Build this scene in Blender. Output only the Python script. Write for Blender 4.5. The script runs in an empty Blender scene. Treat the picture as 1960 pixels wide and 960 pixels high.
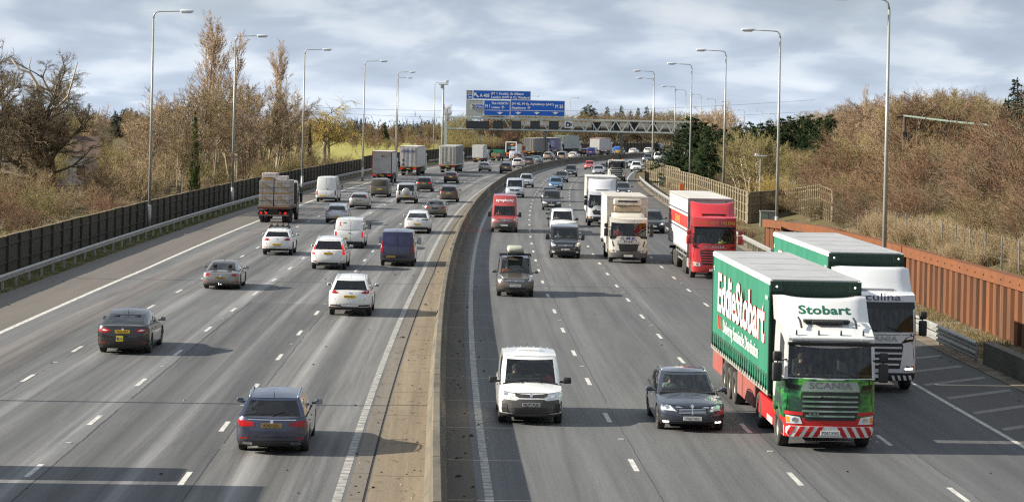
import bpy, bmesh, math, random
import numpy as np
from mathutils import Vector, Matrix
from mathutils.bvhtree import BVHTree
from mathutils.geometry import delaunay_2d_cdt
R = math.radians
C = bpy.context.scene.collection
random.seed(7); rng = np.random.default_rng(7)
# ------------------------------------------------------------ camera
FOC, CAMH, ROLL = 4494.0, 8.48, R(1.2)
PX, PY = 985.4, 221.9
sc = bpy.context.scene
cam = bpy.data.objects.new('camera', bpy.data.cameras.new('camera')); C.objects.link(cam)
cam.data.sensor_width = 36; cam.data.lens = FOC / 1960 * 36
cam.data.shift_x = -(PX - 980) / 1960; cam.data.shift_y = -(480 - PY) / 1960
cam.data.clip_start = 1; cam.data.clip_end = 12000
cam.location = (0, 0, CAMH); cam.rotation_euler = (R(90), -ROLL, 0)
sc.camera = cam
sc.view_settings.view_transform = 'Standard'; sc.view_settings.look = 'None'
sc.view_settings.gamma = 1; sc.view_settings.exposure = 1.0
sc.cycles.use_denoising = False; sc.cycles.use_adaptive_sampling = False; sc.cycles.filter_width = 1.25; sc.cycles.sample_clamp_indirect = 4
sc.cycles.max_bounces = 6; sc.cycles.transparent_max_bounces = 16
sc.cycles.caustics_reflective = False; sc.cycles.caustics_refractive = False
# ------------------------------------------------------------ sun and sky
SUN_EL, SUN_AZ = R(25), R(-93)      # azimuth from +Y towards +X: the sun stands to the left
sd = Vector((math.sin(SUN_AZ) * math.cos(SUN_EL), math.cos(SUN_AZ) * math.cos(SUN_EL), math.sin(SUN_EL)))
sun = bpy.data.objects.new('sun', bpy.data.lights.new('sun', 'SUN')); C.objects.link(sun)
sun.data.energy = 5.0; sun.data.angle = R(0.5); sun.data.color = (1, .92, .79)
sun.rotation_euler = sd.to_track_quat('Z', 'Y').to_euler()
w = bpy.data.worlds.new('World'); sc.world = w; w.use_nodes = True
nt = w.node_tree; nt.nodes.clear()
def wn(t, **k):
    n = nt.nodes.new(t)
    for a, b in k.items(): setattr(n, a, b)
    return n
L_ = nt.links.new
tc = wn('ShaderNodeTexCoord'); sky = wn('ShaderNodeTexSky', sky_type='NISHITA', sun_disc=False)
sky.sun_elevation = SUN_EL; sky.sun_rotation = SUN_AZ; sky.air_density = 1.0; sky.dust_density = 1.0
skm = wn('ShaderNodeVectorMath', operation='SCALE'); skm.inputs['Scale'].default_value = 0.10
L_(sky.outputs[0], skm.inputs[0])
sep = wn('ShaderNodeSeparateXYZ'); L_(tc.outputs['Generated'], sep.inputs[0])
def mth(op, a, b=None, c=None):
    n = wn('ShaderNodeMath', operation=op)
    for i, v in enumerate((a, b, c)):
        if v is None: continue
        if isinstance(v, (int, float)): n.inputs[i].default_value = v
        else: L_(v, n.inputs[i])
    return n.outputs[0]
# clouds in layers: azimuth stretched, elevation squeezed the more the nearer to the horizon
az = mth('ARCTAN2', sep.outputs[0], sep.outputs[1])
el = mth('POWER', mth('MAXIMUM', sep.outputs[2], 0.0), 0.8)
cmb = wn('ShaderNodeCombineXYZ'); L_(mth('MULTIPLY', az, 17.0), cmb.inputs[0]); L_(mth('MULTIPLY', el, 33.0), cmb.inputs[1])
n1 = wn('ShaderNodeTexNoise'); n1.inputs['Scale'].default_value = 1.15; n1.inputs['Detail'].default_value = 5; n1.inputs['Roughness'].default_value = .48
n1.inputs['Distortion'].default_value = .25
L_(cmb.outputs[0], n1.inputs['Vector'])
cr = wn('ShaderNodeValToRGB'); e = cr.color_ramp.elements
e[0].position = .30; e[0].color = (.20, .235, .29, 1); e[1].position = .72; e[1].color = (.375, .40, .425, 1)
x_ = e.new(.47); x_.color = (.24, .28, .335, 1); x_ = e.new(.57); x_.color = (.315, .35, .395, 1)
L_(n1.outputs[0], cr.inputs[0])
# cover thins to clear blue low over the horizon in places
n2 = wn('ShaderNodeTexNoise'); n2.inputs['Scale'].default_value = .5; n2.inputs['Detail'].default_value = 3; L_(cmb.outputs[0], n2.inputs['Vector'])
cov = mth('MULTIPLY', mth('SUBTRACT', mth('ADD', n2.outputs[0], .55), 0.0), 1.0)
cov = mth('MINIMUM', mth('MAXIMUM', cov, .75), 1.0)
# broad brightness: paler band low down, greyer higher in the frame
lo = mth('MULTIPLY_ADD', mth('MINIMUM', sep.outputs[2], .06), -6.5, 1.30)
cs = wn('ShaderNodeVectorMath', operation='SCALE'); L_(cr.outputs[0], cs.inputs[0]); L_(lo, cs.inputs['Scale'])
mx = wn('ShaderNodeMix', data_type='RGBA'); L_(cov, mx.inputs[0]); L_(skm.outputs[0], mx.inputs[6]); L_(cs.outputs[0], mx.inputs[7])
bg = wn('ShaderNodeBackground'); bg.inputs[1].default_value = 1.0; L_(mx.outputs[2], bg.inputs[0])
ow = wn('ShaderNodeOutputWorld'); L_(bg.outputs[0], ow.inputs[0])
# ------------------------------------------------------------ helpers
def uv_to_ray(px, py):
    x, y = px - PX, py - PY; c, s = math.cos(ROLL), math.sin(ROLL)
    return (c * x + s * y) / FOC, (-s * x + c * y) / FOC      # X/Y, -(Z-CAMH)/Y
def G(px, py, z=0.0):
    a, b = uv_to_ray(px, py); y = (CAMH - z) / b
    return Vector((a * y, y, z))
def W(px, py, y):
    a, b = uv_to_ray(px, py); return Vector((a * y, y, CAMH - b * y))
KY = [0, 50, 100, 200, 300, 360, 418, 457, 550, 700, 900]
KS = [-.051, -.0355, -.0203, .0094, .0384, .075, .133, .185, .31, .45, .55]
_y = np.arange(-60, 1200, 1.0); _s = np.interp(_y, KY, KS); _x = np.cumsum(_s); _x = _x - np.interp(0, _y, _x) + 5.5
_arc = np.cumsum(np.sqrt(1 + _s ** 2)); _arc -= np.interp(0, _y, _arc)
def rx(y): return float(np.interp(y, _y, _x))
def rs(y): return float(np.interp(y, _y, _s))
def ysof(s): return float(np.interp(s, _arc, _y))
def dl(y): return -0.75 * min(max((125 - y) / 75.0, 0), 1.6)
def P(s, o, z=0.0, left=False):
    """point at arc length s along the motorway, o metres right of the reference lane line"""
    y = ysof(s); m = rs(y); n = math.hypot(1, m)
    if left: o += dl(y)
    return Vector((rx(y) + o / n, y - o * m / n, z))
def heading(y): return math.atan(rs(y))
def tagp(o, label=None, cat=None, group=None, kind=None):
    if label: o['label'] = label
    if cat: o['category'] = cat
    if group: o['group'] = group
    if kind: o['kind'] = kind
    return o
def empty(name, loc=(0, 0, 0), rz=0, **k):
    o = bpy.data.objects.new(name, None); C.objects.link(o); o.location = loc; o.rotation_euler = (0, 0, rz)
    o.empty_display_size = .1
    return tagp(o, **k)
def mesh_obj(name, v, f, mat, parent=None, smooth=False, uv=None, mi=None):
    me = bpy.data.meshes.new(name); me.from_pydata([tuple(p) for p in v], [], f)
    for m in (mat if isinstance(mat, (list, tuple)) else [mat]): me.materials.append(m)
    if mi is not None: me.polygons.foreach_set('material_index', mi)
    if smooth: me.polygons.foreach_set('use_smooth', [True] * len(me.polygons))
    if uv is not None:
        l = me.uv_layers.new(name='UVMap'); idx = np.zeros(len(me.loops), dtype=np.int32); me.loops.foreach_get('vertex_index', idx)
        l.data.foreach_set('uv', np.asarray(uv, dtype=np.float32)[idx].ravel())
    me.update()
    o = bpy.data.objects.new(name, me); C.objects.link(o)
    if parent is not None: o.parent = parent
    return o
def link_copy(src, name, parent=None, loc=None, rz=None, scale=None):
    o = bpy.data.objects.new(name, src.data); C.objects.link(o)
    if parent is not None: o.parent = parent
    if loc is not None: o.location = loc
    if rz is not None: o.rotation_euler = (0, 0, rz)
    if scale is not None: o.scale = scale
    return o
class MB:
    """collects shapes that become one mesh"""
    def __init__(s): s.v = []; s.f = []; s.mi = []; s.M = Matrix.Identity(4)
    def add(s, v, f, m=0):
        b = len(s.v); s.v += [s.M @ Vector(p) for p in v]; s.f += [tuple(i + b for i in q) for q in f]; s.mi += [m] * len(f); return s
    def box(s, x0, x1, y0, y1, z0, z1, b=0.0, m=0):
        if b <= 0:
            v = [(x, y, z) for z in (z0, z1) for y in (y0, y1) for x in (x0, x1)]
            return s.add(v, [(0, 2, 3, 1), (4, 5, 7, 6), (0, 1, 5, 4), (2, 6, 7, 3), (0, 4, 6, 2), (1, 3, 7, 5)], m)
        bm = bmesh.new(); bmesh.ops.create_cube(bm, size=1)
        for q in bm.verts: q.co = Vector(((x0 + x1) / 2 + q.co.x * (x1 - x0), (y0 + y1) / 2 + q.co.y * (y1 - y0), (z0 + z1) / 2 + q.co.z * (z1 - z0)))
        bmesh.ops.bevel(bm, geom=bm.edges[:] + bm.verts[:], offset=b, segments=2, affect='EDGES', profile=.6)
        bm.verts.index_update()
        s.add([q.co.copy() for q in bm.verts], [tuple(q.index for q in fc.verts) for fc in bm.faces], m); bm.free(); return s
    def tube(s, pts, r, n=6, m=0, cap=True):
        pts = [Vector(p) for p in pts]; rr = r if isinstance(r, (list, tuple)) else [r] * len(pts)
        v = []; f = []
        for i, p in enumerate(pts):
            t = (pts[min(i + 1, len(pts) - 1)] - pts[max(i - 1, 0)]).normalized()
            a = t.orthogonal().normalized() if i == 0 else (u_ - t * u_.dot(t)).normalized()
            u_ = a; b = t.cross(a)
            for k in range(n):
                q = 2 * math.pi * k / n; v.append(p + (a * math.cos(q) + b * math.sin(q)) * rr[i])
        for i in range(len(pts) - 1):
            for k in range(n): f.append((i * n + k, i * n + (k + 1) % n, (i + 1) * n + (k + 1) % n, (i + 1) * n + k))
        if cap: f.append(tuple(range(n - 1, -1, -1))); f.append(tuple((len(pts) - 1) * n + k for k in range(n)))
        return s.add(v, f, m)
    def bar(s, a, b, w_, h_, m=0):
        """rectangular bar from a to b"""
        a, b = Vector(a), Vector(b); t = (b - a).normalized(); up = Vector((0, 0, 1))
        if abs(t.z) > .95: up = Vector((0, 1, 0))
        x = t.cross(up).normalized() * w_ / 2; z = x.cross(t).normalized() * h_ / 2
        v = [p + i * x + j * z for p in (a, b) for j in (-1, 1) for i in (-1, 1)]
        return s.add(v, [(0, 1, 3, 2), (4, 6, 7, 5), (0, 4, 5, 1), (2, 3, 7, 6), (0, 2, 6, 4), (1, 5, 7, 3)], m)
    def lathe(s, prof, n=20, axis='x', c=(0, 0, 0), m=0):
        """prof: (offset along axis, radius)"""
        v = []; f = []; c = Vector(c)
        for a, r in prof:
            for k in range(n):
                q = 2 * math.pi * k / n; p = (a, r * math.cos(q), r * math.sin(q)) if axis == 'x' else ((r * math.cos(q), r * math.sin(q), a) if axis == 'z' else (r * math.cos(q), a, r * math.sin(q)))
                v.append(c + Vector(p))
        for i in range(len(prof) - 1):
            for k in range(n): f.append((i * n + k, i * n + (k + 1) % n, (i + 1) * n + (k + 1) % n, (i + 1) * n + k))
        return s.add(v, f, m)
    def prism(s, poly, y0, y1, axis='y', m=0):
        """extrude polygon; axis y: poly (x,z); axis x: poly (y,z); axis z: poly (x,y)"""
        n = len(poly); g = {'y': lambda p, t: (p[0], t, p[1]), 'x': lambda p, t: (t, p[0], p[1]), 'z': lambda p, t: (p[0], p[1], t)}[axis]
        v = [g(p, y0) for p in poly] + [g(p, y1) for p in poly]
        return s.add(v, [tuple(range(n)), tuple(range(2 * n - 1, n - 1, -1))] + [(i, i + n, (i + 1) % n + n, (i + 1) % n) for i in range(n)], m)
    def build(s, name, mat, parent=None, smooth=False):
        o = mesh_obj(name, s.v, s.f, mat, parent, smooth, mi=s.mi)
        bm = bmesh.new(); bm.from_mesh(o.data); bmesh.ops.recalc_face_normals(bm, faces=bm.faces); bm.to_mesh(o.data); bm.free()
        if smooth == 'auto' : o.data.set_sharp_from_angle(angle=R(38))
        return o
# ------------------------------------------------------------ materials
_mats = {}
def node_mat(name):
    m = bpy.data.materials.new(name); m.use_nodes = True; return m, m.node_tree, m.node_tree.nodes['Principled BSDF']
def lin(c):
    if isinstance(c, str):
        c = [int(c[i:i + 2], 16) / 255 for i in (0, 2, 4)]; c = [v / 12.92 if v < .04045 else ((v + .055) / 1.055) ** 2.4 for v in c]
    return (c[0], c[1], c[2], 1)
def noisy(name, c1, c2=None, scale=3, rough=.7, metal=0, detail=5, bump=0, c3=None, stretch=(1, 1, 1), coord='Object', spec=.5, lo=.35, hi=.65, bscale=None, coat=0):
    """principled surface whose colour drifts between c1 and c2 (and c3 in spots)"""
    if name in _mats: return _mats[name]
    m, t, b = node_mat(name); c1 = lin(c1); c2 = lin(c2) if c2 else tuple(v * .8 for v in c1[:3]) + (1,)
    tcn = t.nodes.new('ShaderNodeTexCoord'); mp = t.nodes.new('ShaderNodeMapping'); mp.inputs['Scale'].default_value = stretch
    t.links.new(tcn.outputs[coord], mp.inputs[0])
    n = t.nodes.new('ShaderNodeTexNoise'); n.inputs['Scale'].default_value = scale; n.inputs['Detail'].default_value = detail; n.inputs['Roughness'].default_value = .65
    t.links.new(mp.outputs[0], n.inputs['Vector'])
    r = t.nodes.new('ShaderNodeValToRGB'); r.color_ramp.elements[0].position = lo; r.color_ramp.elements[1].position = hi
    r.color_ramp.elements[0].color = c1; r.color_ramp.elements[1].color = c2
    if c3:
        q = r.color_ramp.elements.new(min(hi + .08, .99)); q.color = lin(c3)
    t.links.new(n.outputs[0], r.inputs[0]); t.links.new(r.outputs[0], b.inputs['Base Color'])
    b.inputs['Roughness'].default_value = rough; b.inputs['Metallic'].default_value = metal; b.inputs['Specular IOR Level'].default_value = spec
    b.inputs['Coat Weight'].default_value = coat; b.inputs['Coat Roughness'].default_value = .08
    if bump:
        n3 = t.nodes.new('ShaderNodeTexNoise'); n3.inputs['Scale'].default_value = bscale or scale * 4; n3.inputs['Detail'].default_value = 4
        t.links.new(mp.outputs[0], n3.inputs['Vector'])
        bp = t.nodes.new('ShaderNodeBump'); bp.inputs['Strength'].default_value = bump; bp.inputs['Distance'].default_value = .05
        t.links.new(n3.outputs[0], bp.inputs['Height']); t.links.new(bp.outputs[0], b.inputs['Normal'])
    _mats[name] = m; return m
def paint(col, metal=0.0, dirt=.35, rough=.32):
    """car paint under a clear coat, with road film thickest low on the body"""
    key = ('paint', str(col), metal, dirt)
    if key in _mats: return _mats[key]
    m, t, b = node_mat('car_paint'); N = t.nodes.new; L = t.links.new
    tcn = N('ShaderNodeTexCoord'); sx = N('ShaderNodeSeparateXYZ'); L(tcn.outputs['Object'], sx.inputs[0])
    n = N('ShaderNodeTexNoise'); n.inputs['Scale'].default_value = 3.5; n.inputs['Detail'].default_value = 6; n.inputs['Roughness'].default_value = .7; L(tcn.outputs['Object'], n.inputs['Vector'])
    mr = N('ShaderNodeMapRange'); mr.inputs[1].default_value = 1.25; mr.inputs[2].default_value = .2; mr.inputs[3].default_value = .12; mr.inputs[4].default_value = 1.25; L(sx.outputs[2], mr.inputs[0])
    mu = N('ShaderNodeMath'); mu.operation = 'MULTIPLY'; L(mr.outputs[0], mu.inputs[0]); L(n.outputs[0], mu.inputs[1])
    m2 = N('ShaderNodeMath'); m2.operation = 'MULTIPLY'; m2.use_clamp = True; m2.inputs[1].default_value = dirt * 1.5; L(mu.outputs[0], m2.inputs[0])
    mix = N('ShaderNodeMix'); mix.data_type = 'RGBA'; mix.inputs[6].default_value = lin(col); mix.inputs[7].default_value = (.17, .15, .125, 1)
    L(m2.outputs[0], mix.inputs[0]); L(mix.outputs[2], b.inputs['Base Color'])
    iv = N('ShaderNodeMath'); iv.operation = 'MULTIPLY_ADD'; iv.inputs[1].default_value = -1; iv.inputs[2].default_value = 1; L(m2.outputs[0], iv.inputs[0])
    L(iv.outputs[0], b.inputs['Coat Weight']); b.inputs['Coat Roughness'].default_value = .06
    b.inputs['Metallic'].default_value = metal; b.inputs['Roughness'].default_value = rough
    _mats[key] = m; return m
def plain(name, col, rough=.5, metal=0, emit=0, spec=.5):
    if name in _mats: return _mats[name]
    m, t, b = node_mat(name); b.inputs['Roughness'].default_value = rough; b.inputs['Metallic'].default_value = metal; b.inputs['Specular IOR Level'].default_value = spec
    tcn = t.nodes.new('ShaderNodeTexCoord'); n = t.nodes.new('ShaderNodeTexNoise'); n.inputs['Scale'].default_value = 6; n.inputs['Detail'].default_value = 4
    t.links.new(tcn.outputs['Object'], n.inputs['Vector'])
    mr = t.nodes.new('ShaderNodeMapRange'); mr.inputs[3].default_value = .82; mr.inputs[4].default_value = 1.12; t.links.new(n.outputs[0], mr.inputs[0])
    s = t.nodes.new('ShaderNodeVectorMath'); s.operation = 'SCALE'; s.inputs[0].default_value = lin(col)[:3]; t.links.new(mr.outputs[0], s.inputs['Scale'])
    t.links.new(s.outputs[0], b.inputs['Base Color'])
    if emit: b.inputs['Emission Color'].default_value = lin(col); b.inputs['Emission Strength'].default_value = emit
    _mats[name] = m; return m
def glassy(name, tint, gloss=.9):
    m = bpy.data.materials.new(name); m.use_nodes = True; t = m.node_tree; t.nodes.clear(); N = t.nodes.new; L = t.links.new
    tr = N('ShaderNodeBsdfTransparent'); tr.inputs[0].default_value = (*tint, 1); gl = N('ShaderNodeBsdfGlossy'); gl.inputs['Roughness'].default_value = .04; gl.inputs[0].default_value = (gloss,) * 3 + (1,)
    fr = N('ShaderNodeFresnel'); fr.inputs[0].default_value = 1.5; g = N('ShaderNodeNewGeometry'); mx_ = N('ShaderNodeMath'); mx_.operation = 'MULTIPLY'; mx_.inputs[1].default_value = 1.5
    mx_.use_clamp = True; L(fr.outputs[0], mx_.inputs[0])
    ms = N('ShaderNodeMixShader'); L(mx_.outputs[0], ms.inputs[0]); L(tr.outputs[0], ms.inputs[1]); L(gl.outputs[0], ms.inputs[2])
    o = N('ShaderNodeOutputMaterial'); L(ms.outputs[0], o.inputs[0]); return m
M = {}
M['glass'] = glassy('window_glass', (.62, .68, .65)); M['dark_glass'] = glassy('privacy_glass', (.07, .075, .08))
M['trim'] = plain('black_plastic', (.022, .022, .023), .55); M['grey_trim'] = plain('grey_plastic', (.075, .073, .07), .6)
M['gloss_black'] = plain('gloss_black', (.012, .012, .013), .15); M['inner'] = plain('dark_interior', (.018, .018, .019), .8); M['seat'] = plain('seat_cloth', (.035, .035, .038), .9)
M['tyre'] = noisy('tyre_rubber', (.022, .021, .02), (.06, .055, .048), 6, .85); M['rim'] = plain('alloy_rim', (.42, .42, .43), .35, .8); M['dark_rim'] = plain('dark_rim', (.06, .06, .065), .4, .5)
M['steel_rim'] = noisy('steel_rim', (.35, .34, .32), (.2, .18, .15), 5, .5, .4)
M['lamp'] = plain('headlamp_glass', (.78, .80, .82), .08, .3); M['drl'] = plain('daytime_lamp', (1, .97, .9), .3, 0, .9); M['amber'] = plain('amber_lens', (.85, .28, .02), .25)
M['red'] = plain('red_lens', (.36, .01, .012), .18); M['red_lit'] = plain('lit_tail_lamp', (.75, .015, .012), .2, 0, .28); M['chrome'] = plain('chrome', (.75, .75, .76), .15, 1.0)
M['yplate'] = plain('yellow_plate', (.82, .50, .02), .4); M['wplate'] = plain('white_plate', (.78, .77, .73), .4); M['ink'] = plain('plate_ink', (.015, .015, .018), .5); M['blue_ink'] = plain('blue_ink', (.02, .06, .3), .5)
M['dplate'] = plain('dirty_yellow_plate', (.36, .23, .06), .6)
M['galv'] = noisy('galvanised_steel', (.38, .385, .37), (.26, .26, .245), 2.5, .5, .35, c3=(.19, .16, .12)); M['pole'] = noisy('lamp_column_paint', (.42, .425, .40), (.30, .30, .27), 1.2, .45, .3, stretch=(1, 1, .25))
M['gantry'] = noisy('gantry_grey_green', (.64, .68, .64), (.52, .56, .52), .8, .5, .2); M['white'] = plain('white_panel', (.72, .72, .70), .5)
M['skin'] = plain('skin', (.52, .30, .22), .6); M['hair'] = plain('dark_hair', (.03, .022, .018), .8)
# ------------------------------------------------------------ road surface, markings, ground
def surf_mat(name, c1, c2, streak=.5, lanes=(), patch=None, cross=0, rough=.75, bands=()):
    """asphalt: UV.x = metres across, UV.y = metres along; wheel tracks, joints, patches and grain"""
    m, t, b = node_mat(name); N = t.nodes.new; L = t.links.new
    uv = N('ShaderNodeUVMap'); uv.uv_map = 'UVMap'; sx = N('ShaderNodeSeparateXYZ'); L(uv.outputs[0], sx.inputs[0])
    def noise(scale, st, det=5, rgh=.6, dist=0):
        mp = N('ShaderNodeMapping'); mp.inputs['Scale'].default_value = st; L(uv.outputs[0], mp.inputs[0])
        n = N('ShaderNodeTexNoise'); n.inputs['Scale'].default_value = scale; n.inputs['Detail'].default_value = det; n.inputs['Roughness'].default_value = rgh; n.inputs['Distortion'].default_value = dist
        L(mp.outputs[0], n.inputs['Vector']); return n.outputs[0]
    def M_(op, a, b_=None, c=None):
        n = N('ShaderNodeMath'); n.operation = op
        for i, v in enumerate((a, b_, c)):
            if v is None: continue
            if isinstance(v, (int, float)): n.inputs[i].default_value = v
            else: L(v, n.inputs[i])
        return n.outputs[0]
    big = noise(.9, (.35, .018, 1), 4); mid = noise(1.0, (1.3, .10, 1), 6, .6, .4); fine = noise(11, (1, .6, 1), 4, .85); streaks = noise(1.0, (1.7, .022, 1), 6, .7, .8)
    f = M_('ADD', M_('MULTIPLY', big, .26), M_('MULTIPLY', mid, .22)); f = M_('ADD', f, M_('MULTIPLY', streaks, streak * .5)); f = M_('ADD', f, M_('MULTIPLY', fine, .36))
    r = N('ShaderNodeValToRGB'); r.color_ramp.elements[0].position = .34 + streak * .16; r.color_ramp.elements[0].color = lin(c1); r.color_ramp.elements[1].position = .56 + streak * .30; r.color_ramp.elements[1].color = lin(c2)
    L(f, r.inputs[0]); col = r.outputs[0]
    def mulcol(col, fac, amt):
        mxn = N('ShaderNodeMix'); mxn.data_type = 'RGBA'; mxn.blend_type = 'MULTIPLY'; L(fac, mxn.inputs[0]); L(col, mxn.inputs[6]); mxn.inputs[7].default_value = amt; return mxn.outputs[2]
    # longitudinal joints with a ragged dark line and pale worn band beside them
    wob = M_('MULTIPLY', M_('SUBTRACT', noise(1.0, (.0, .5, 1), 5, .7), .5), .16)
    brk = noise(1.0, (.2, .12, 1), 3)
    for o, wdt, amt in lanes:
        d = M_('ABSOLUTE', M_('SUBTRACT', M_('ADD', sx.outputs[0], wob), o))
        fac = M_('MULTIPLY', M_('LESS_THAN', d, wdt), M_('GREATER_THAN', brk, .40))
        col = mulcol(col, fac, (amt, amt, amt, 1))
    # bands with another age of surfacing: (from, to, rgb factor, y0, y1)
    for o0, o1, cc, y0, y1 in (patch or ()):
        ww = M_('ADD', sx.outputs[0], wob)
        fac = M_('MULTIPLY', M_('GREATER_THAN', ww, o0), M_('LESS_THAN', ww, o1)); fac = M_('MULTIPLY', fac, M_('MULTIPLY', M_('GREATER_THAN', sx.outputs[1], y0), M_('LESS_THAN', sx.outputs[1], y1)))
        col = mulcol(col, fac, (*cc, 1))
    for o, w_, g_ in bands:
        tri = M_('MAXIMUM', M_('SUBTRACT', 1.0, M_('DIVIDE', M_('ABSOLUTE', M_('SUBTRACT', M_('ADD', sx.outputs[0], M_('MULTIPLY', wob, 1.5)), o)), w_)), 0.0)
        k_ = M_('MULTIPLY_ADD', M_('MULTIPLY', tri, M_('MULTIPLY', streaks, 2 * g_)), 1.0, 1.0); sc_ = N('ShaderNodeVectorMath'); sc_.operation = 'SCALE'; L(col, sc_.inputs[0]); L(k_, sc_.inputs['Scale']); col = sc_.outputs[0]
    if cross: col = mulcol(col, M_('LESS_THAN', M_('FRACT', M_('MULTIPLY', M_('ADD', sx.outputs[1], M_('MULTIPLY', wob, .4)), 1 / cross)), .012), (.35, .33, .3, 1)); col = mulcol(col, M_('GREATER_THAN', noise(1.0, (3.5, 1.6, 1), 6, .75, .6), .60), (.55, .50, .45, 1))
    L(col, b.inputs['Base Color']); b.inputs['Roughness'].default_value = rough; b.inputs['Specular IOR Level'].default_value = .35
    bp = N('ShaderNodeBump'); bp.inputs['Strength'].default_value = .35; bp.inputs['Distance'].default_value = .01; L(fine, bp.inputs['Height']); L(bp.outputs[0], b.inputs['Normal'])
    return m
def s_list(a, b, st=4.0):
    n = max(2, int(abs(b - a) / st) + 1); return [a + (b - a) * i / (n - 1) for i in range(n)]
def ribbon(name, o0, o1, s0, s1, z, mat, left=False, parent=None, kind='structure', step=4.0, nseg=1, **k):
    """flat strip between offsets o0 and o1 (numbers or functions of s)"""
    v = []; uv = []; f = []; ss = s_list(s0, s1, step)
    for s in ss:
        a = o0(s) if callable(o0) else o0; b = o1(s) if callable(o1) else o1
        for j in range(nseg + 1):
            o = a + (b - a) * j / nseg; v.append(P(s, o, z(s, o) if callable(z) else z, left)); uv.append((o, s))
    n = nseg + 1
    for i in range(len(ss) - 1):
        for j in range(nseg): f.append((i * n + j, i * n + j + 1, (i + 1) * n + j + 1, (i + 1) * n + j))
    o = mesh_obj(name, v, f, mat, parent, uv=uv)
    return tagp(o, kind=kind, **k)
S0, S1 = 28, 860
vg = lambda s: 14.25 if s < 170 else max(11.6, 14.25 - (s - 170) * .0125)      # offset of the guard rail on the right
asph_r = surf_mat('asphalt_right', (.060, .062, .064), (.160, .161, .160), .9, lanes=[(.22, .012, .35), (3.95, .012, .4), (7.5, .012, .45)],
    patch=[(3.9, 7.4, (.93, .93, .94), 0, 900), (7.5, 11, (.80, .80, .82), 0, 900)], bands=[(-2.9, .5, -.16), (-1.0, .6, .10), (.6, .45, .22), (2.2, .5, -.12), (4.35, .4, .25), (5.7, .6, -.14), (7.9, .4, .14), (9.4, .7, -.12)])
asph_l = surf_mat('asphalt_left', (.045, .047, .051), (.195, .194, .19), 1.5, lanes=[(-13.2, .022, .35), (-9.6, .018, .35), (-17.0, .018, .45), (-6.0, .014, .5)],
    patch=[(-13.25, -9.6, (.80, .80, .81), 0, 104), (-19.8, -18.2, (1.02, .93, .88), 40, 210), (-9.6, -6.2, (1.08, 1.07, 1.04), 0, 900)], bands=[(-13.65, .42, .75), (-16.2, .4, .45), (-15.0, .5, -.3), (-12.4, .45, -.3), (-11.1, .3, .5), (-10.2, .4, -.3), (-8.6, .4, .4), (-7.9, .35, -.35), (-6.9, .35, .35), (-17.9, .5, -.2), (-19.6, .5, .2)])
asph_s = surf_mat('asphalt_shoulder', (.095, .083, .071), (.165, .148, .128), .7)
asph_h = surf_mat('asphalt_hatched', (.060, .056, .052), (.10, .094, .086), .6)
conc_med = surf_mat('median_concrete', (.11, .085, .058), (.32, .255, .17), .9, cross=5.5)
conc_chan = surf_mat('channel_concrete', (.115, .10, .08), (.21, .185, .15), .8, cross=3.7)
med_dark = surf_mat('median_silt', (.050, .040, .028), (.13, .105, .075), .6)
ribbon('right_carriageway', -3.95, 10.62, S0, S1, 0.0, asph_r, nseg=3)
ribbon('left_carriageway', -20.75, -6.1, S0, S1, 0.0, asph_l, left=True, nseg=3)
ribbon('hard_shoulder', -24.6, -20.75, S0, S1, 0.0, asph_s, left=True)
ribbon('hatched_verge', 10.62, lambda s: vg(s) - .35, S0, S1, 0.0, asph_h)
ribbon('verge_ground', lambda s: vg(s) - .36, 17.3, S0, 330, lambda s, o: .02 + .03 * (o - vg(s) + .3), noisy('verge_gravel', (.10, .08, .055), (.23, .19, .135), .9, .95, 0, 9, .5, c3=(.09, .10, .04), lo=.38, hi=.6), nseg=4)
ribbon('central_reserve_path', lambda s: -5.62 + dl(ysof(s)), -4.8, S0, S1, 0.035, conc_med)
ribbon('drainage_channel_ground', -6.1, -5.72, S0, S1, 0.012, conc_chan, left=True); ribbon('channel_edge_ground', -5.66, -5.3, S0, S1, 0.03, conc_chan, left=True)
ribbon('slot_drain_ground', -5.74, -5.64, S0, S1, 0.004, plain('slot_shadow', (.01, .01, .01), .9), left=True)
ribbon('central_reserve_ground', -4.86, -3.93, S0, S1, 0.004, med_dark)
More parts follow.
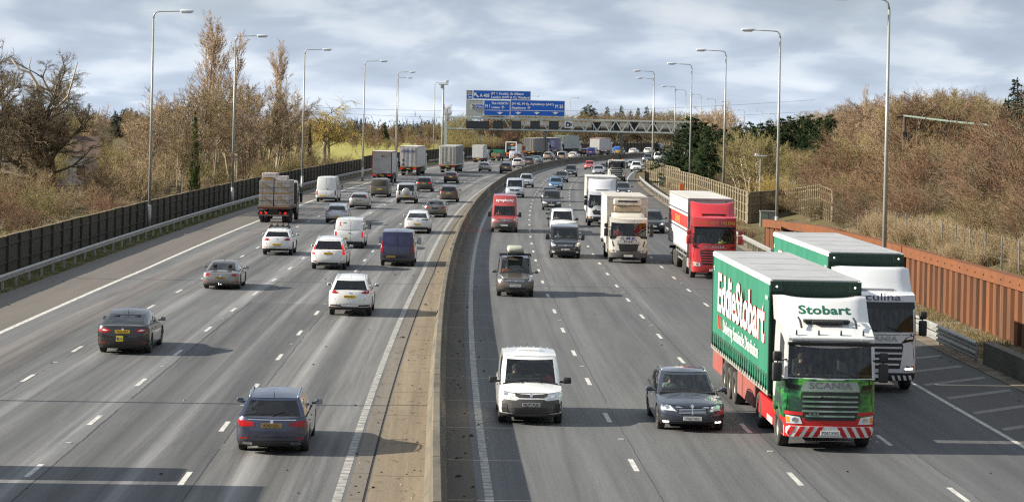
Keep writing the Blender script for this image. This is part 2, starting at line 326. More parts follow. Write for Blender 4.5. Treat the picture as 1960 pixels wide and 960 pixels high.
# markings
def mark_mat(name, c, c2, lo=.3):
    m = noisy(name, c, c2, 2.2, .7, 0, 8, lo=.42, hi=.70, coord='UV', stretch=(2, 1.2, 1)); return m
paintm = mark_mat('road_marking_paint', (.58, .57, .53), (.27, .265, .24)); worn = mark_mat('worn_marking_paint', (.52, .51, .47), (.25, .24, .22)); rumble = None
def rib_mat():
    m, t, b = node_mat('rumble_line_paint'); N = t.nodes.new; L = t.links.new
    uv = N('ShaderNodeUVMap'); uv.uv_map = 'UVMap'; sx = N('ShaderNodeSeparateXYZ'); L(uv.outputs[0], sx.inputs[0])
    a = N('ShaderNodeMath'); a.operation = 'FRACT'; q = N('ShaderNodeMath'); q.operation = 'MULTIPLY'; q.inputs[1].default_value = 2.0; L(sx.outputs[1], q.inputs[0]); L(q.outputs[0], a.inputs[0])
    l = N('ShaderNodeMath'); l.operation = 'LESS_THAN'; l.inputs[1].default_value = .14; L(a.outputs[0], l.inputs[0])
    n = N('ShaderNodeTexNoise'); n.inputs['Scale'].default_value = 3; n.inputs['Detail'].default_value = 8; L(uv.outputs[0], n.inputs['Vector'])
    r = N('ShaderNodeValToRGB'); r.color_ramp.elements[0].position = .4; r.color_ramp.elements[0].color = (.40, .39, .36, 1); r.color_ramp.elements[1].position = .66; r.color_ramp.elements[1].color = (.19, .185, .17, 1); L(n.outputs[0], r.inputs[0])
    mx_ = N('ShaderNodeMix'); mx_.data_type = 'RGBA'; L(l.outputs[0], mx_.inputs[0]); L(r.outputs[0], mx_.inputs[6]); mx_.inputs[7].default_value = (.13, .12, .105, 1); L(mx_.outputs[2], b.inputs['Base Color']); b.inputs['Roughness'].default_value = .7
    return m
rumble = rib_mat()
ribbon('road_marking_edge_line', -3.76, -3.56, S0, S1, .004, rumble); ribbon('road_marking_edge_line', 10.66, 10.82, S0, S1, .004, worn)
ribbon('road_marking_edge_line', -6.38, -6.18, S0, S1, .004, rumble, left=True); ribbon('road_marking_edge_line', -21.0, -20.78, S0, S1, .004, paintm, left=True)
def dashes(o, phase, left, w_=.135, s1=620):
    v = []; f = []; uv = []
    s = phase
    while s < s1:
        if s > S0:
            for t_ in (0, .5, 1):
                for k in (-1, 1): v.append(P(s + 2 * t_, o + k * w_ / 2, .004, left)); uv.append((o + k * .1 + 13.7 * (s % 7), s + 2 * t_))
            b = len(v) - 6; f += [(b, b + 1, b + 3, b + 2), (b + 2, b + 3, b + 5, b + 4)]
        s += 9
    return tagp(mesh_obj('road_marking_lane_line', v, f, paintm, uv=uv), kind='structure')
def phase_of(px, py):
    g = G(px, py); return (float(np.interp(g.y, _y, _arc)) - 1.0) % 9
dashes(0, phase_of(1126.2, 729.5), False); dashes(3.70, phase_of(1225, 605.4), False); dashes(7.17, phase_of(1289.5, 531.4), False)
dashes(-9.9, phase_of(538.7, 681.3), True); dashes(-13.5, phase_of(404.2, 627.9), True); dashes(-17.1, phase_of(150, 665), True)
# hatching beside lane one, and studs
v = []; f = []
for i in range(70):
    s = 47 + i * 3.63; ow_ = vg(s) - .65
    a, b = P(s, 11.0, .004), P(s + 2.6 * (ow_ - 11) / 2.6, ow_, .004); d = Vector((0, .55, 0)); k = len(v); v += [a, b, b + d, a + d]; f.append((k, k + 1, k + 2, k + 3))
tagp(mesh_obj('road_marking_hatching', v, f, mark_mat('faded_hatch_paint', (.20, .19, .175), (.115, .11, .10)), uv=[(p.x, p.y) for p in v]), kind='structure')
sb = MB()
for o, ph, lf in ((.05, phase_of(1126.2, 729.5), 0), (3.75, phase_of(1225, 605.4), 0), (7.22, phase_of(1289.5, 531.4), 0), (-9.85, phase_of(538.7, 681.3), 1), (-13.45, phase_of(404.2, 627.9), 1), (-17.05, phase_of(150, 665), 1)):
    s = ph + 5.5
    while s < 200:
        if s > S0: p = P(s, o, 0, lf); sb.box(p.x - .07, p.x + .07, p.y - .06, p.y + .06, 0, .022)
        s += 18
tagp(sb.build('road_marking_studs', plain('stud', (.5, .5, .47), .5)), kind='structure')
# ------------------------------------------------------------ terrain
def terrain(X, Y):
    o = X - rx(Y) if Y < 1150 else 50
    if -25.3 < o < 14.2: return -.05
    if o >= 14.2:
        a = min(max((Y - 128) / 14, 0), 1)
        near = .06 * min((o - 14.2), 2) if o < 17.5 else 2.35 + .30 * (o - 17.5) - .0042 * max(o - 17.5, 0) ** 2
        far = .03 + .05 * min(o - 14.2, 3) if o < 17.8 else .2 + .25 * (o - 17.8) - .0030 * (o - 17.8) ** 2
        if o > 50: near = 2.35 + .30 * 32.5 - .0042 * 32.5 ** 2; far = .2 + .25 * 32.2 - .0030 * 32.2 ** 2
        far *= min(max((560 - Y) / 200, .12), 1)
        h = near * (1 - a) + far * a
    else:
        h = -.02 if o > -27.6 else -.25
        if Y > 640: h -= min((Y - 640) / 200, 1) * 1.5
    if Y > 900: h = min(h, 1) - (Y - 900) * .0065
    # embankment that carries the overbridge
    if o < -24: h += 7.4 * math.exp(-(min(Y - 505, 0) / 24) ** 2 - (max(Y - 505, 0) / 18) ** 2) * min(max((-26 - o) / 9, 0), 1) * min(max((X + 17) / 8, 0), 1)
    if o > 24 and Y > 400: h += 3.0 * math.exp(-((Y - 492) / 13) ** 2) * min(max((o - 24) / 10, 0), 1)
    return h
xs = list(np.concatenate([np.linspace(-3500, -150, 12), np.arange(-130, -60, 8), np.arange(-60, 120, 1.5), np.arange(126, 200, 10), np.linspace(220, 3500, 12)]))
ys = list(np.concatenate([[-100, -20, 10], np.arange(25, 130, 5), np.arange(128, 145, 1.5), np.arange(146, 470, 4), np.arange(470, 520, 2), np.arange(520, 1100, 20), [1200, 1500, 2200, 3500, 6000]]))
tm_ = lambda X, Y: min(terrain(X, Y), .05) if Y < 146 and 14 < X - rx(Y) < 22.5 else terrain(X, Y)
v = [(X, Y, tm_(X, Y)) for Y in ys for X in xs]; n = len(xs)
f = [(j * n + i, j * n + i + 1, (j + 1) * n + i + 1, (j + 1) * n + i) for j in range(len(ys) - 1) for i in range(n - 1)]
def ground_mat():
    m, t, b = node_mat('ground_litter_and_grass'); N = t.nodes.new; L = t.links.new
    tcn = N('ShaderNodeTexCoord'); sx = N('ShaderNodeSeparateXYZ'); L(tcn.outputs['Object'], sx.inputs[0])
    def ns(s, d=6):
        q = N('ShaderNodeTexNoise'); q.inputs['Scale'].default_value = s; q.inputs['Detail'].default_value = d; q.inputs['Roughness'].default_value = .7; L(tcn.outputs['Object'], q.inputs['Vector']); return q.outputs[0]
    def ramp(src, cols):
        r = N('ShaderNodeValToRGB'); e = r.color_ramp.elements
        e[0].position, e[0].color = cols[0][0], lin(cols[0][1]); e[1].position, e[1].color = cols[-1][0], lin(cols[-1][1])
        for p_, c_ in cols[1:-1]: q = e.new(p_); q.color = lin(c_)
        L(src, r.inputs[0]); return r.outputs[0]
    litter = ramp(ns(.8), [(.32, (.060, .048, .028)), (.50, (.13, .10, .060)), (.62, (.10, .105, .035)), (.75, (.24, .185, .11))])
    field = ramp(ns(.10, 8), [(.30, (.22, .21, .055)), (.5, (.31, .29, .085)), (.70, (.36, .31, .13))])
    def sm(src, a, b_):
        q = N('ShaderNodeMapRange'); q.inputs[1].default_value = a; q.inputs[2].default_value = b_; L(src, q.inputs[0]); return q.outputs[0]
    fy = sm(sx.outputs[1], 380, 400); fy2 = sm(sx.outputs[1], 790, 760); dv = N('ShaderNodeMath'); dv.operation = 'DIVIDE'; L(sx.outputs[0], dv.inputs[0]); L(sx.outputs[1], dv.inputs[1]); fz = sm(dv.outputs[0], -.115, -.10); fx = sm(dv.outputs[0], -.030, -.036)
    for g_ in (fy2, fz): q = N('ShaderNodeMath'); q.operation = 'MULTIPLY'; L(fy, q.inputs[0]); L(g_, q.inputs[1]); fy = q.outputs[0]
    mu = N('ShaderNodeMath'); mu.operation = 'MULTIPLY'; L(fx, mu.inputs[0]); L(fy, mu.inputs[1])
    mxn = N('ShaderNodeMix'); mxn.data_type = 'RGBA'; L(mu.outputs[0], mxn.inputs[0]); L(litter, mxn.inputs[6]); L(field, mxn.inputs[7]); L(mxn.outputs[2], b.inputs['Base Color']); b.inputs['Roughness'].default_value = .95; b.inputs['Specular IOR Level'].default_value = .1
    bp = N('ShaderNodeBump'); bp.inputs['Strength'].default_value = .6; bp.inputs['Distance'].default_value = .15; L(ns(5), bp.inputs['Height']); L(bp.outputs[0], b.inputs['Normal'])
    return m
gmat = ground_mat(); tagp(mesh_obj('ground', v, f, gmat, smooth=True), kind='structure')
ribbon('bank_ground', lambda s: 17.42 - max(0, s - 124) * .1, 24, 60, 150, lambda s, o: terrain(P(s, o).x, P(s, o).y) + .01, gmat, step=2, nseg=9)
# ------------------------------------------------------------ central barrier
def sweep(mb, prof, s0, s1, step=6, left=False, closed=True, m=0, ofn=None):
    """prof: list of (offset, z) swept along the road"""
    ss = s_list(s0, s1, step); n = len(prof); v = []; f = []
    for s in ss: v += [P(s, o + (ofn(s) if ofn else 0), z, left) for o, z in prof]
    for i in range(len(ss) - 1):
        for k in range(n if closed else n - 1): f.append((i * n + k, i * n + (k + 1) % n, (i + 1) * n + (k + 1) % n, (i + 1) * n + k))
    if closed: f.append(tuple(range(n - 1, -1, -1))); f.append(tuple((len(ss) - 1) * n + k for k in range(n)))
    return mb.add(v, f, m)
conc = noisy('barrier_concrete', (.165, .14, .098), (.095, .083, .06), .9, .85, 0, 8, .3, c3=(.05, .046, .036), stretch=(1, .3, 1.6), lo=.3, hi=.6)
bar = empty('concrete_barrier', P(60, -4.85), label='long grey brown concrete barrier curving down the central reserve', cat='barrier')
bi = bar.matrix_world
for i in range(140):
    s = S0 + i * 6.0; mb = MB()
    sweep(mb, [(-5.12, .0), (-5.10, .08), (-4.99, .28), (-4.955, .92), (-4.93, .95), (-4.77, .95), (-4.745, .92), (-4.71, .28), (-4.60, .08), (-4.58, .0)], s, s + 5.95, 6)
    for q in range(len(mb.v)): mb.v[q] = mb.v[q] - P(60, -4.85)
    if i >= 100:
        if i == 100: tail = MB()
        tail.add(mb.v, mb.f)
    else: mb.build('barrier_section', conc, bar)
tagp(tail.build('barrier_section', conc, bar), kind='stuff')
# ------------------------------------------------------------ guard rails
def rail(name, label, o, s0, s1, z=.62, double=False, left=False, side=1, color=None):
    root = empty(name, (0, 0, 0), label=label, cat='guard rail', group='steel guard rails along the verges')
    beam = MB(); w_ = .035 * side
    ofn = o if callable(o) else None; oo = 0 if ofn else o
    def beamat(zc): sweep(beam, [(oo + w_ * a, zc + b) for a, b in ((0, -.155), (2, -.10), (2, -.05), (0, -.02), (0, .02), (2, .05), (2, .10), (0, .155), (-.6, .155), (-.6, -.155))], s0, s1, 4, left, ofn=ofn)
    beamat(z); 
    if double: beamat(z - .34)
    beam.build('rail_beam', color or M['galv'], root)
    s = s0 + .5; i = 0; far = MB()
    while s < s1:
        p = P(s, (ofn(s) if ofn else o) + (-.10 * side), 0, left); i += 1
        (MB() if i <= 90 else far).box(p.x - .05, p.x + .05, p.y - .06, p.y + .06, -.05, z + .1).build('rail_post', M['galv'], root) if i <= 90 else far.box(p.x - .05, p.x + .05, p.y - .06, p.y + .06, -.05, z + .1)
        s += 3.2
    if i > 90: tagp(far.build('rail_post', M['galv'], root), kind='stuff')
    return root
def roff(s): return 14.5
rail('guard_rail', 'steel guard rail in front of the dark wooden fence on the left verge', -25.1, S0, 520, .58, left=False, side=1)
rail('guard_rail', 'double beam steel guard rail running up to the concrete wall by the rusty piling', vg, 83.2, 104, .66, double=True, side=-1)
rail('guard_rail', 'pale steel guard rail between the lorries and the timber fence on the right', vg, 104.2, 322, .66, side=-1)
# ------------------------------------------------------------ concrete end wall
mb = MB(); sweep(mb, [(14.45, -.05), (14.45, .82), (14.85, .82), (14.85, -.05)], 45, 83, 6)
tagp(mb.build('concrete_wall', noisy('wall_concrete', (.16, .145, .12), (.09, .085, .07), .8, .9, 0, 8, .3, c3=(.06, .07, .04), stretch=(1, .6, 2))), label='low dark concrete wall where the guard rail ends beside the rusty piling', cat='wall')
# ------------------------------------------------------------ timber fences
wood_dark = noisy('dark_timber', (.042, .036, .026), (.085, .074, .055), 2.0, .9, 0, 7, .3, c3=(.05, .06, .03), stretch=(4, 4, .6)); wood_pale = noisy('weathered_timber', (.215, .18, .12), (.13, .11, .075), 1.5, .9, 0, 7, .3, c3=(.13, .11, .08), stretch=(4, 4, .5))
wood_post = noisy('pale_timber_post', (.25, .20, .12), (.16, .13, .08), 3, .9, stretch=(3, 3, .5)); wood_dpost = noisy('dark_timber_post', (.075, .068, .052), (.045, .04, .03), 3, .9, stretch=(3, 3, .5)); cap_m = noisy('fence_cap', (.30, .24, .14), (.16, .13, .08), 2, .9)
def fence(label, pts, h, panel, post, cap, face=1, rails=3, proud=.09, bay=3.0, zt=None, jit=.02):
    """panelled timber barrier: boards, posts and rails on the face side; pts: list of ground points"""
    root = empty('timber_fence', (0, 0, 0), label=label, cat='fence', group='timber noise fences')
    seg = []
    for a, b in zip(pts[:-1], pts[1:]):
        n = max(1, int(round((b - a).length / bay)))
        for i in range(n): seg.append((a.lerp(b, i / n), a.lerp(b, (i + 1) / n)))
    rs_ = random.Random(3); pm = MB(); rm = MB()
    many = len(seg) > 100
    far = MB()
    for i, (a, b) in enumerate(seg):
        t = (b - a); L = t.length; t.normalize(); nrm = Vector((t.y, -t.x, 0)) * face; hh = h + rs_.uniform(-jit, jit)
        mb = MB(); nb = max(1, int(L / .25)) if L < 6 else 8
        for k in range(nb):
            p0 = a + t * (L * k / nb + .006); p1 = a + t * (L * (k + 1) / nb - .006); dz = rs_.uniform(-.012, .012); th = nrm * rs_.uniform(.018, .03)
            v = [p0, p1, p1 + th, p0 + th]; v = [q + Vector((0, 0, -.1)) for q in v] + [q + Vector((0, 0, hh + dz)) for q in v]
            mb.add(v, [(0, 1, 2, 3), (7, 6, 5, 4), (0, 4, 5, 1), (1, 5, 6, 2), (2, 6, 7, 3), (3, 7, 4, 0)])
        if i < 96: mb.build('board_panel', panel, root)
        else: far.add(mb.v, mb.f)
        q = a + nrm * proud
        (MB() if i < 96 else pm).bar(q + Vector((0, 0, -.1)), q + Vector((0, 0, hh + .03)), .13, .13).build('fence_post', post, root) if i < 96 else pm.bar(q + Vector((0, 0, -.1)), q + Vector((0, 0, hh + .03)), .13, .13)
        for z in [hh * (k + .55) / rails for k in range(rails)]: rm.bar(a + nrm * .055 + Vector((0, 0, z)), b + nrm * .055 + Vector((0, 0, z)), .05, .10)
        rm.bar(a + nrm * .01 + Vector((0, 0, hh + .025)), b + nrm * .01 + Vector((0, 0, hh + .025)), .12, .05, m=1)
    if far.v: tagp(far.build('board_panel', panel, root), kind='stuff')
    if pm.v: tagp(pm.build('fence_post', post, root), kind='stuff')
    rm.build('fence_rail', [post, cap], root); return root
def along(o, s0, s1, step=12, left=False, z=0): return [P(s, o(s) if callable(o) else o, z, left) for s in s_list(s0, s1, step)]
fence('dark timber noise fence behind the guard rail on the left verge', along(-27.4, S0, 335), 1.82, wood_dark, wood_dpost, cap_m, 1, 2)
fence('distant dark timber fence beyond the lorries on the left carriageway', along(-27.4, 337, 620), 2.2, wood_dark, wood_dpost, cap_m, 1, 2)
fpts = [P(322, 13.3), P(314, 13.9), P(272, 16.4)]
fence('pale timber fence panel farthest along the right verge, at the end of the guard rail', fpts, 2.75, wood_pale, wood_post, cap_m, 1, 3)
a_ = P(268, 15.4); fpts = [a_, P(240, 16.9), P(210, 17.4), P(188, 17.5)]
corner = P(187, 17.5); c2 = corner + Vector((2.2, -1.6, 0)); c2 = W(1485, 425, 176); c2.z = 0
fence('long pale timber noise fence with close posts beside the right hand guard rail', fpts, 2.75, wood_pale, wood_post, cap_m, 1, 4, bay=2.4)
c0 = G(1433, 434); c1 = W(1497, 430, 197); c1.z = 0; c1b = W(1572, 416, 178); c1c = W(1594, 412, 172)
zz = lambda p, z: Vector((p.x, p.y, z))
fence('pale timber fence bay standing square to the road behind the grey cabinet', [zz(c0, 0), zz(c1, 0)], 2.75, wood_pale, wood_post, cap_m, 1, 4)
fence('pale timber fence climbing the bank above the rusty piling', [zz(c1, .1), zz(c1.lerp(c1b, .33), .35), zz(c1.lerp(c1b, .66), .75), zz(c1b, 1.1)], 2.65, wood_pale, wood_post, cap_m, 1, 4, bay=.95)
fence('short pale timber fence return at the top of the bank', [zz(c1b, 1.05), zz(c1c, .85)], 2.6, wood_pale, wood_post, cap_m, 1, 4, bay=1.0)
# ------------------------------------------------------------ rusty sheet piling
rust = noisy('rusty_steel', (.170, .058, .017), (.068, .031, .015), .8, .85, 0, 9, .25, c3=(.16, .085, .05), stretch=(1.6, 1.6, .12), lo=.35, hi=.62); rust2 = noisy('rusty_capping', (.185, .062, .017), (.12, .042, .014), 1.5, .8, 0, 7, .2, lo=.3, hi=.7)
root = empty('sheet_piling', (0, 0, 0), label='rust orange corrugated steel sheet piling wall along the right verge', cat='wall')
ow = lambda s: 17.25 - max(0, s - 108) * .022 - max(0, s - 124) * .088
pile_top = lambda s: 2.62 + .15 * math.sin(s * .03) if s < 128 else 2.62 - max(0, (s - 132)) * .02
mb = MB(); pts = []; s = 60.0; k = 0
cyc = [(0, 0.0), (.28, 0.0), (.36, .24), (.72, .24), (.80, 0.0)]
while s < 146:
    for ds, do in cyc: pts.append((s + ds * 1.3, ow(s) + do - .12))
    s += 1.3 * .94
v = []; f = []
for (s_, o_) in pts:
    v += [P(s_, o_, -.2), P(s_, o_, pile_top(s_))]
for i in range(len(pts) - 1): f.append((2 * i, 2 * i + 2, 2 * i + 3, 2 * i + 1))
# thickness: back skin
n0 = len(v); v += [q + Vector((.06, 0, 0)) for q in v]; f += [(a + n0, d + n0, c + n0, b + n0) for a, b, c, d in list(f)]
pl = mesh_obj('corrugated_wall', v, f, rust, root)
sol = MB(); ss = s_list(60, 146.4, 3)
for a, b in zip(ss[:-1], ss[1:]):
    oa, ob = ow(a) - .12, ow(b) - .12; za, zb = pile_top(a), pile_top(b)
    q = [P(a, oa - .09, za - .42), P(b, ob - .09, zb - .42), P(b, ob + .34, zb - .42), P(a, oa + .34, za - .42)]
    q2 = [P(a, oa - .09, za + .04), P(b, ob - .09, zb + .04), P(b, ob + .34, zb + .04), P(a, oa + .34, za + .04)]
    sol.add(q + q2, [(3, 2, 1, 0), (4, 5, 6, 7), (0, 1, 5, 4), (1, 2, 6, 5), (2, 3, 7, 6), (3, 0, 4, 7)])
    for t in (.25, .75): 
        p = P(a + (b - a) * t, oa - .10, za - .2); sol.box(p.x - .03, p.x + .01, p.y - .03, p.y + .03, p.z - .03, p.z + .03)
sol.build('capping_beam', rust2, root)
# wire fence posts on the bank above
v_ = MB(); wf = empty('wire_fence', (0, 0, 0), label='row of thin grey posts with wires above the rusty piling', cat='fence')
prev = None
for i in range(26):
    s = 84 + i * 3.05; o = 18.1 if s > 90 else 18.2; p = P(s, o); h0 = terrain(p.x, p.y)
    MB().box(p.x - .03, p.x + .03, p.y - .03, p.y + .03, h0 - .1, h0 + 1.45).build('fence_post', M['galv'], wf)
    if prev:
        for z in (.5, 1.0, 1.38): v_.bar(prev + Vector((0, 0, z)), zz(p, h0 + z), .004, .004)
    prev = zz(p, h0)
v_.build('fence_wire', M['galv'], wf)
# ------------------------------------------------------------ lamp columns
def lamp(px, ytop, y, side, label, o=None):
    a, b = uv_to_ray(px, ytop); H = CAMH - b * y; base = W(px, ytop + 1, y); X = base.x
    # follow the column down with the camera's roll
    root = empty('street_lamp', (X, y, 0), label=label, cat='street lamp', group='tall street lamps beside the carriageways')
    s = side; L = 2.45 if y < 330 else 2.3
    mb = MB(); mb.tube([(0, 0, -.1), (0, 0, 1.7)], [.14, .135], 12); mb.tube([(0, 0, 1.7), (0, 0, H - .5)], [.115, .062], 10)
    mb.tube([(0, 0, H - .52), (s * .06, 0, H - .2), (s * .22, 0, H - .04), (s * .45, 0, H), (s * L * .5, 0, H + .02), (s * (L - .5), 0, H + .05)], [.06, .052, .046, .042, .036, .032], 8)
    mb.build('column', M['pole'], root, smooth=True)
    hd = MB(); x0, x1 = sorted((s * (L - .55), s * (L + .35)))
    hd.box(x0, x1, -.17, .17, H - .03, H + .16, .06); hd.box(x0 + .12, x1 - .12, -.12, .12, H - .09, H - .02, .03)
    hd.build('lamp_head', plain('lamp_head_shell', (.70, .72, .74), .35), root, smooth=True)
Lm = [(294, 22, 165), (451, 69, 206), (583.5, 95, 247), (698.5, 117, 292), (762.5, 138, 362), (760, 149, 405), (832.5, 158.5, 455), (951, 182, 640), (1015, 184, 690), (1092, 187.5, 730), (1130, 195.5, 790), (1177, 201.5, 850)]
nm = ['nearest the wind bent bare tree', 'between the tall poplars', 'at the right of the second poplar clump', 'by the open yellow field', 'front one of the close pair left of the signs', 'rear one of the close pair left of the signs', 'beside the camera mast left of the road signs',
      'small and far, above the top blue sign', 'small and far, over the right of the blue signs', 'small and far, right of the blue signs', 'among the distant firs', 'among the distant firs, farther right']
for (px, yt, y), q in zip(Lm, nm): lamp(px, yt, y, 1, 'grey street lamp, left verge, ' + q)
Lr = [(1702.5, -1, 112.5), (1494, 60, 168), (1390, 98, 218), (1324.5, 123.5, 268), (1252.5, 137, 318), (1251.5, 150.5, 365), (1293, 166, 445), (1313, 172.5, 500), (1342, 181, 560), (1370, 190, 640), (1397, 195, 700), (1425, 211, 800), (1460, 213, 840), (1484, 219, 880)]
nm = ['in front of the rusty piling', 'at the left end of the rusty piling', 'behind the red lorry', 'over the pale fence near the conifers', 'left of the dark conifers, taller of two in line', 'left of the dark conifers, lower of two in line', 'above the end of the sign gantry', 'second beyond the gantry end',
      'before the pale bare tree', 'behind the pale bare tree', 'far off over the wood', 'tiny, over the far wood', 'tiny, over the far wood and farther right', 'tiny, farthest of the row']
for (px, yt, y), q in zip(Lr, nm): lamp(px, yt, y, -1, 'grey street lamp, right verge, ' + q)
for y_, q in ((116, 'nearer'), (67, 'nearest')):
    p = P(float(np.interp(y_, _y, _arc)), -27.6); lamp((p.x / y_) * FOC + PX - 6, -120 if y_ > 100 else -380, y_, 1, 'tall grey street lamp just outside the left edge of the picture, the %s one' % q)
# camera mast
p = W(849, 160, 438); root = empty('camera_mast', (p.x, p.y, 0), label='tall camera mast with a dome head left of the road signs', cat='mast')
H = p.z; MB().tube([(0, 0, 0), (0, 0, H)], [.22, .15], 10).build('mast_column', M['pole'], root, smooth=True)
MB().box(-.9, .9, -.2, .2, H - .25, H - .05, .04).box(-.55, -.1, -.25, .25, H - .9, H - .25, .05).tube([(.35, 0, H), (.55, 0, H + .45)], .06).build('mast_head', M['pole'], root)
MB().box(.35, .95, -.2, .2, H + .3, H + .7, .08).build('camera_housing', M['white'], root)
# ------------------------------------------------------------ lettering
_tx = {}
def text_vf(s, size=1.0, weight=0.0, shear=0.0, align='CENTER', sx=1.0, spacing=1.0):
    """triangulated lettering in the x,z plane, baseline centre at the origin"""
    k = (s, weight, shear, align, spacing)
    if k not in _tx:
        cu = bpy.data.curves.new('lettering', 'FONT'); cu.body = s; cu.size = 1; cu.offset = weight; cu.shear = shear; cu.align_x = align; cu.space_character = spacing; cu.resolution_u = 3
        o = bpy.data.objects.new('lettering', cu); C.objects.link(o); dg = bpy.context.evaluated_depsgraph_get(); dg.update()
        me = o.evaluated_get(dg).to_mesh(); _tx[k] = ([tuple(q.co) for q in me.vertices], [tuple(p.vertices) for p in me.polygons]); o.evaluated_get(dg).to_mesh_clear()
        bpy.data.objects.remove(o); bpy.data.curves.remove(cu)
    v, f = _tx[k]; return [(x * size * sx, 0.0, y * size) for x, y, z in v], f
def put_text(name, s, mat, parent, loc, size, weight=.02, shear=0, align='CENTER', sx=1.0, rot=None, spacing=1.0):
    """letters facing -Y at loc unless rot turns them"""
    v, f = text_vf(s, size, weight, shear, align, sx, spacing); Mx = Matrix.Translation(Vector(loc)) @ (rot or Matrix.Identity(4))
    return mesh_obj(name, [Mx @ Vector(p) for p in v], f, mat, parent)
# ------------------------------------------------------------ sign gantry
GY = 438.0
def wx(px, py=230): return W(px, py, GY)
g0 = wx(856, 226); g1 = wx(1336, 231); gz1 = wx(1080, 228.6).z; gz0 = wx(1080, 250.2).z
gan = empty('sign_gantry', (g0.x, GY, 0), label='grey lattice sign gantry spanning both carriageways', cat='gantry')
gm = M['gantry']; x0, x1 = 0, g1.x - g0.x
for yy in (0, 1.5):
    for z in (gz0, gz1): MB().box(x0 - .3, x1, yy - .13, yy + .13, z - .14, z + .14).build('chord', gm, gan)
    n = int((x1 - x0) / 1.16); mb = MB(); 
    for i in range(n):
        xa = x0 + .2 + i * 1.16; za, zb = (gz0 + .14, gz1 - .14) if i % 2 == 0 else (gz1 - .14, gz0 + .14)
        mb.bar((xa, yy, za), (xa + 1.1, yy, zb), .16, .16)
    mb.build('lattice', gm, gan)
mb = MB()
for i in range(10): mb.box(x0 + i * 5, x0 + i * 5 + .1, 0.13, 1.37, gz0 - .05, gz0 + .05)
mb.build('cross_member', gm, gan)
for xx in (-.25, x1 + .3): 
    for yy in (0, 1.5): MB().box(xx - .22, xx + .22, yy - .22, yy + .22, -.1, gz1 + .2).build('gantry_post', gm, gan)
MB().box(x0, x1, .2, 1.3, gz0 - .22, gz0 - .1).build('walkway', plain('walkway_steel', (.12, .12, .11), .7), gan)
sgn_blue = plain('sign_blue', (.004, .105, .52), .45); sgn_white = plain('sign_white', (.80, .81, .82), .5); sgn_back = plain('sign_back_grey', (.42, .45, .43), .6)
def panel_px(name, xa, ya, xb, yb, mat, parent, y=-.35, border=None, th=.08):
    a, b = wx(xa, ya), wx(xb, yb); zt, zb = a.z, b.z + 0
    zt = (wx((xa + xb) / 2, ya)).z; zb = wx((xa + xb) / 2, yb).z
    X0, X1 = a.x - g0.x, b.x - g0.x
    if border:
        MB().box(X0, X1, y - th, y, zb, zt).build(name, border, parent); d = .10 if X1 - X0 > 2 else .05
        MB().box(X0 + d, X1 - d, y - th - .012, y - th, zb + d, zt - d).build(name + '_field', mat, parent)
    else: MB().box(X0, X1, y - th, y, zb, zt).build(name, mat, parent)
    return X0, X1, zb, zt
def tpx(s, px, py, size_px, parent=None, mat=None, weight=.032, align='LEFT', wid=None, y=-.46):
    p = wx(px, py); v, f = text_vf(s, size_px * GY / FOC * 1.38, weight, 0, align, 1); w0 = max(a[0] for a in v) - min(a[0] for a in v); sx = wid * GY / FOC / w0; put_text('sign_lettering', s, mat or sgn_white, parent or gan, (p.x - g0.x, y, p.z), size_px * GY / FOC * 1.38, weight, 0, align, sx)
signs = []
def sign(label, y=-.35):
    return empty('road_sign', (g0.x, GY, 0), label=label, cat='road sign')
sA = sign('top blue road sign for the A405 with a diagonal white arrow'); panel_px('sign_panel', 905.5, 173.3, 1015.8, 190.6, sgn_blue, sA, border=sgn_white)
tpx('A 405', 918.6, 185.6, 6.4, sA, wid=18.5); tpx('(M 1 South), St Albans', 940, 180.9, 4.3, sA, wid=62); tpx('London (NW & C), Watford', 940, 187.8, 4.3, sA, wid=73)
def arrow(px, py, size, ang, parent):
    p = wx(px, py); s = size * GY / FOC; c, sn = math.cos(ang), math.sin(ang)
    poly = [(0, 1), (.75, .2), (.45, .2), (.22, .38), (.22, -1), (-.22, -1), (-.22, .38), (-.45, .2), (-.75, .2)]
    mb = MB(); mb.prism([((x * c - z * sn) * s + p.x - g0.x, (x * sn + z * c) * s + p.z) for x, z in poly], -.46, -.452); mb.build('arrow', sgn_white, parent)
arrow(911.5, 181.8, 6.0, R(48), sA)
sB = sign('small black and blue junction 21A one mile plate beside the top sign'); panel_px('sign_panel', 892.8, 173, 904.6, 180.4, plain('sign_black', (.012, .012, .014), .5), sB, border=sgn_white)
panel_px('distance_panel', 892.8, 180.8, 904.6, 189.8, sgn_blue, sB, border=sgn_white); tpx('21A', 898.7, 178.9, 4.0, sB, align='CENTER', wid=8.4); tpx('1m', 898.7, 187.2, 4.0, sB, align='CENTER', wid=7)
sC = sign('lower blue road sign for M1 The NORTH and Luton with one down arrow'); panel_px('sign_panel', 926.2, 191.6, 976.2, 221.8, sgn_blue, sC, border=sgn_white)
tpx('M 1', 928.4, 206, 6.6, sC, wid=9); tpx('The NORTH', 940.8, 199.6, 4.3, sC, wid=32); tpx('Luton', 940.8, 207.2, 4.3, sC, wid=15.5)
sD = sign('wide lower blue road sign for the M25 and Heathrow with three down arrows'); panel_px('sign_panel', 976.8, 191.9, 1080.8, 222.6, sgn_blue, sD, border=sgn_white)
tpx('(M 40, M 4), Aylesbury (A41)', 979.4, 200.4, 4.3, sD, wid=80.5); tpx('Heathrow', 979.4, 208.2, 4.3, sD, wid=27); tpx('M 25', 1062.5, 206.8, 6.6, sD, wid=15)
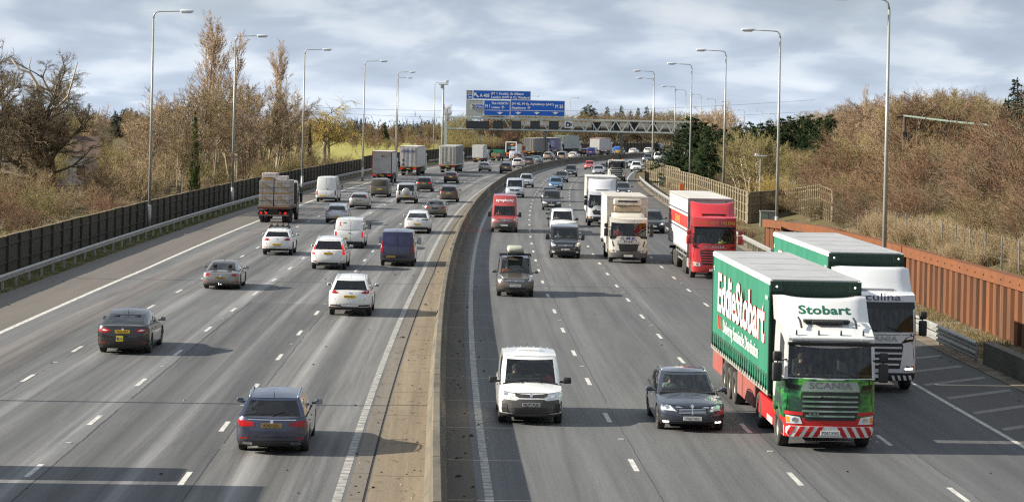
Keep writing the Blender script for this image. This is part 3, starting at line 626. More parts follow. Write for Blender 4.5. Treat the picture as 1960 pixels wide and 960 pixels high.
def plane_mark(px, py, s, parent):
    p = wx(px, py); k = s * GY / FOC
    poly = [(0, 1), (.13, .7), (.13, .25), (1, -.3), (1, -.5), (.13, -.2), (.13, -.65), (.4, -.85), (.4, -1), (0, -.88), (-.4, -1), (-.4, -.85), (-.13, -.65), (-.13, -.2), (-1, -.5), (-1, -.3), (-.13, .25), (-.13, .7)]
    MB().prism([(p.x - g0.x + x * k, p.z + z * k) for x, z in poly], -.46, -.452).build('aircraft_symbol', sgn_white, parent)
plane_mark(962.5, 204.6, 3.5, sC); plane_mark(1012.5, 205.3, 3.5, sD)
for xa, xb, sg, ys_ in ((928, 974.6, sC, 211.2), (978.6, 1079, sD, 212)):
    a, b = wx(xa, ys_), wx(xb, ys_); zc = wx((xa + xb) / 2, ys_).z; MB().box(a.x - g0.x, b.x - g0.x, -.46, -.452, zc - .05, zc + .05).build('divider_line', sgn_white, sg)
for px, sg in ((957, sC), (992, sD), (1027.5, sD), (1063, sD)):
    p = wx(px, 215.2); k = GY / FOC
    MB().prism([(p.x - g0.x + x * k, p.z - .1 + z * k) for x, z in ((0, -3), (6.2, 1.6), (2.2, 1.0), (1.5, 1.9), (-1.5, 1.9), (-2.2, 1.0), (-6.2, 1.6))], -.46, -.452).build('lane_arrow', sgn_white, sg)
sE = sign('small junction 21 distance plate left of the M1 sign'); panel_px('sign_panel', 902.3, 199.8, 909.4, 208.2, plain('sign_black', (0, 0, 0)), sE, y=-.40, border=sgn_white); panel_px('distance_panel', 909.6, 199.8, 924.7, 208.2, sgn_blue, sE, y=-.40, border=sgn_white)
tpx('21', 905.8, 206, 3.8, sE, align='CENTER', y=-.52, wid=5); tpx('1\u00bdm', 917.2, 206, 4.0, sE, align='CENTER', y=-.52, wid=11.5)
panel_px('backing_board', 892.6, 191, 925.8, 222.6, sgn_back, gan, y=-.31)
for px in (894.5, 912, 932, 957, 985, 1010, 1040, 1073):
    p = wx(px, 224); zt = wx(px, 176 if px < 1014 else 194).z; MB().box(p.x - g0.x - .06, p.x - g0.x + .06, -.28, -.16, gz1 - .1, zt).build('sign_support', gm, gan)
dk = plain('signal_black', (.014, .015, .017), .5); dk2 = plain('signal_face', (.028, .032, .040), .35)
for i, (a, b) in enumerate(((892.5, 936), (944, 962.3), (979.6, 997.4), (1015.2, 1033), (1050.8, 1069))):
    q = empty('lane_signal', (g0.x, GY, 0), label=['wide blank message sign at the left end of the gantry', 'blank black lane signal, first after the wide message sign', 'blank black lane signal, second after the wide message sign', 'blank black lane signal under the M25 sign, left one', 'blank black lane signal next to the white camera sign'][i], cat='lane signal', group='lane signals on the gantry')
    X0, X1, zb, zt = panel_px('signal_box', a, 231.8, b, 246, dk, q, y=-.2, th=.35)
    MB().box(X0 + .12, X1 - .12, -.565, -.55, zb + .12, zt - .12).build('signal_face', dk2, q); MB().box(X0 + .3, X1 - .3, -.2, -.13, gz1 - .3, gz1).build('bracket', gm, q)
for i, (a, b) in enumerate(((1133.4, 1150.5), (1171.5, 1186), (1205, 1222), (1246, 1257))):
    q = empty('lane_signal', (g0.x, GY, 0), label='black back of a lane signal seen through the lattice, ' + ['nearest the camera sign', 'second past the camera sign', 'third past the camera sign', 'beside the tall street lamp'][i], cat='lane signal', group='lane signals facing the other way')
    X0, X1, zb, zt = panel_px('signal_box', a, 234, b, 249, dk, q, y=2.1, th=.4); MB().box(X0 + .3, X0 + .4, 1.63, 1.7, gz0 + .2, zt - .2).build('bracket', gm, q)
q = sign('small white square sign with a black speed camera symbol on the gantry'); X0, X1, zb, zt = panel_px('sign_panel', 1080.8, 231.3, 1096.2, 245.2, sgn_white, q, y=-.22)
cx, cz, k = (X0 + X1) / 2, (zb + zt) / 2, (X1 - X0) / 2
MB().prism([(cx + x * k, cz + z * k) for x, z in ((-.72, -.55), (.35, -.55), (.35, .45), (-.05, .45), (-.12, .62), (-.5, .62), (-.55, .45), (-.72, .45))], -.315, -.305).box(cx + .42 * k, cx + .75 * k, -.315, -.305, cz - .35 * k, cz + .3 * k).build('camera_symbol', M['ink'], q)
MB().lathe([(-.325, k * .22), (-.32, k * .22)], 14, 'y', (cx - .22 * k, 0, cz - .1 * k)).prism([(cx - .22 * k + .24 * k * math.cos(t * .5236), cz - .1 * k + .24 * k * math.sin(t * .5236)) for t in range(12)], -.325, -.317).build('lens_symbol', sgn_white, q)
# ------------------------------------------------------------ overbridge behind the gantry
BY = 493.0
bconc = noisy('bridge_concrete', (.20, .18, .155), (.13, .12, .10), .5, .85, 0, 6, .2); bsteel = noisy('bridge_girder_paint', (.125, .105, .085), (.09, .078, .065), .6, .7)
br = empty('overbridge', (W(984, 250, BY).x, BY, 0), label='long low road bridge crossing the motorway behind the gantry', cat='bridge')
bx = W(1360, 250, BY).x - br.location.x
MB().box(0, bx, 0, .5, 5.3, 6.25).box(0, bx, 3.4, 3.9, 5.3, 6.25).build('girder', bsteel, br); MB().box(-1, bx + 1, -.25, 4.2, 6.25, 6.5).build('deck', bconc, br)
mb = MB(); 
for i in range(int(bx / 2)): mb.box(i * 2, i * 2 + .08, -.15, -.05, 6.6, 7.55)
mb.build('parapet_posts', M['galv'], br); MB().box(0, bx, -.14, -.10, 6.62, 7.45).build('parapet_panel', noisy('parapet', (.46, .44, .38), (.36, .34, .30), .8, .8), br)
for px in (1043.5, 1191): x = W(px, 260, BY).x - br.location.x; MB().box(x - .26, x + .26, .2, 3.6, -.1, 5.3, .05).build('pier', bconc, br)
# path climbing the embankment
pv = []; 
for i in range(16):
    y = 452 + i * 2.6; xa, xb = W(905, 300, 452).x, W(921, 300, 452).x
    for X in (xa + i * .03, xb + i * .03): pv.append((X, y, terrain(X, y) + .06))
tagp(mesh_obj('path', pv, [(2 * i, 2 * i + 1, 2 * i + 3, 2 * i + 2) for i in range(15)], noisy('gravel_path', (.30, .29, .25), (.20, .19, .16), 1.5, .9)), kind='structure')
# ------------------------------------------------------------ small roadside things
p = W(1470, 412, 183); cb = empty('roadside_cabinet', (p.x, 183, .0), label='grey green roadside cabinet in front of the pale timber fence', cat='cabinet')
MB().box(-.62, .62, -.3, .3, .1, 1.45, .02).build('cabinet_body', noisy('cabinet_paint', (.20, .235, .215), (.15, .175, .16), 2, .5), cb); MB().box(-.66, .66, -.34, .34, 1.45, 1.52).build('cabinet_lid', M['galv'], cb); MB().box(-.01, .01, -.31, -.302, .15, 1.4).box(.08, .12, -.325, -.30, .7, .85).build('door_seam', M['trim'], cb)
p = G(1292, 352) ; cb = empty('roadside_cabinet', (P(292, 14.9).x, P(292, 14.9).y, 0), label='small pale grey cabinet beside a short post at the far end of the guard rail', cat='cabinet')
MB().box(-.4, .4, -.3, .3, 0, 1.25, .02).build('cabinet_body', noisy('cabinet_pale', (.36, .36, .34), (.28, .28, .26), 2, .5), cb); MB().box(-.43, .43, -.33, .33, 1.25, 1.3).build('cabinet_lid', M['galv'], cb); MB().box(-1.1, -1.04, -.03, .03, 0, 1.0).build('marker_stake', M['white'], cb)
p = P(243, 15.3); pp = empty('marker_post', (p.x, p.y, 0), label='orange topped white marker post in front of the long pale fence', cat='marker post')
MB().box(-.16, .16, -.05, .05, 0, .95).build('post', M['white'], pp); MB().box(-.24, .24, -.08, .08, .95, 1.85).build('orange_panel', plain('orange_panel', (.75, .16, .02), .5), pp)
p = W(1455, 330, 205); h0 = terrain(p.x, 205); pp = empty('sign_post', (p.x, 205, h0), label='thin pale post with a flat cross plate among the bushes behind the pale fence', cat='post'); h = W(1455, 299, 205).z - h0
MB().tube([(0, 0, -.1), (0, 0, h)], .05).build('post', M['pole'], pp); MB().box(-.55, .55, -.15, .15, h, h + .08).box(-.45, -.2, -.12, .12, h + .08, h + .25).build('cross_plate', M['white'], pp)
p = W(1730, 285, 176); h0 = terrain(p.x, 176); h = W(1730, 219, 176).z - h0
up = empty('utility_pole', (p.x, 176, h0), label='weathered wooden utility pole on the brushy hillside', cat='utility pole'); MB().tube([(0, 0, -.2), (0, 0, h)], [.16, .12], 8).build('pole', noisy('pole_wood', (.12, .09, .06), (.07, .055, .04), 3, .9), up)
MB().box(-.55, .55, -.05, .05, h - .25, h - .13).box(-.12, .30, -.16, -.05, h - 1.9, h - 1.3).build('crossarm', M['trim'], up)
a = Vector((p.x, 176, h0 + h - .1)); b = W(1900, 240, 150); mb = MB(); mb.tube([a, a.lerp(b, .33) - Vector((0, 0, .03)), a.lerp(b, .66) - Vector((0, 0, .04)), b], .07, 6)
tagp(mb.build('covered_cable', noisy('green_sheath', (.17, .22, .18), (.13, .17, .14), 2, .7)), label='thick pale grey green covered cable running off the utility pole', cat='cable')
# overhead lines far away
for i, (ya, yb) in enumerate(((176, 207), (197, 215))):
    a, b = W(560, 212 - i * 9, 900), W(1560, 213 - i * 22, 900); mb = MB(); mb.tube([a.lerp(b, t) - Vector((0, 0, 9 * 4 * t * (1 - t) * .35)) for t in [k / 14 for k in range(15)]], .055, 4)
    tagp(mb.build('power_line', M['trim']), label=['upper', 'lower'][i] + ' thin power line sagging across the distant sky', cat='power line')
# house glimpsed behind the bare trees
hp = W(78, 345, 262); ho = empty('house', (hp.x, 262, -.2), label='white walled house with a brick gable behind the gnarled bare tree', cat='house')
ho.rotation_euler = (0, 0, R(14)); MB().box(-6, 6, -3.5, 3.5, 0, 3.2).build('wall', noisy('white_render', (.62, .62, .60), (.5, .5, .48), 1, .9), ho)
MB().prism([(-3.9, 3.2), (3.9, 3.2), (0, 5.4)], -6.3, 6.3, 'x').build('roof', noisy('brown_tiles', (.13, .085, .06), (.09, .06, .045), 1.2, .9, stretch=(1, 1, 4)), ho)
for x in (-4, -1.3, 1.6, 4.2): f_ = MB().box(x - .6, x + .6, -3.56, -3.48, 1.0, 2.3).build('window', M['white'], ho); MB().box(x - .5, x + .5, -3.58, -3.565, 1.1, 2.2).build('pane', M['gloss_black'], f_)
MB().box(2.2, 3.0, -.4, .4, 4.6, 6.3).build('chimney', noisy('brick', (.24, .10, .06), (.18, .075, .05), 4, .9), ho)
# ------------------------------------------------------------ vehicles
VS = 0.965
def lerp(a, b, t): return a + (b - a) * t
def half_loop(w, yR, yF, cR, cF, ny, na=6, nx=2.5):
    """right half of a rounded outline from rear centre to front centre"""
    out = []
    for i in range(na + 1):
        a = math.pi / 2 * i / na; out.append((w * math.sin(a) ** (2 / nx) if i else 0.0, yR + cR - cR * math.cos(a) ** (2 / nx) if i < na else yR + cR))
    for i in range(1, ny): out.append((w, lerp(yR + cR, yF - cF, i / ny)))
    for i in range(na + 1):
        a = math.pi / 2 * i / na; out.append((w * math.cos(a) ** (2 / nx) if i < na else 0.0, yF - cF + cF * math.sin(a) ** (2 / nx)))
    return out
def mirror_faces(n, rows):
    """closed loop indexes of a half list mirrored"""
    return
_bcache = {}
def fit(pts, x): return float(np.interp(x, [a for a, b in pts], [b for a, b in pts]))
def shell(root, p):
    """body, glazing and the surface used to seat details"""
    L, Wd, H, g = p['L'], p['W'] / 2, p['H'], p['g']; yF, yR = L / 2, -L / 2
    F = lambda f: yR + f * L
    ax = [(yR + p['ro'], p['wr']), (yF - p['fo'], p['wr'])] if not p.get('axles') else [(a, p['wr']) for a in p['axles']]
    arch = p.get('arch', .055)
    sh = lambda y: fit(p['sh'], (y - yR) / L)
    rows = p.get('rows') or [(0, .93, .10, .09), (.14, .985, .02, .02), (.42, 1, 0, 0), (.68, .998, .012, .012), (.88, .985, .05, .035), (1.0, .955, .12, .075)]
    ny = p.get('ny', 30); cF, cR = p.get('cF', .50), p.get('cR', .36); V = []; nose = p.get('nose', 1); tail = p.get('tail', 1)
    for k, (fz, wk, dF, dR) in enumerate(rows):
        hl = half_loop(Wd * wk, yR + dR * tail, yF - dF * nose, cR, cF, ny, nx=p.get('nx', 2.5)); n = len(hl); ring = []
        for x, y in hl:
            gg = g + p.get('lip', .05) * (1 if abs(y) > L * .42 else 0); z = gg + fz * (sh(y) - gg)
            for ya, r in ax:
                d = abs(y - ya); Ra = r + arch
                if d < Ra and x > Wd * .75:
                    za = r + math.sqrt(Ra * Ra - d * d); z = max(z, min(za + .035 * k, sh(y) - .012 * (len(rows) - 1 - k)))
                    if k < 3: x = max(x, Wd * (.985 + .012 * (k > 0)))
            ring.append((x, y, z))
        V.append(ring)
    n = len(V[0]); N = 2 * n - 2
    def full(r): return r + [(-x, y, z) for x, y, z in reversed(r[1:-1])]
    vv = []; ff = []; mi = []
    for r in V: vv += full(r)
    mf = p.get('matfn')
    for k in range(len(V) - 1):
        for i in range(N):
            j = (i + 1) % N; ff.append((k * N + i, k * N + j, (k + 1) * N + j, (k + 1) * N + i))
            zc = (vv[k * N + i][2] + vv[(k + 1) * N + j][2]) / 2; mi.append(mf(zc, k) if mf else (2 if (k == 0 and p.get('sill', True)) or k in p.get('dark_rows', ()) else 0))
    # deck over the shoulder ring
    top = V[-1]; b = len(vv); m = 5; cr = p.get('crown', .06); cab0, cab1 = F(p['rb']), F(p['wb']); wd = Wd * rows[-1][1]
    for (x, y, z) in top:
        for q in range(m + 1):
            X = x * (1 - 2 * q / m); fr = min((yF - abs(y if y > 0 else -y)) / .5, 1) if True else 1
            vv.append((X, y, z + cr * max(0, 1 - (X / wd) ** 2) * (max(fr, .15) if x > .01 else .15)))
    for i in range(n - 1):
        for q in range(m):
            a = b + i * (m + 1) + q; ff.append((a, a + 1, a + m + 2, a + m + 1)); yc = (top[i][1] + top[i + 1][1]) / 2; xc = top[i][0] * (1 - (2 * q + 1) / m)
            mi.append(3 if cab0 + .05 < yc < cab1 - .08 and not p.get('solid') else 0)
    # cabin
    wb0, wt0 = Wd * p.get('cw', .93), Wd * p.get('rw', .72); rb, rt, wb, wt = (F(p[k]) for k in ('rb', 'rt', 'wb', 'wt')); bF, bR = p.get('bowF', .16), p.get('bowR', .09)
    roof = lambda y: fit(p['roof'], (y - yR) / L)
    side = p['side']; us = []; kinds_ = []
    for (u0, u1, kd) in side:
        k_ = max(1, int((u1 - u0) / .09)) if kd == 'g' or u1 - u0 > .2 else 1
        for q in range(k_): us.append(lerp(u0, u1, q / k_)); kinds_.append((kd, u0))
    us.append(side[-1][1]); fr_ = p.get('fr', [0, .3, .6, .86, .965]); gr_ = p.get('rear_glass', True); gf_ = True
    cols = []
    for q, a in enumerate(fr_): cols.append(('r', a))
    for u in us: cols.append(('s', u))
    for a in reversed(fr_): cols.append(('f', a))
    ck = ([('g' if gr_ else 'p', 'R')] * 3 + [('p', 'R')] + [('p', 'R')]) + kinds_ + [('p', 'F')] + [('p', 'F')] + [('g', 'F')] * 3
    if p.get('black_pillars'): ck = [(('b' if a == 'p' and c in ('R', 'F') else a), c) for a, c in ck]
    nc = len(cols); ts = p.get('ts') or [0, .07, .36, .66, .90, 1.0]; gtop = p.get('gtop', len(ts) - 2); gbR = p.get('gbR', 1); bul = p.get('bulge', .03)
    grid = []
    def cp(c, w_, yr_, yf_):
        kd, a = c
        if kd == 'r': return (a * w_, yr_ + bR * a * a)
        if kd == 'f': return (a * w_, yf_ - bF * a * a)
        e = p.get('tumble', .03) * (abs(a - .5) * 2) ** 2; return (w_ * (1 - e), lerp(yr_ + bR, yf_ - bF, a))
    for t in ts:
        row = []
        for c in cols:
            x0, y0 = cp(c, wb0, rb, wb); x1, y1 = cp(c, wt0, rt, wt); z0 = sh(y0) - .02 + p.get('cabz', 0); z1 = roof(y1)
            if c[0] != 's': z1 = roof(y1)
            bb = bul * math.sin(math.pi * t * .9); x = lerp(x0, x1, t) + (bb if c[0] == 's' else 0); y = lerp(y0, y1, t) + (bb * .8 * (1 if c[0] == 'f' else -1 if c[0] == 'r' else 0))
            row.append((x, y, lerp(z0, z1, t)))
        grid.append(row)
    NC = 2 * nc - 2; b = len(vv); glass = {}
    for r in grid: vv += full(r)
    fk = ck + list(reversed(ck)); lab = {}
    for k in range(len(ts) - 1):
        for i in range(NC):
            j = (i + 1) % NC; q = (b + k * NC + i, b + k * NC + j, b + (k + 1) * NC + j, b + (k + 1) * NC + i); kd, gid = fk[i]; s_ = 'R' if i < nc - 1 else 'L'
            lo_k = gbR if gid == 'R' else p.get('gbF', 1) if gid == 'F' else 1
            if kd == 'g' and lo_k <= k < gtop: glass.setdefault((gid if gid in ('R', 'F') else (s_, gid)), []).append(q)
            else: ff.append(q); mi.append(1 if kd in 'gb' and k < gtop and (kd == 'b' or gid not in ('R', 'F')) and (gid in ('R', 'F') or k >= 1) else p.get('cabmat', 0))
    b2 = len(vv); tp = grid[-1]; rc = p.get('rcrown', .055); wmx = max(a[0] for a in tp)
    for (x, y, z) in tp:
        for q in range(m + 1):
            X = x * (1 - 2 * q / m); ed = min(abs(y - wt), abs(y - rt)) / .35; vv.append((X, y, z + rc * max(0, 1 - (X / wmx) ** 2) * min(.25 + ed, 1)))
    for i in range(nc - 1):
        for q in range(m): a = b2 + i * (m + 1) + q; ff.append((a, a + 1, a + m + 2, a + m + 1)); mi.append(p.get('roofmat', 0))
    body = mesh_obj('body', vv, ff, p['mats'], root, True, mi=mi)
    bm = bmesh.new(); bm.from_mesh(body.data); bmesh.ops.remove_doubles(bm, verts=bm.verts, dist=.0008); bmesh.ops.recalc_face_normals(bm, faces=bm.faces); bm.to_mesh(body.data); bm.free()
    body.data.set_sharp_from_angle(angle=R(40))
    allf = ff + [q for l in glass.values() for q in l]
    tree = BVHTree.FromPolygons([Vector(q) for q in vv], allf)
    for gid, qs in glass.items():
        idx = sorted({i for q in qs for i in q}); mp = {a: c for c, a in enumerate(idx)}
        nm_ = 'windscreen' if gid == 'F' else 'rear_window' if gid == 'R' else 'side_window'
        gm_ = p.get('gmF') if gid == 'F' else p.get('gmR') if gid == 'R' else p.get('gmS')
        mesh_obj(nm_, [vv[i] for i in idx], [tuple(mp[i] for i in q) for q in qs], gm_ or M['glass'], root, True)
    # underside and wheel housings
    mb = MB(); mb.box(-Wd * .72, Wd * .72, yR + .18, yF - .2, g + .03, min(sh(0) - .15, g + .55)); mb.build('underbody', M['trim'], root)
    return dict(root=root, tree=tree, L=L, W=Wd * 2, H=H, sh=sh, F=F, yF=yF, yR=yR, ax=ax, p=p, wb=wb, wt=wt, rb=rb, rt=rt, wb0=wb0, roof=roof, wt0=wt0)
def decal_geo(S, poly, side='F', off=.008, grid=.10, depth=.012):
    n = len(poly); pts = []
    for i in range(n):
        a, b = Vector(poly[i]), Vector(poly[(i + 1) % n]); k = max(1, int((b - a).length / grid))
        for q in range(k): pts.append(a.lerp(b, q / k))
    m = len(pts); xs_ = [q[0] for q in pts]; zs_ = [q[1] for q in pts]; gx = np.arange(min(xs_) + grid / 2, max(xs_), grid); gz = np.arange(min(zs_) + grid / 2, max(zs_), grid)
    allp = pts + [Vector((a, b)) for a in gx for b in gz]
    vs, es, fs, *_ = delaunay_2d_cdt(allp, [(i, (i + 1) % m) for i in range(m)], [list(range(m))], 1, 1e-5)
    dr = {'F': Vector((0, -1, 0)), 'B': Vector((0, 1, 0)), 'R': Vector((-1, 0, 0)), 'L': Vector((1, 0, 0)), 'T': Vector((0, 0, -1))}[side]; out = []
    for q in vs:
        if side in 'FB': o = Vector((q[0], 0, q[1])) - dr * 9
        elif side == 'T': o = Vector((q[0], q[1], 9))
        else: o = Vector((0, q[0], q[1])) - dr * 9
        h = S['tree'].ray_cast(o, dr)
        if h[0] is None: h = S['tree'].find_nearest(o + dr * (9 - (S['L'] / 2 if side in 'FB' else S['W'] / 2)))
        out.append(h[0] - dr * off)
    nv = len(out); f = [tuple(q) for q in fs]; cnt = {}
    for q in f:
        for i in range(len(q)): e = tuple(sorted((q[i], q[(i + 1) % len(q)]))); cnt[e] = cnt.get(e, 0) + 1
    if depth > 0:
        rim = [e for e, c in cnt.items() if c == 1]; out = out + [q + dr * (off + depth) for q in out]; f = f + [(a, b, b + nv, a + nv) for a, b in rim]
    return out, f
def decal(S, name, poly, mat, side='F', off=.008, parent=None, grid=.10, mirror=False, depth=.012):
    """a piece hugging the body surface; poly in (x,z) for front/rear, (y,z) for sides; it has a rim"""
    v, f = decal_geo(S, poly, side, off, grid, depth); return mesh_obj(name, v, f, mat, parent or S['root'], False)
_wh = {}
def wheel(parent, x, y, r, w, style, n=26):
    """tyre with a rim child; style: alloy, dark, steel, truck, plain"""
    k = (round(r, 3), round(w, 3), style)
    if k not in _wh:
        t = MB(); hw = w / 2; rr = r * (.64 if style != 'truck' else .56)
        t.lathe([(-hw * .85, rr), (-hw, rr + (r - rr) * .35), (-hw * .96, r * .95), (-hw * .7, r), (hw * .7, r), (hw * .96, r * .95), (hw, rr + (r - rr) * .35), (hw * .85, rr), (hw * .5, rr * .98), (-hw * .5, rr * .98), (-hw * .85, rr)], n)
        tm = t.build('tyre', M['tyre']); tm.data.polygons.foreach_set('use_smooth', [True] * len(tm.data.polygons)); rm = MB()
        if style == 'truck':
            rm.lathe([(hw * .7, rr * 1.02), (hw * .55, rr * .92), (-hw * .1, rr * .62), (-hw * .1, rr * .42), (hw * .5, rr * .38), (hw * .62, rr * .2), (hw * .62, .001)], n)
            for i in range(8): a = i * math.pi / 4; c_, s_ = math.cos(a), math.sin(a); rm.box(-hw * .12, hw * .02, c_ * rr * .52 - .02, c_ * rr * .52 + .02, s_ * rr * .52 - .02, s_ * rr * .52 + .02)
        else:
            rm.lathe([(hw * .86, rr * 1.0), (hw * .80, rr * .90), (hw * .2, rr * .86), (hw * .1, .001)], n, m=1)
            if style != 'plain':
                for i in range(5 if style != 'steel' else 9):
                    a = i * 2 * math.pi / (5 if style != 'steel' else 9); Mx = Matrix.Rotation(a, 4, 'X'); rm.M = Mx
                    rm.add([(hw * .80, -rr * .13, rr * .90), (hw * .80, rr * .13, rr * .90), (hw * .62, rr * .09, .03), (hw * .62, -rr * .09, .03), (hw * .4, -rr * .13, rr * .90), (hw * .4, rr * .13, rr * .90), (hw * .3, rr * .09, .03), (hw * .3, -rr * .09, .03)], [(0, 1, 2, 3), (0, 4, 5, 1), (1, 5, 6, 2), (0, 3, 7, 4)])
                rm.M = Matrix.Identity(4)
            rm.lathe([(hw * .66, rr * .16), (hw * .70, .001)], 10)
        rimm = {'alloy': M['rim'], 'dark': M['dark_rim'], 'steel': M['steel_rim'], 'truck': M['steel_rim'], 'plain': M['rim']}[style]
        ro = rm.build('rim', [rimm, M['trim']]); _wh[k] = (tm.data, ro.data); bpy.data.objects.remove(tm); bpy.data.objects.remove(ro)
    tm, ro = _wh[k]; o = bpy.data.objects.new('wheel', tm); C.objects.link(o); o.parent = parent; o.location = (x, y, r)
    q = bpy.data.objects.new('rim', ro); C.objects.link(q); q.parent = o
    if x < 0: o.rotation_euler = (0, 0, math.pi)
    return o
def rrect(x0, x1, z0, z1, r=.03):
    return [(x0 + r, z0), (x1 - r, z0), (x1, z0 + r), (x1, z1 - r), (x1 - r, z1), (x0 + r, z1), (x0, z1 - r), (x0, z0 + r)]
def plate(S, side, z, text=None, mat=None, x=0, w_=.52, h_=.115, out=.012):
    d = 1 if side == 'F' else -1; h = S['tree'].ray_cast(Vector((x, d * 9, z)), Vector((0, -d, 0))); y = (h[0].y if h[0] else d * S['L'] / 2)
    y += d * out; o = MB().box(x - w_ / 2, x + w_ / 2, min(y, y + d * .014), max(y, y + d * .014), z - h_ / 2, z + h_ / 2, .004).build('number_plate', mat or (M['wplate'] if side == 'F' else M['yplate']), S['root'])
    if text:
        rot = Matrix.Rotation(math.pi, 4, 'Z') if side == 'F' else Matrix.Identity(4); put_text('plate_lettering', text, M['ink'], o, (x, y + d * .017, z - .036), .108, .012, sx=.86, rot=rot)
    return o
def mirrors(S, y=None, z=None, sz=1.0, mat=None, mat2=None, big=False):
    y = S['wb'] - .38 if y is None else y; z = (S['sh'](y) + .10) if z is None else z; w_ = S['W'] / 2
    for s in (-1, 1):
        mb = MB(); x0, x1 = sorted((s * (w_ + .03), s * (w_ + .03 + .19 * sz))); hh = (.13 if not big else .27) * sz
        mb.box(x0, x1, y - .05, y + .07, z - hh * .45, z + hh * .65, .035); mb.bar((s * (w_ * .93), y, z - hh * .2), (s * (w_ + .06), y, z - hh * .15), .06, .05)
        o = mb.build('door_mirror', mat or M['trim'], S['root'], True); x0, x1 = x0 + .02, x1 - .02
        MB().box(x0, x1, y - .058, y - .052, z - hh * .36, z + hh * .55).build('mirror_glass', plain('mirror_glass', (.35, .42, .5), .05, .9), o)
def seats(S, rows_=((.0,),), wheel_y=None):
    z = S['sh'](0); mb = MB()
    for y in rows_:
        for x in (-.37, .37): mb.box(x - .24, x + .24, y - .14, y + .02, z - .3, z + .16, .05); mb.box(x - .12, x + .12, y - .13, y - .03, z + .18, z + .36, .04)
    mb.build('seats', M['seat'], S['root'], True)
    yw = rows_[0] + .52; MB().box(-S['W'] * .43, S['W'] * .43, yw + .08, S['wb'] - .12, z - .08, z + .035, .03).build('dashboard', M['inner'], S['root'])
    st = MB(); st.M = Matrix.Translation((.37, yw, z + .06)) @ Matrix.Rotation(R(-62), 4, 'X')
    st.tube([(.17 * math.cos(a), .17 * math.sin(a), 0) for a in [i * math.pi / 8 for i in range(17)]], .014, 5, cap=False); st.build('steering_wheel', M['trim'], S['root'])
def seam(S, pts, side, w_=.012, key='shut_lines', mat=None, off=.003):
    """a shut line: narrow dark strip along pts, gathered into one part"""
    mb = S.setdefault(key, MB())
    for a, b in zip(pts[:-1], pts[1:]):
        a, b = Vector(a), Vector(b); t = (b - a).normalized(); nn = Vector((-t.y, t.x)) * w_ / 2; v, f = decal_geo(S, [tuple(a - nn), tuple(b - nn), tuple(b + nn), tuple(a + nn)], side, off, .15, 0); mb.add(v, f)
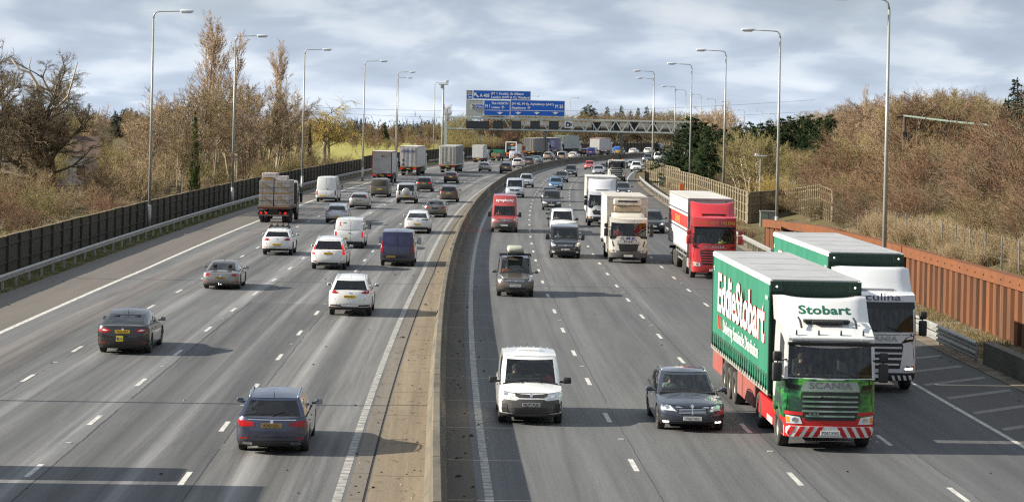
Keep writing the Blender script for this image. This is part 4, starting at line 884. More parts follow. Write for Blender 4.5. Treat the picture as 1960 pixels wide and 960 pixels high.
TYPES = {
 'hatch': dict(L=4.3, W=1.80, H=1.46, g=.20, fo=.86, ro=.80, wr=.32, sh=[(0, .95), (.05, 1.0), (.5, .95), (.70, .92), (.97, .70), (1, .62)], rb=.035, rt=.15, wb=.735, wt=.54, roof=[(.12, 1.33), (.3, 1.44), (.45, 1.46), (.56, 1.41)], side=[(0, .13, 'p'), (.13, .22, 'g'), (.22, .27, 'p'), (.27, .52, 'g'), (.52, .56, 'b'), (.56, .93, 'g'), (.93, 1, 'p')]),
 'saloon': dict(L=4.75, W=1.84, H=1.44, g=.19, fo=.88, ro=1.02, wr=.33, sh=[(0, .88), (.03, .99), (.18, 1.0), (.5, .94), (.68, .91), (.96, .70), (1, .62)], rb=.13, rt=.30, wb=.71, wt=.53, roof=[(.25, 1.30), (.38, 1.41), (.48, 1.44), (.56, 1.40)], side=[(0, .12, 'p'), (.12, .22, 'g'), (.22, .25, 'b'), (.25, .52, 'g'), (.52, .56, 'b'), (.56, .93, 'g'), (.93, 1, 'p')]),
 'estate': dict(L=4.8, W=1.85, H=1.47, g=.19, fo=.85, ro=1.05, wr=.335, sh=[(0, .95), (.04, 1.0), (.5, .95), (.70, .92), (.965, .73), (1, .64)], rb=.03, rt=.13, wb=.71, wt=.54, roof=[(.10, 1.37), (.25, 1.44), (.42, 1.47), (.56, 1.42)], side=[(0, .06, 'p'), (.06, .27, 'g'), (.27, .31, 'b'), (.31, .55, 'g'), (.55, .59, 'b'), (.59, .94, 'g'), (.94, 1, 'p')], rails='chrome'),
 'suv': dict(L=4.62, W=1.86, H=1.68, g=.25, fo=.90, ro=.95, wr=.365, sh=[(0, 1.06), (.04, 1.12), (.5, 1.06), (.73, 1.04), (.965, .88), (1, .78)], rb=.03, rt=.125, wb=.75, wt=.58, roof=[(.1, 1.54), (.25, 1.65), (.45, 1.68), (.6, 1.63)], side=[(0, .08, 'p'), (.08, .23, 'g'), (.23, .27, 'b'), (.27, .53, 'g'), (.53, .57, 'b'), (.57, .94, 'g'), (.94, 1, 'p')], rails='trim', dark_rows=()),
 'coupe': dict(L=4.36, W=1.80, H=1.31, g=.15, fo=.93, ro=1.0, wr=.33, sh=[(0, .70), (.04, .80), (.18, .88), (.5, .84), (.70, .83), (.96, .58), (1, .52)], rb=.12, rt=.38, wb=.70, wt=.53, roof=[(.3, 1.22), (.42, 1.29), (.48, 1.31), (.56, 1.27)], rw=.66, side=[(0, .22, 'p'), (.22, .42, 'g'), (.42, .45, 'b'), (.45, .93, 'g'), (.93, 1, 'p')], crown=.09),
 'mpv': dict(L=4.4, W=1.82, H=1.82, g=.21, fo=.86, ro=.78, wr=.325, sh=[(0, 1.05), (.04, 1.10), (.5, 1.06), (.78, 1.05), (.965, .86), (1, .74)], rb=.015, rt=.055, wb=.80, wt=.60, rw=.80, roof=[(.0, 1.74), (.2, 1.80), (.5, 1.82), (.62, 1.77)], side=[(0, .05, 'p'), (.05, .28, 'g'), (.28, .32, 'b'), (.32, .58, 'g'), (.58, .62, 'b'), (.62, .95, 'g'), (.95, 1, 'p')], cR=.2, crown=.08),
 'van': dict(L=4.4, W=1.85, H=1.84, g=.20, fo=.86, ro=.75, wr=.33, sh=[(0, 1.08), (.04, 1.10), (.5, 1.07), (.78, 1.05), (.96, .90), (1, .78)], rb=.012, rt=.035, wb=.80, wt=.615, rw=.83, roof=[(.0, 1.78), (.2, 1.84), (.5, 1.84), (.62, 1.79)], side=[(0, .60, 'p'), (.60, .95, 'g'), (.95, 1, 'p')], cR=.14, crown=.08, rear_glass=False, tumble=.015),
 'bigvan': dict(L=5.1, W=1.98, H=2.02, g=.22, fo=.95, ro=.92, wr=.345, sh=[(0, 1.18), (.04, 1.20), (.5, 1.17), (.80, 1.15), (.96, .98), (1, .86)], rb=.010, rt=.03, wb=.84, wt=.68, rw=.86, roof=[(.0, 1.95), (.2, 2.02), (.5, 2.02), (.68, 1.96)], side=[(0, .66, 'p'), (.66, .96, 'g'), (.96, 1, 'p')], cR=.14, crown=.08, rear_glass=False, tumble=.015),
 'highvan': dict(L=5.9, W=2.02, H=2.75, g=.24, fo=1.0, ro=1.25, wr=.35, sh=[(0, 1.20), (.04, 1.22), (.5, 1.20), (.83, 1.20), (.965, 1.04), (1, .90)], rb=.008, rt=.022, wb=.86, wt=.70, rw=.84, roof=[(.0, 2.66), (.1, 2.75), (.6, 2.75), (.72, 2.68)], ts=[0, .05, .2, .38, .52, .78, .93, 1.0], gtop=4, side=[(0, .70, 'p'), (.70, .965, 'g'), (.965, 1, 'p')], cR=.14, crown=.08, rear_glass=False, tumble=.015),
}
VEH = {}
def place(root, px, py, dirn, axle_y):
    """put the near axle on the ground under pixel (px,py); dirn -1 comes towards us"""
    g = G(px, py); hd = heading(g.y); rz = -hd if dirn > 0 else -hd + math.pi
    root.scale = (VS,) * 3; root.rotation_euler = (0, 0, rz); off = Vector((0, axle_y * VS, 0)); off.rotate(Matrix.Rotation(rz, 4, 'Z')); root.location = g - off
    bpy.context.view_layer.update(); return root
def car(name, typ, px, py, dirn, col, label, metal=.0, near=1, rim='alloy', cat='car', dirt=.3, group=None, plate_t=None, **ov):
    """near 2 = cabin with seats and full detail, 1 = middle distance, 0 = far"""
    p = dict(TYPES[typ]); p.update({k: v for k, v in ov.items() if k not in ('feat',)}); feat = ov.get('feat', {})
    pm = paint(col, metal, dirt); p['mats'] = [pm, M['gloss_black'], M['trim'] if p.get('dark_sill', 1) else pm, M['inner']]
    if near < 2: p['ny'] = 22
    if dirn < 0: p.setdefault('gmR', M['dark_glass'])
    if typ in ('suv', 'estate', 'mpv') and not feat.get('clear'): p.setdefault('gmR', M['dark_glass'])
    root = empty(name, label=label, cat=cat, group=group); S = shell(root, p); W2 = S['W'] / 2; yF, yR = S['yF'], S['yR']
    sh = S['sh']; zN, zT = sh(yF - .1), sh(yR + .1)
    wst = rim if near else 'plain'
    for ya, r in S['ax']:
        for s in (-1, 1): wheel(root, s * (W2 - .125), ya, r, .22, wst, 22 if near > 1 else 16)
    van = typ in ('van', 'bigvan', 'highvan'); front = dirn < 0
    # front
    lamp_m = M['lamp']; zl = feat.get('zl', zN - .10)
    if front or near > 1:
        hl = feat.get('head') or [(W2 * .50, zl - .07), (W2 * .90, zl - .05), (W2 * .95, zl + .09), (W2 * .80, zl + .10), (W2 * .52, zl + .03)]
        for s in (-1, 1):
            q = [(s * a, b) for a, b in hl]; h_ = decal(S, 'headlight', q if s > 0 else q[::-1], lamp_m, 'F', .008)
            if near: cx = sum(a for a, b in q) / len(q); cz = sum(b for a, b in q) / len(q); decal(S, 'headlight_lens', [(cx + .07 * math.cos(a), cz + .06 * math.sin(a)) for a in [i * .785 for i in range(8)]], feat.get('lens', M['chrome']), 'F', .014, h_, .07)
        gw = feat.get('gw', W2 * .46); gz0, gz1 = feat.get('gz', (zl - .16, zl + .02))
        gr = decal(S, 'grille', feat.get('grille') or [(-gw * .86, gz0), (gw * .86, gz0), (gw, gz1 - .02), (gw * .94, gz1), (-gw * .94, gz1), (-gw, gz1 - .02)], M['trim'], 'F', .008)
        for i in range(feat.get('bars', 3 if near > 1 else 0)):
            z = lerp(gz0 + .025, gz1 - .025, (i + .5) / feat.get('bars', 3)); ww = gw * .9; decal(S, 'grille_bar', [(-ww, z - .006), (ww, z - .006), (ww, z + .006), (-ww, z + .006)], feat.get('barm', M['chrome']), 'F', .014, gr, .2)
        zb = feat.get('intake', S['p']['g'] + .14); decal(S, 'lower_intake', rrect(-W2 * .62, W2 * .62, zb - .02, zb + .12, .03), M['trim'], 'F', .006)
        if near: decal(S, 'badge', [(.05 * math.cos(a), (gz1 + gz0) / 2 + feat.get('bz', 0) + .05 * math.sin(a)) for a in [i * .785 for i in range(8)]], M['chrome'], 'F', .018, grid=.09)
        for s in (-1, 1):
            if feat.get('fog', near > 0): q = rrect(W2 * .68, W2 * .88, zb + .01, zb + .08, .02); decal(S, 'fog_lamp', q if s > 0 else [(-a, b) for a, b in q][::-1], feat.get('fogm', M['trim']), 'F', .010)
        plate(S, 'F', feat.get('pz', zb + .17), plate_t if near > 1 else None)
        mb = MB()
        for x in (.10, -.45):
            a = Vector((x + .1, S['wb'] + .02, sh(S['wb']) + .09)); mb.bar(a, a + Vector((.42, -.10, .09)), .014, .02)
        if near > 1: mb.build('wiper', M['trim'], root)
    if (not front) or near > 1:
        t_ = feat.get('tail') or ([(W2 * .55, zT - .20), (W2 * .96, zT - .22), (W2 * .97, zT - .05), (W2 * .60, zT - .07)])
        for s in (-1, 1): q = [(s * a, b) for a, b in t_]; tl = decal(S, 'tail_light', q if s > 0 else q[::-1], feat.get('tailm', M['red']), 'B', .010)
        if near and not van:
            x0, z0 = min(a for a, b in t_), min(b for a, b in t_); ly, lz = (min(W2 * .6, x0 + .02) if x0 > .3 else W2 * .55), S['p']['g'] + .28
            seam(S, [(-W2 * .78, zT + .0), (-W2 * .76, z0 - .02), (-W2 * .62, lz), (W2 * .62, lz), (W2 * .76, z0 - .02), (W2 * .78, zT + .0)], 'B')
        zb = S['p']['g'] + .10
        decal(S, 'rear_bumper_trim', feat.get('bump') or [(-W2 * .80, zb - .04), (W2 * .80, zb - .04), (W2 * .74, zb + .08), (-W2 * .74, zb + .08)], M['trim'], 'B', .008)
        if near and not van:
            for s in (-1, 1): q = rrect(W2 * .66, W2 * .90, zb + .12, zb + .16, .012); decal(S, 'reflector', q if s > 0 else [(-a, b) for a, b in q][::-1], M['red'], 'B', .010)
            decal(S, 'badge', [(.045 * math.cos(a), zT - .08 + .045 * math.sin(a)) for a in [i * .785 for i in range(8)]], M['chrome'], 'B', .014, grid=.09)
        plate(S, 'B', feat.get('ppz', zT - .24), plate_t if near > 1 or plate_t else None, feat.get('pm'), x=feat.get('ppx', 0))
        if feat.get('rear_wiper', typ in ('hatch', 'suv', 'estate', 'mpv')) and near:
            zz0 = zT + .06; mb = MB(); h0 = S['tree'].ray_cast(Vector((0, -9, zz0)), Vector((0, 1, 0)))[0]; h1 = S['tree'].ray_cast(Vector((.30, -9, zz0 + .10)), Vector((0, 1, 0)))[0]
            if h0 and h1: mb.bar(h0 + Vector((0, -.02, 0)), h1 + Vector((0, -.02, 0)), .016, .016); mb.build('rear_wiper', M['trim'], root)
    # side detail
    if near:
        for s, sd_ in ((1, 'R'), (-1, 'L')):
            yb = lerp(S['rb'] + .09, S['wb'] - .16, .54 if not van else .62); zlo = S['p']['g'] + .16
            seam(S, [(yb, zlo), (yb, sh(yb) - .03)], sd_); seam(S, [(S['wb'] - .42, zlo + .1), (S['wb'] - .30, sh(S['wb']) - .04)], sd_)
            if not van and typ != 'coupe': yb2 = yb - .98; seam(S, [(yb2, zlo + .3), (yb2 + .04, sh(yb2) - .03)], sd_); decal(S, 'door_handle', rrect(yb2 + .06, yb2 + .25, sh(yb2) - .16, sh(yb2) - .125, .01), feat.get('handle', pm), sd_, .022, grid=.2)
            decal(S, 'door_handle', rrect(yb + .06, yb + .25, sh(yb) - .15, sh(yb) - .115, .01), feat.get('handle', pm if not van else M['trim']), sd_, .022, grid=.2)
            if feat.get('cladding'):
                for ya, r in S['ax']:
                    for i in range(8):
                        a0, a1 = math.pi * i / 8, math.pi * (i + 1) / 8; r0, r1 = r + .055, r + .12; S.setdefault('arch_trim', MB()).add(*decal_geo(S, [(ya + r0 * math.cos(a0), r + r0 * math.sin(a0)), (ya + r1 * math.cos(a0), r + r1 * math.sin(a0)), (ya + r1 * math.cos(a1), r + r1 * math.sin(a1)), (ya + r0 * math.cos(a1), r + r0 * math.sin(a1))], sd_, .008, .2))
    mirrors(S, mat=feat.get('mm', pm if not van else M['trim']), sz=1.25 if van else 1.0, big=typ in ('bigvan', 'highvan'))
    rl = feat.get('rails', p.get('rails'))
    if rl and near:
        for s in (-1, 1):
            ya, yb = S['rt'] + .12, S['wt'] - .30; pts = []
            for i in range(9): t = i / 8; y = lerp(ya, yb, t); pts.append((s * S['wt0'] * .93, y, S['roof'](y) + .015 + .055 * math.sin(math.pi * t) ** .4))
            MB().tube(pts, .018, 6).build('roof_rail', M['chrome'] if rl == 'chrome' else M['trim'], root, True)
    if near and feat.get('aerial', 1): y = S['rt'] + .2; MB().tube([(0, y, S['roof'](y) + .04), (0, y - .10, S['roof'](y) + .16)], [.012, .004], 5).build('aerial', M['trim'], root)
    if near > 1 or feat.get('seats'): seats(S, ((S['wb'] - 1.35),) if van or dirn < 0 and near > 1 and typ != 'estate' else (S['wb'] - 1.30, S['wb'] - 2.15))
    for k_, m_ in (('shut_lines', M['gloss_black']), ('arch_trim', M['trim'])):
        if k_ in S: S[k_].build(k_, m_, root)
    ya = S['ax'][1][0] if dirn < 0 else S['ax'][0][0]
    place(root, px, py, dirn, ya); S['label'] = label; return S
# people: one skinned figure, seated, hands on the wheel
def make_person():
    V_ = [(0, 0, 0), (0, .0, .16), (0, -.01, .36), (0, -.01, .46), (0, .0, .54), (0, .02, .64), (.19, -.01, .41), (.24, .10, .19), (.13, .34, .16), (.10, .42, .20), (-.19, -.01, .41), (-.24, .10, .19), (-.13, .34, .16), (-.10, .42, .20), (0, .105, .605)]
    E_ = [(0, 1), (1, 2), (2, 3), (3, 4), (4, 5), (2, 6), (6, 7), (7, 8), (8, 9), (2, 10), (10, 11), (11, 12), (12, 13)]
    r_ = [.15, .15, .15, .075, .07, .085, .07, .05, .036, .034, .07, .05, .036, .034, .02]
    me = bpy.data.meshes.new('person'); me.from_pydata(V_[:14], E_, []); o = bpy.data.objects.new('person', me); C.objects.link(o)
    m = o.modifiers.new('skin', 'SKIN'); s = o.modifiers.new('sub', 'SUBSURF'); s.levels = 2; s.render_levels = 2
    if not me.skin_vertices: me.skin_vertices.new()
    for i, q in enumerate(me.skin_vertices[0].data): q.radius = (r_[i] * (.95 if i in (4, 5) else 1.15 if i < 3 else 1), r_[i]); q.use_root = (i == 0)
    dg = bpy.context.evaluated_depsgraph_get(); dg.update(); ev = o.evaluated_get(dg); m2 = bpy.data.meshes.new_from_object(ev); bpy.data.objects.remove(o)
    for q in m2.vertices:      # face: nose and chin pushed out of the head
        c = q.co
        if c.z > .55 and c.y > .05 and abs(c.x) < .02 and .57 < c.z < .63: c.y += .022
    return m2
PER = make_person(); _pc = {}
def person(S, x, col, label, dz=0, y=None, dy=0, skin=None, hair=None):
    k = str(col)
    if k not in _pc:
        m = PER.copy(); m.materials.clear(); m.materials.append(plain('clothes_' + k, col, .85)); m.materials.append(M['skin'])
        m.polygons.foreach_set('material_index', [1 if (p.center.z > .48 or (p.center.y > .33)) else 0 for p in m.polygons]); m.polygons.foreach_set('use_smooth', [True] * len(m.polygons)); _pc[k] = m
    y0 = S['wb'] - 1.27 if y is None else y; z0 = S['sh'](0) - .30 + dz; loc = S['root'].matrix_world @ Vector((x, y0 + dy, z0))
    o = bpy.data.objects.new('person', _pc[k]); C.objects.link(o); o.location = loc; o.rotation_euler = S['root'].rotation_euler; o.scale = (.965,) * 3; tagp(o, label=label, cat='person')
    h = MB(); h.lathe([(.56, .094), (.62, .104), (.68, .098), (.72, .07), (.735, .001)], 12, 'z', (0, -.012, 0)); h.build('hair', hair or M['hair'], o, True)
    e = MB()
    for s in (-1, 1): e.box(s * .034 - .014, s * .034 + .014, .092, .102, .622, .634)
    e.build('eyes', M['ink'], o); return o
# ------------------------------------------------------------ lorries
def cab(root, col, H=3.05, belt=1.92, W_=2.48, L=2.25, top=None, low=None, zlow=.9, dirn=-1, mats=None, g=.42, wt=.885, gm=None, rake=.06, axle=1.38, roof_drop=.12, roofp=None):
    pm = paint(col, 0, .22); lowm = low or pm; midm = top or pm
    p = dict(L=L, W=W_, H=H, g=g, fo=axle, ro=.2, wr=.49, axles=[L / 2 - axle], arch=.07, sh=[(0, belt), (1, belt)], rb=.0 + .005, rt=.02, wb=1 - .02, wt=wt + .04, roof=roofp or [(0, H), (.7, H), (wt + .04, H - roof_drop), (1, H - roof_drop - .1)],
             rows=[(0, .97, .05, 0), (.10, .995, .01, 0), (.22, 1, .0, 0), (.33, 1, .0, 0), (.5, 1, .02, 0), (.66, 1, .035, 0), (.82, .998, .05, 0), (1, .995, .06, 0)], cF=.34, cR=.08, nx=2.6, crown=.0, cw=.985, rw=.955, bowF=.20, bowR=.02, tumble=.0, bulge=.012, lip=0, rcrown=.05,
             side=[(0, .52, 'p'), (.52, .95, 'g'), (.95, 1, 'p')], rear_glass=False, fr=[0, .35, .7, .93, .985], cabmat=4, ts=[0, .04, .30, .58, .80 if H < 3.3 else .66, .93, 1.0], gtop=4, mats=mats or [midm, M['gloss_black'], lowm, M['inner'], pm],
             matfn=(lambda z, k: 2 if z < zlow else 0), ny=26, roofmat=4, gmF=gm, gmS=gm, sill=False)
    return shell(root, p)
def cab_front(S, belt, brand, bm=None, lamp_z=.80, grille=None, bars=5, gz=(.95, 1.62), gw=.72, bx='box', barm=None, bumper=None, plate_t=None, lettering_z=None, lsize=.20, lw=1.3, lm=None, pz=.52, visor=True, mirror_m=None, mirror_z=2.35):
    W2 = S['W'] / 2; root = S['root']
    gr = decal(S, 'grille', grille or [(-gw * .86, gz[0]), (gw * .86, gz[0]), (gw, gz[1] - .1), (gw * .96, gz[1]), (-gw * .96, gz[1]), (-gw, gz[1] - .1)], M['trim'], 'F', .012, grid=.16)
    for i in range(bars):
        z = lerp(gz[0] + .05, gz[1] - .05, (i + .5) / bars); ww = gw * .93 if z > gz[0] + .2 else gw * .82; h_ = (gz[1] - gz[0]) / bars * .155; decal(S, 'grille_bar', [(-ww, z - h_), (ww, z - h_), (ww, z + h_), (-ww, z + h_)], barm or M['galv'], 'F', .035, gr, .25, depth=.03)
    for s in (-1, 1):
        q = [(W2 * .60, lamp_z - .10), (W2 * .93, lamp_z - .10), (W2 * .95, lamp_z + .12), (W2 * .66, lamp_z + .08)]; h_ = decal(S, 'headlight', [(s * a, b) for a, b in q][::s], M['lamp'], 'F', .014)
        decal(S, 'indicator', [(s * a, b) for a, b in [(W2 * .88, lamp_z - .07), (W2 * .93, lamp_z - .07), (W2 * .94, lamp_z + .09), (W2 * .88, lamp_z + .08)]][::s], M['amber'], 'F', .020, h_); cx = s * W2 * .76
        decal(S, 'headlight_lens', [(cx + .08 * math.cos(a), lamp_z + .07 * math.sin(a)) for a in [i * .785 for i in range(8)]], M['chrome'], 'F', .022, h_, .1)
    for sd_ in 'RL': seam(S, [(-.15, .75), (-.15, belt - .02)], sd_, .018); seam(S, [(.93, 1.1), (.95, belt - .02)], sd_, .018); seam(S, [(-.15, 1.08), (.93, 1.08)], sd_, .014)
    seam(S, [(-W2 * .9, gz[1] + .27), (W2 * .9, gz[1] + .27)], 'F', .012); S['shut_lines'].build('shut_lines', M['gloss_black'], root)
    if brand:
        h = S['tree'].ray_cast(Vector((0, 9, lettering_z)), Vector((0, -1, 0)))[0]; put_text('cab_lettering', brand, lm or M['chrome'], root, (0, h.y + .022, lettering_z), lsize, .02, 0, 'CENTER', lw, Matrix.Rotation(math.pi, 4, 'Z'), 1.05)
    plate(S, 'F', pz, plate_t)
    for s in (-1, 1):     # mirror arms with two housings
        mb = MB(); x0, x1 = sorted((s * (W2 + .06), s * (W2 + .32))); y = S['yF'] - .18
        mb.box(x0, x1, y - .09, y + .07, mirror_z - .48, mirror_z + .02, .05); mb.box(x0 + .01, x1 - .01, y - .07, y + .07, mirror_z + .06, mirror_z + .32, .05); mb.tube([(s * (W2 - .1), y - .12, mirror_z + .10), (s * (W2 + .18), y, mirror_z + .05), (s * (W2 + .1), y - .1, mirror_z - .45), (s * (W2 - .1), y - .12, mirror_z - .45)], .022, 5)
        mb.build('door_mirror', mirror_m or M['trim'], root, True)
    mb = MB(); z = S['sh'](0) + .05
    for x in (-.75, .05): mb.bar((x, S['yF'] - .03, z), (x + .55, S['yF'] - .06, z + .16), .02, .03)
    mb.build('wiper', M['trim'], root)
def cab_inside(S, y=-.05):
    z = S['sh'](0); mb = MB()
    for x in (-.62, .62): mb.box(x - .26, x + .26, y - .2, y, z - .3, z + .42, .06); mb.box(x - .13, x + .13, y - .18, y - .06, z + .45, z + .62, .04)
    mb.box(-1.1, 1.1, -.95, -.8, z, z + .9); mb.build('seats', M['seat'], S['root'], True); MB().box(-1.12, 1.12, .55, .9, z - .12, z + .05, .05).build('dashboard', M['inner'], S['root'])
    st = MB(); st.M = Matrix.Translation((.62, y + .48, z + .12)) @ Matrix.Rotation(R(-50), 4, 'X'); st.tube([(.22 * math.cos(a), .22 * math.sin(a), 0) for a in [i * math.pi / 8 for i in range(17)]], .018, 5, cap=False); st.build('steering_wheel', M['trim'], S['root'])
def axle(root, y, r=.49, w=.30, W_=2.5, double=False, style='truck'):
    for s in (-1, 1):
        wheel(root, s * (W_ / 2 - .16), y, r, w, style)
        if double: wheel(root, s * (W_ / 2 - .50), y, r, w, style)
def box_body(root, y0, y1, z0, z1, mat, W_=2.55, name='box_body', rear='doors', rearm=None, frame=None, roofm=None, texts=(), bars=True):
    """load box with corner posts, roof, rear doors"""
    w = W_ / 2; MB().box(-w + .03, w - .03, y0 + .04, y1 - .04, z0 + .05, z1 - .04, 0).build(name, mat, root)
    fr = frame or M['galv']; mb = MB()
    for x in (-w, w - .09):
        for y in (y0, y1 - .09): mb.box(x, x + .09, y, y + .09, z0, z1)
    for z in (z0, z1 - .10): mb.box(-w, -w + .06, y0, y1, z, z + .10).box(w - .06, w, y0, y1, z, z + .10).box(-w, w, y0 - .002, y0 + .06, z + .001, z + .101).box(-w, w, y1 - .06, y1 + .002, z + .001, z + .101)
    mb.build('body_frame', fr, root); MB().box(-w + .01, w - .01, y0 + .01, y1 - .01, z1 - .03, z1 + .015, .01).build('roof', roofm or mat, root)
    if rear == 'doors':
        for s in (-1, 1):
            x0, x1 = sorted((s * .012, s * (w - .10))); d = MB().box(x0, x1, y0 - .03, y0 + .03, z0 + .12, z1 - .12, .012).build('rear_door', rearm or mat, root)
            if bars:
                for f_ in (.30, .72): x = s * (w - .1) * f_; MB().tube([(x, y0 - .055, z0 + .15), (x, y0 - .055, z1 - .15)], .018, 6).box(x - .05, x + .05, y0 - .07, y0 - .03, z0 + .8, z0 + .95).build('locking_bar', M['galv'], d)
    elif rear == 'lift':
        d = MB().box(-w + .10, w - .10, y0 - .09, y0 - .03, z0 + .06, z0 + (z1 - z0) * .72, .015).build('tail_lift', rearm or mat, root)
        for i in range(5): z = z0 + .2 + i * .22; MB().box(-w + .2, w - .2, y0 - .10, y0 - .088, z, z + .02).build('lift_rib', M['galv'], d)
    elif rear == 'roller':
        mb = MB()
        for i in range(int((z1 - z0 - .25) / .11)): mb.box(-w + .11, w - .11, y0 - .03, y0 + .02, z0 + .13 + i * .11, z0 + .13 + i * .11 + .104, .006)
        mb.build('roller_door', rearm or mat, root)
def rear_gear(root, y, W_=2.5, z=.95, amber=False, plate_=True, lit=False, dark=False):
    w = W_ / 2; MB().box(-w + .05, w - .05, y + .02, y + .12, z - .16, z + .02, .01).build('rear_beam', M['trim'] if not dark else M['gloss_black'], root)
    for s in (-1, 1):
        x0, x1 = sorted((s * (w - .55), s * (w - .10))); MB().box(x0, x1, y - .03, y + .03, z - .13, z - .01, .01).build('tail_light', M['red_lit'] if lit else M['red'], root)
        if amber: x0, x1 = sorted((s * (w - .70), s * (w - .06))); MB().box(x0, x1, y - .02, y + .01, z + .10, z + .25).build('marker_board', M['amber'], root)
    if plate_: MB().box(-.26, .26, y - .02, y + .0, z - .13, z - .02).build('number_plate', M['yplate'], root)
    MB().box(-w + .12, w - .12, y + .10, y + .20, .42, .54, .01).build('under_run_bar', M['galv'], root); mb = MB()
    for s in (-1, 1): mb.box(s * .6 - .04, s * .6 + .04, y + .12, y + .18, .5, z)
    mb.build('under_run_bracket', M['trim'], root)
def chassis(root, y0, y1, z=.85, w_=.42):
    MB().box(-w_, -w_ + .08, y0, y1, z - .14, z + .14).box(w_ - .08, w_, y0, y1, z - .14, z + .14).build('chassis_rail', M['trim'], root)
def flaps(root, ys, W_=2.5, r=.49):
    for y in ys:
        for s in (-1, 1): x0, x1 = sorted((s * (W_ / 2 - .33), s * (W_ / 2 - .02))); MB().box(x0, x1, y - .01, y + .01, .28, 1.0).build('mud_flap', M['trim'], root)
def deflector(root, S, mat, z0, z1, y0, y1, W_=2.4, curve=.25, text=None, tm=None, tsize=.3, tw=1.2, concave=.0):
    """roof fairing: leans back from the cab roof, cheeks at both sides"""
    n = 14; v = []; f = []
    prof = [(y1, z0), (y1 - .06, z0 + .06), (y1 - .28, lerp(z0, z1, .45)), (y1 - .52, lerp(z0, z1, .88)), (y1 - .62, z1), (y1 - .72, z1 + .02), (y0, z1 - .02)]
    for i in range(n + 1):
        x = -W_ / 2 + W_ * i / n; e = abs(x) / (W_ / 2); fl = max(0, (e - .72) / .28)
        for (y, z) in prof: v.append((x * (1 - .0), y - curve * e * e * .6 - .10 * fl + (.0), z + concave * (e ** 3) * (z - z0) / (z1 - z0) - .05 * max(0, (e - .9) / .1)))
    m = len(prof)
    for i in range(n):
        for k in range(m - 1): f.append((i * m + k, (i + 1) * m + k, (i + 1) * m + k + 1, i * m + k + 1))
    for i in (0, n): f.append(tuple(i * m + k for k in range(m)) + ())
    b = len(v); v += [(x, y0, z0) for x in (-W_ / 2, W_ / 2)]; f += [(0, m - 1, b), (n * m, n * m + m - 1, b + 1)]
    o = mesh_obj('wind_deflector', v, f, mat, root, True); bm = bmesh.new(); bm.from_mesh(o.data); bmesh.ops.recalc_face_normals(bm, faces=bm.faces); bmesh.ops.solidify(bm, geom=bm.faces[:], thickness=.03); bm.to_mesh(o.data); bm.free(); o.data.set_sharp_from_angle(angle=R(45))
    if text:
        tr = BVHTree.FromPolygons([Vector(q) for q in v], [q for q in f if len(q) > 2]); tv, tf = text_vf(text, tsize, .03, 0, 'CENTER', tw, 1.05); out = []
        for x, _, z in tv: h = tr.ray_cast(Vector((-x, 9, z + lerp(z0, z1, .38))), Vector((0, -1, 0)))[0]; out.append((h + Vector((0, .007, 0))) if h else Vector((-x, y1, z + z0)))
        mesh_obj('deflector_lettering', out, tf, tm, o)
    return o
def finish_truck(root, px, py, dirn, ya): return place(root, px, py, dirn, ya)
def curtain_text(root, s, mat, w, y, z, size, sx, weight, shear, out=.02, name='curtain_lettering'):
    """letters on the side that faces the camera: the vehicle's own right (x=+w); reads left to right for a viewer beside it"""
    v, f = text_vf(s, size, weight, shear, 'LEFT', sx); rot = Matrix.Rotation(R(90), 4, 'Z'); Mx = Matrix.Translation((w + out, y, z)) @ rot
    return mesh_obj(name, [Mx @ Vector(q) for q in v], f, mat, root)
# ------------------------------------------------------------ the traffic: cars and vans coming towards the camera
RG, LG = 'vehicles coming towards the camera on the right carriageway', 'vehicles driving away on the left carriageway'
def oc(*a, **k): k.setdefault('group', RG); return car(*a, **k)
def aw(*a, **k): k.setdefault('group', LG); return car(*a, **k)
c_white = (.80, .80, .78); c_silver = (.42, .42, .41); c_grey = (.10, .10, .105)
S = oc('van', 'van', 1014, 807, -1, c_white, 'white van with grey front bumper, nearest the camera just right of the central barrier', near=2, rim='steel', cat='van', plate_t='NU71 PUK', dirt=.25,
       feat=dict(head=[(.52, .84), (.60, .76), (.86, .86), (.90, 1.00), (.80, 1.02)], zl=.93, gz=(.80, .91), gw=.50, bars=4, bz=.0, barm=M['grey_trim'], grille=[(-.36, .79), (.36, .79), (.56, .92), (-.56, .92)], pz=.60, intake=.36, fog=0, rails=None))
decal(S, 'front_bumper', [(-.90, .27), (.90, .27), (.925, .70), (.78, .74), (.45, .71), (.34, .75), (-.34, .75), (-.45, .71), (-.78, .74), (-.925, .70)], M['grey_trim'], 'F', .012, grid=.09); plate(S, 'F', .60, 'NU71 PUK')
for i in range(4): decal(S, 'intake_slat', [(-.50, .36 + i * .045), (.50, .36 + i * .045), (.50, .375 + i * .045), (-.50, .375 + i * .045)], M['trim'], 'F', .020)
for s in (-1, 1):
    decal(S, 'fog_recess', [(s * .64, .36), (s * .82, .36), (s * .84, .62), (s * .70, .62)][::s], M['trim'], 'F', .018); decal(S, 'side_trim', [(-1.7, .26), (1.0, .26), (1.0, .44), (-1.7, .44)], M['grey_trim'], 'R' if s > 0 else 'L', .010, grid=.2)
MB().box(-.33, .33, -.55, -.15, 1.86, 1.95, .03).build('roof_vent', M['white'], S['root'])
for i in range(7): x = -.6 + i * .2; zr = 1.842 + .055 * (1 - (x / .77) ** 2); MB().box(x - .014, x + .014, -1.75, .05, zr - .05, zr - .012, .003).build('roof_rib', paint(c_white, 0, .25), S['root'])
MB().box(-.62, .28, S['wt'] - .13, S['wt'] - .12, 1.62, 1.68).build('sun_strip', plain('pale_sticker', (.45, .62, .60), .5), S['root'])
person(S, .40, (.02, .03, .035), 'bearded driver in a dark top behind the wheel of the nearest white van', dz=.02)
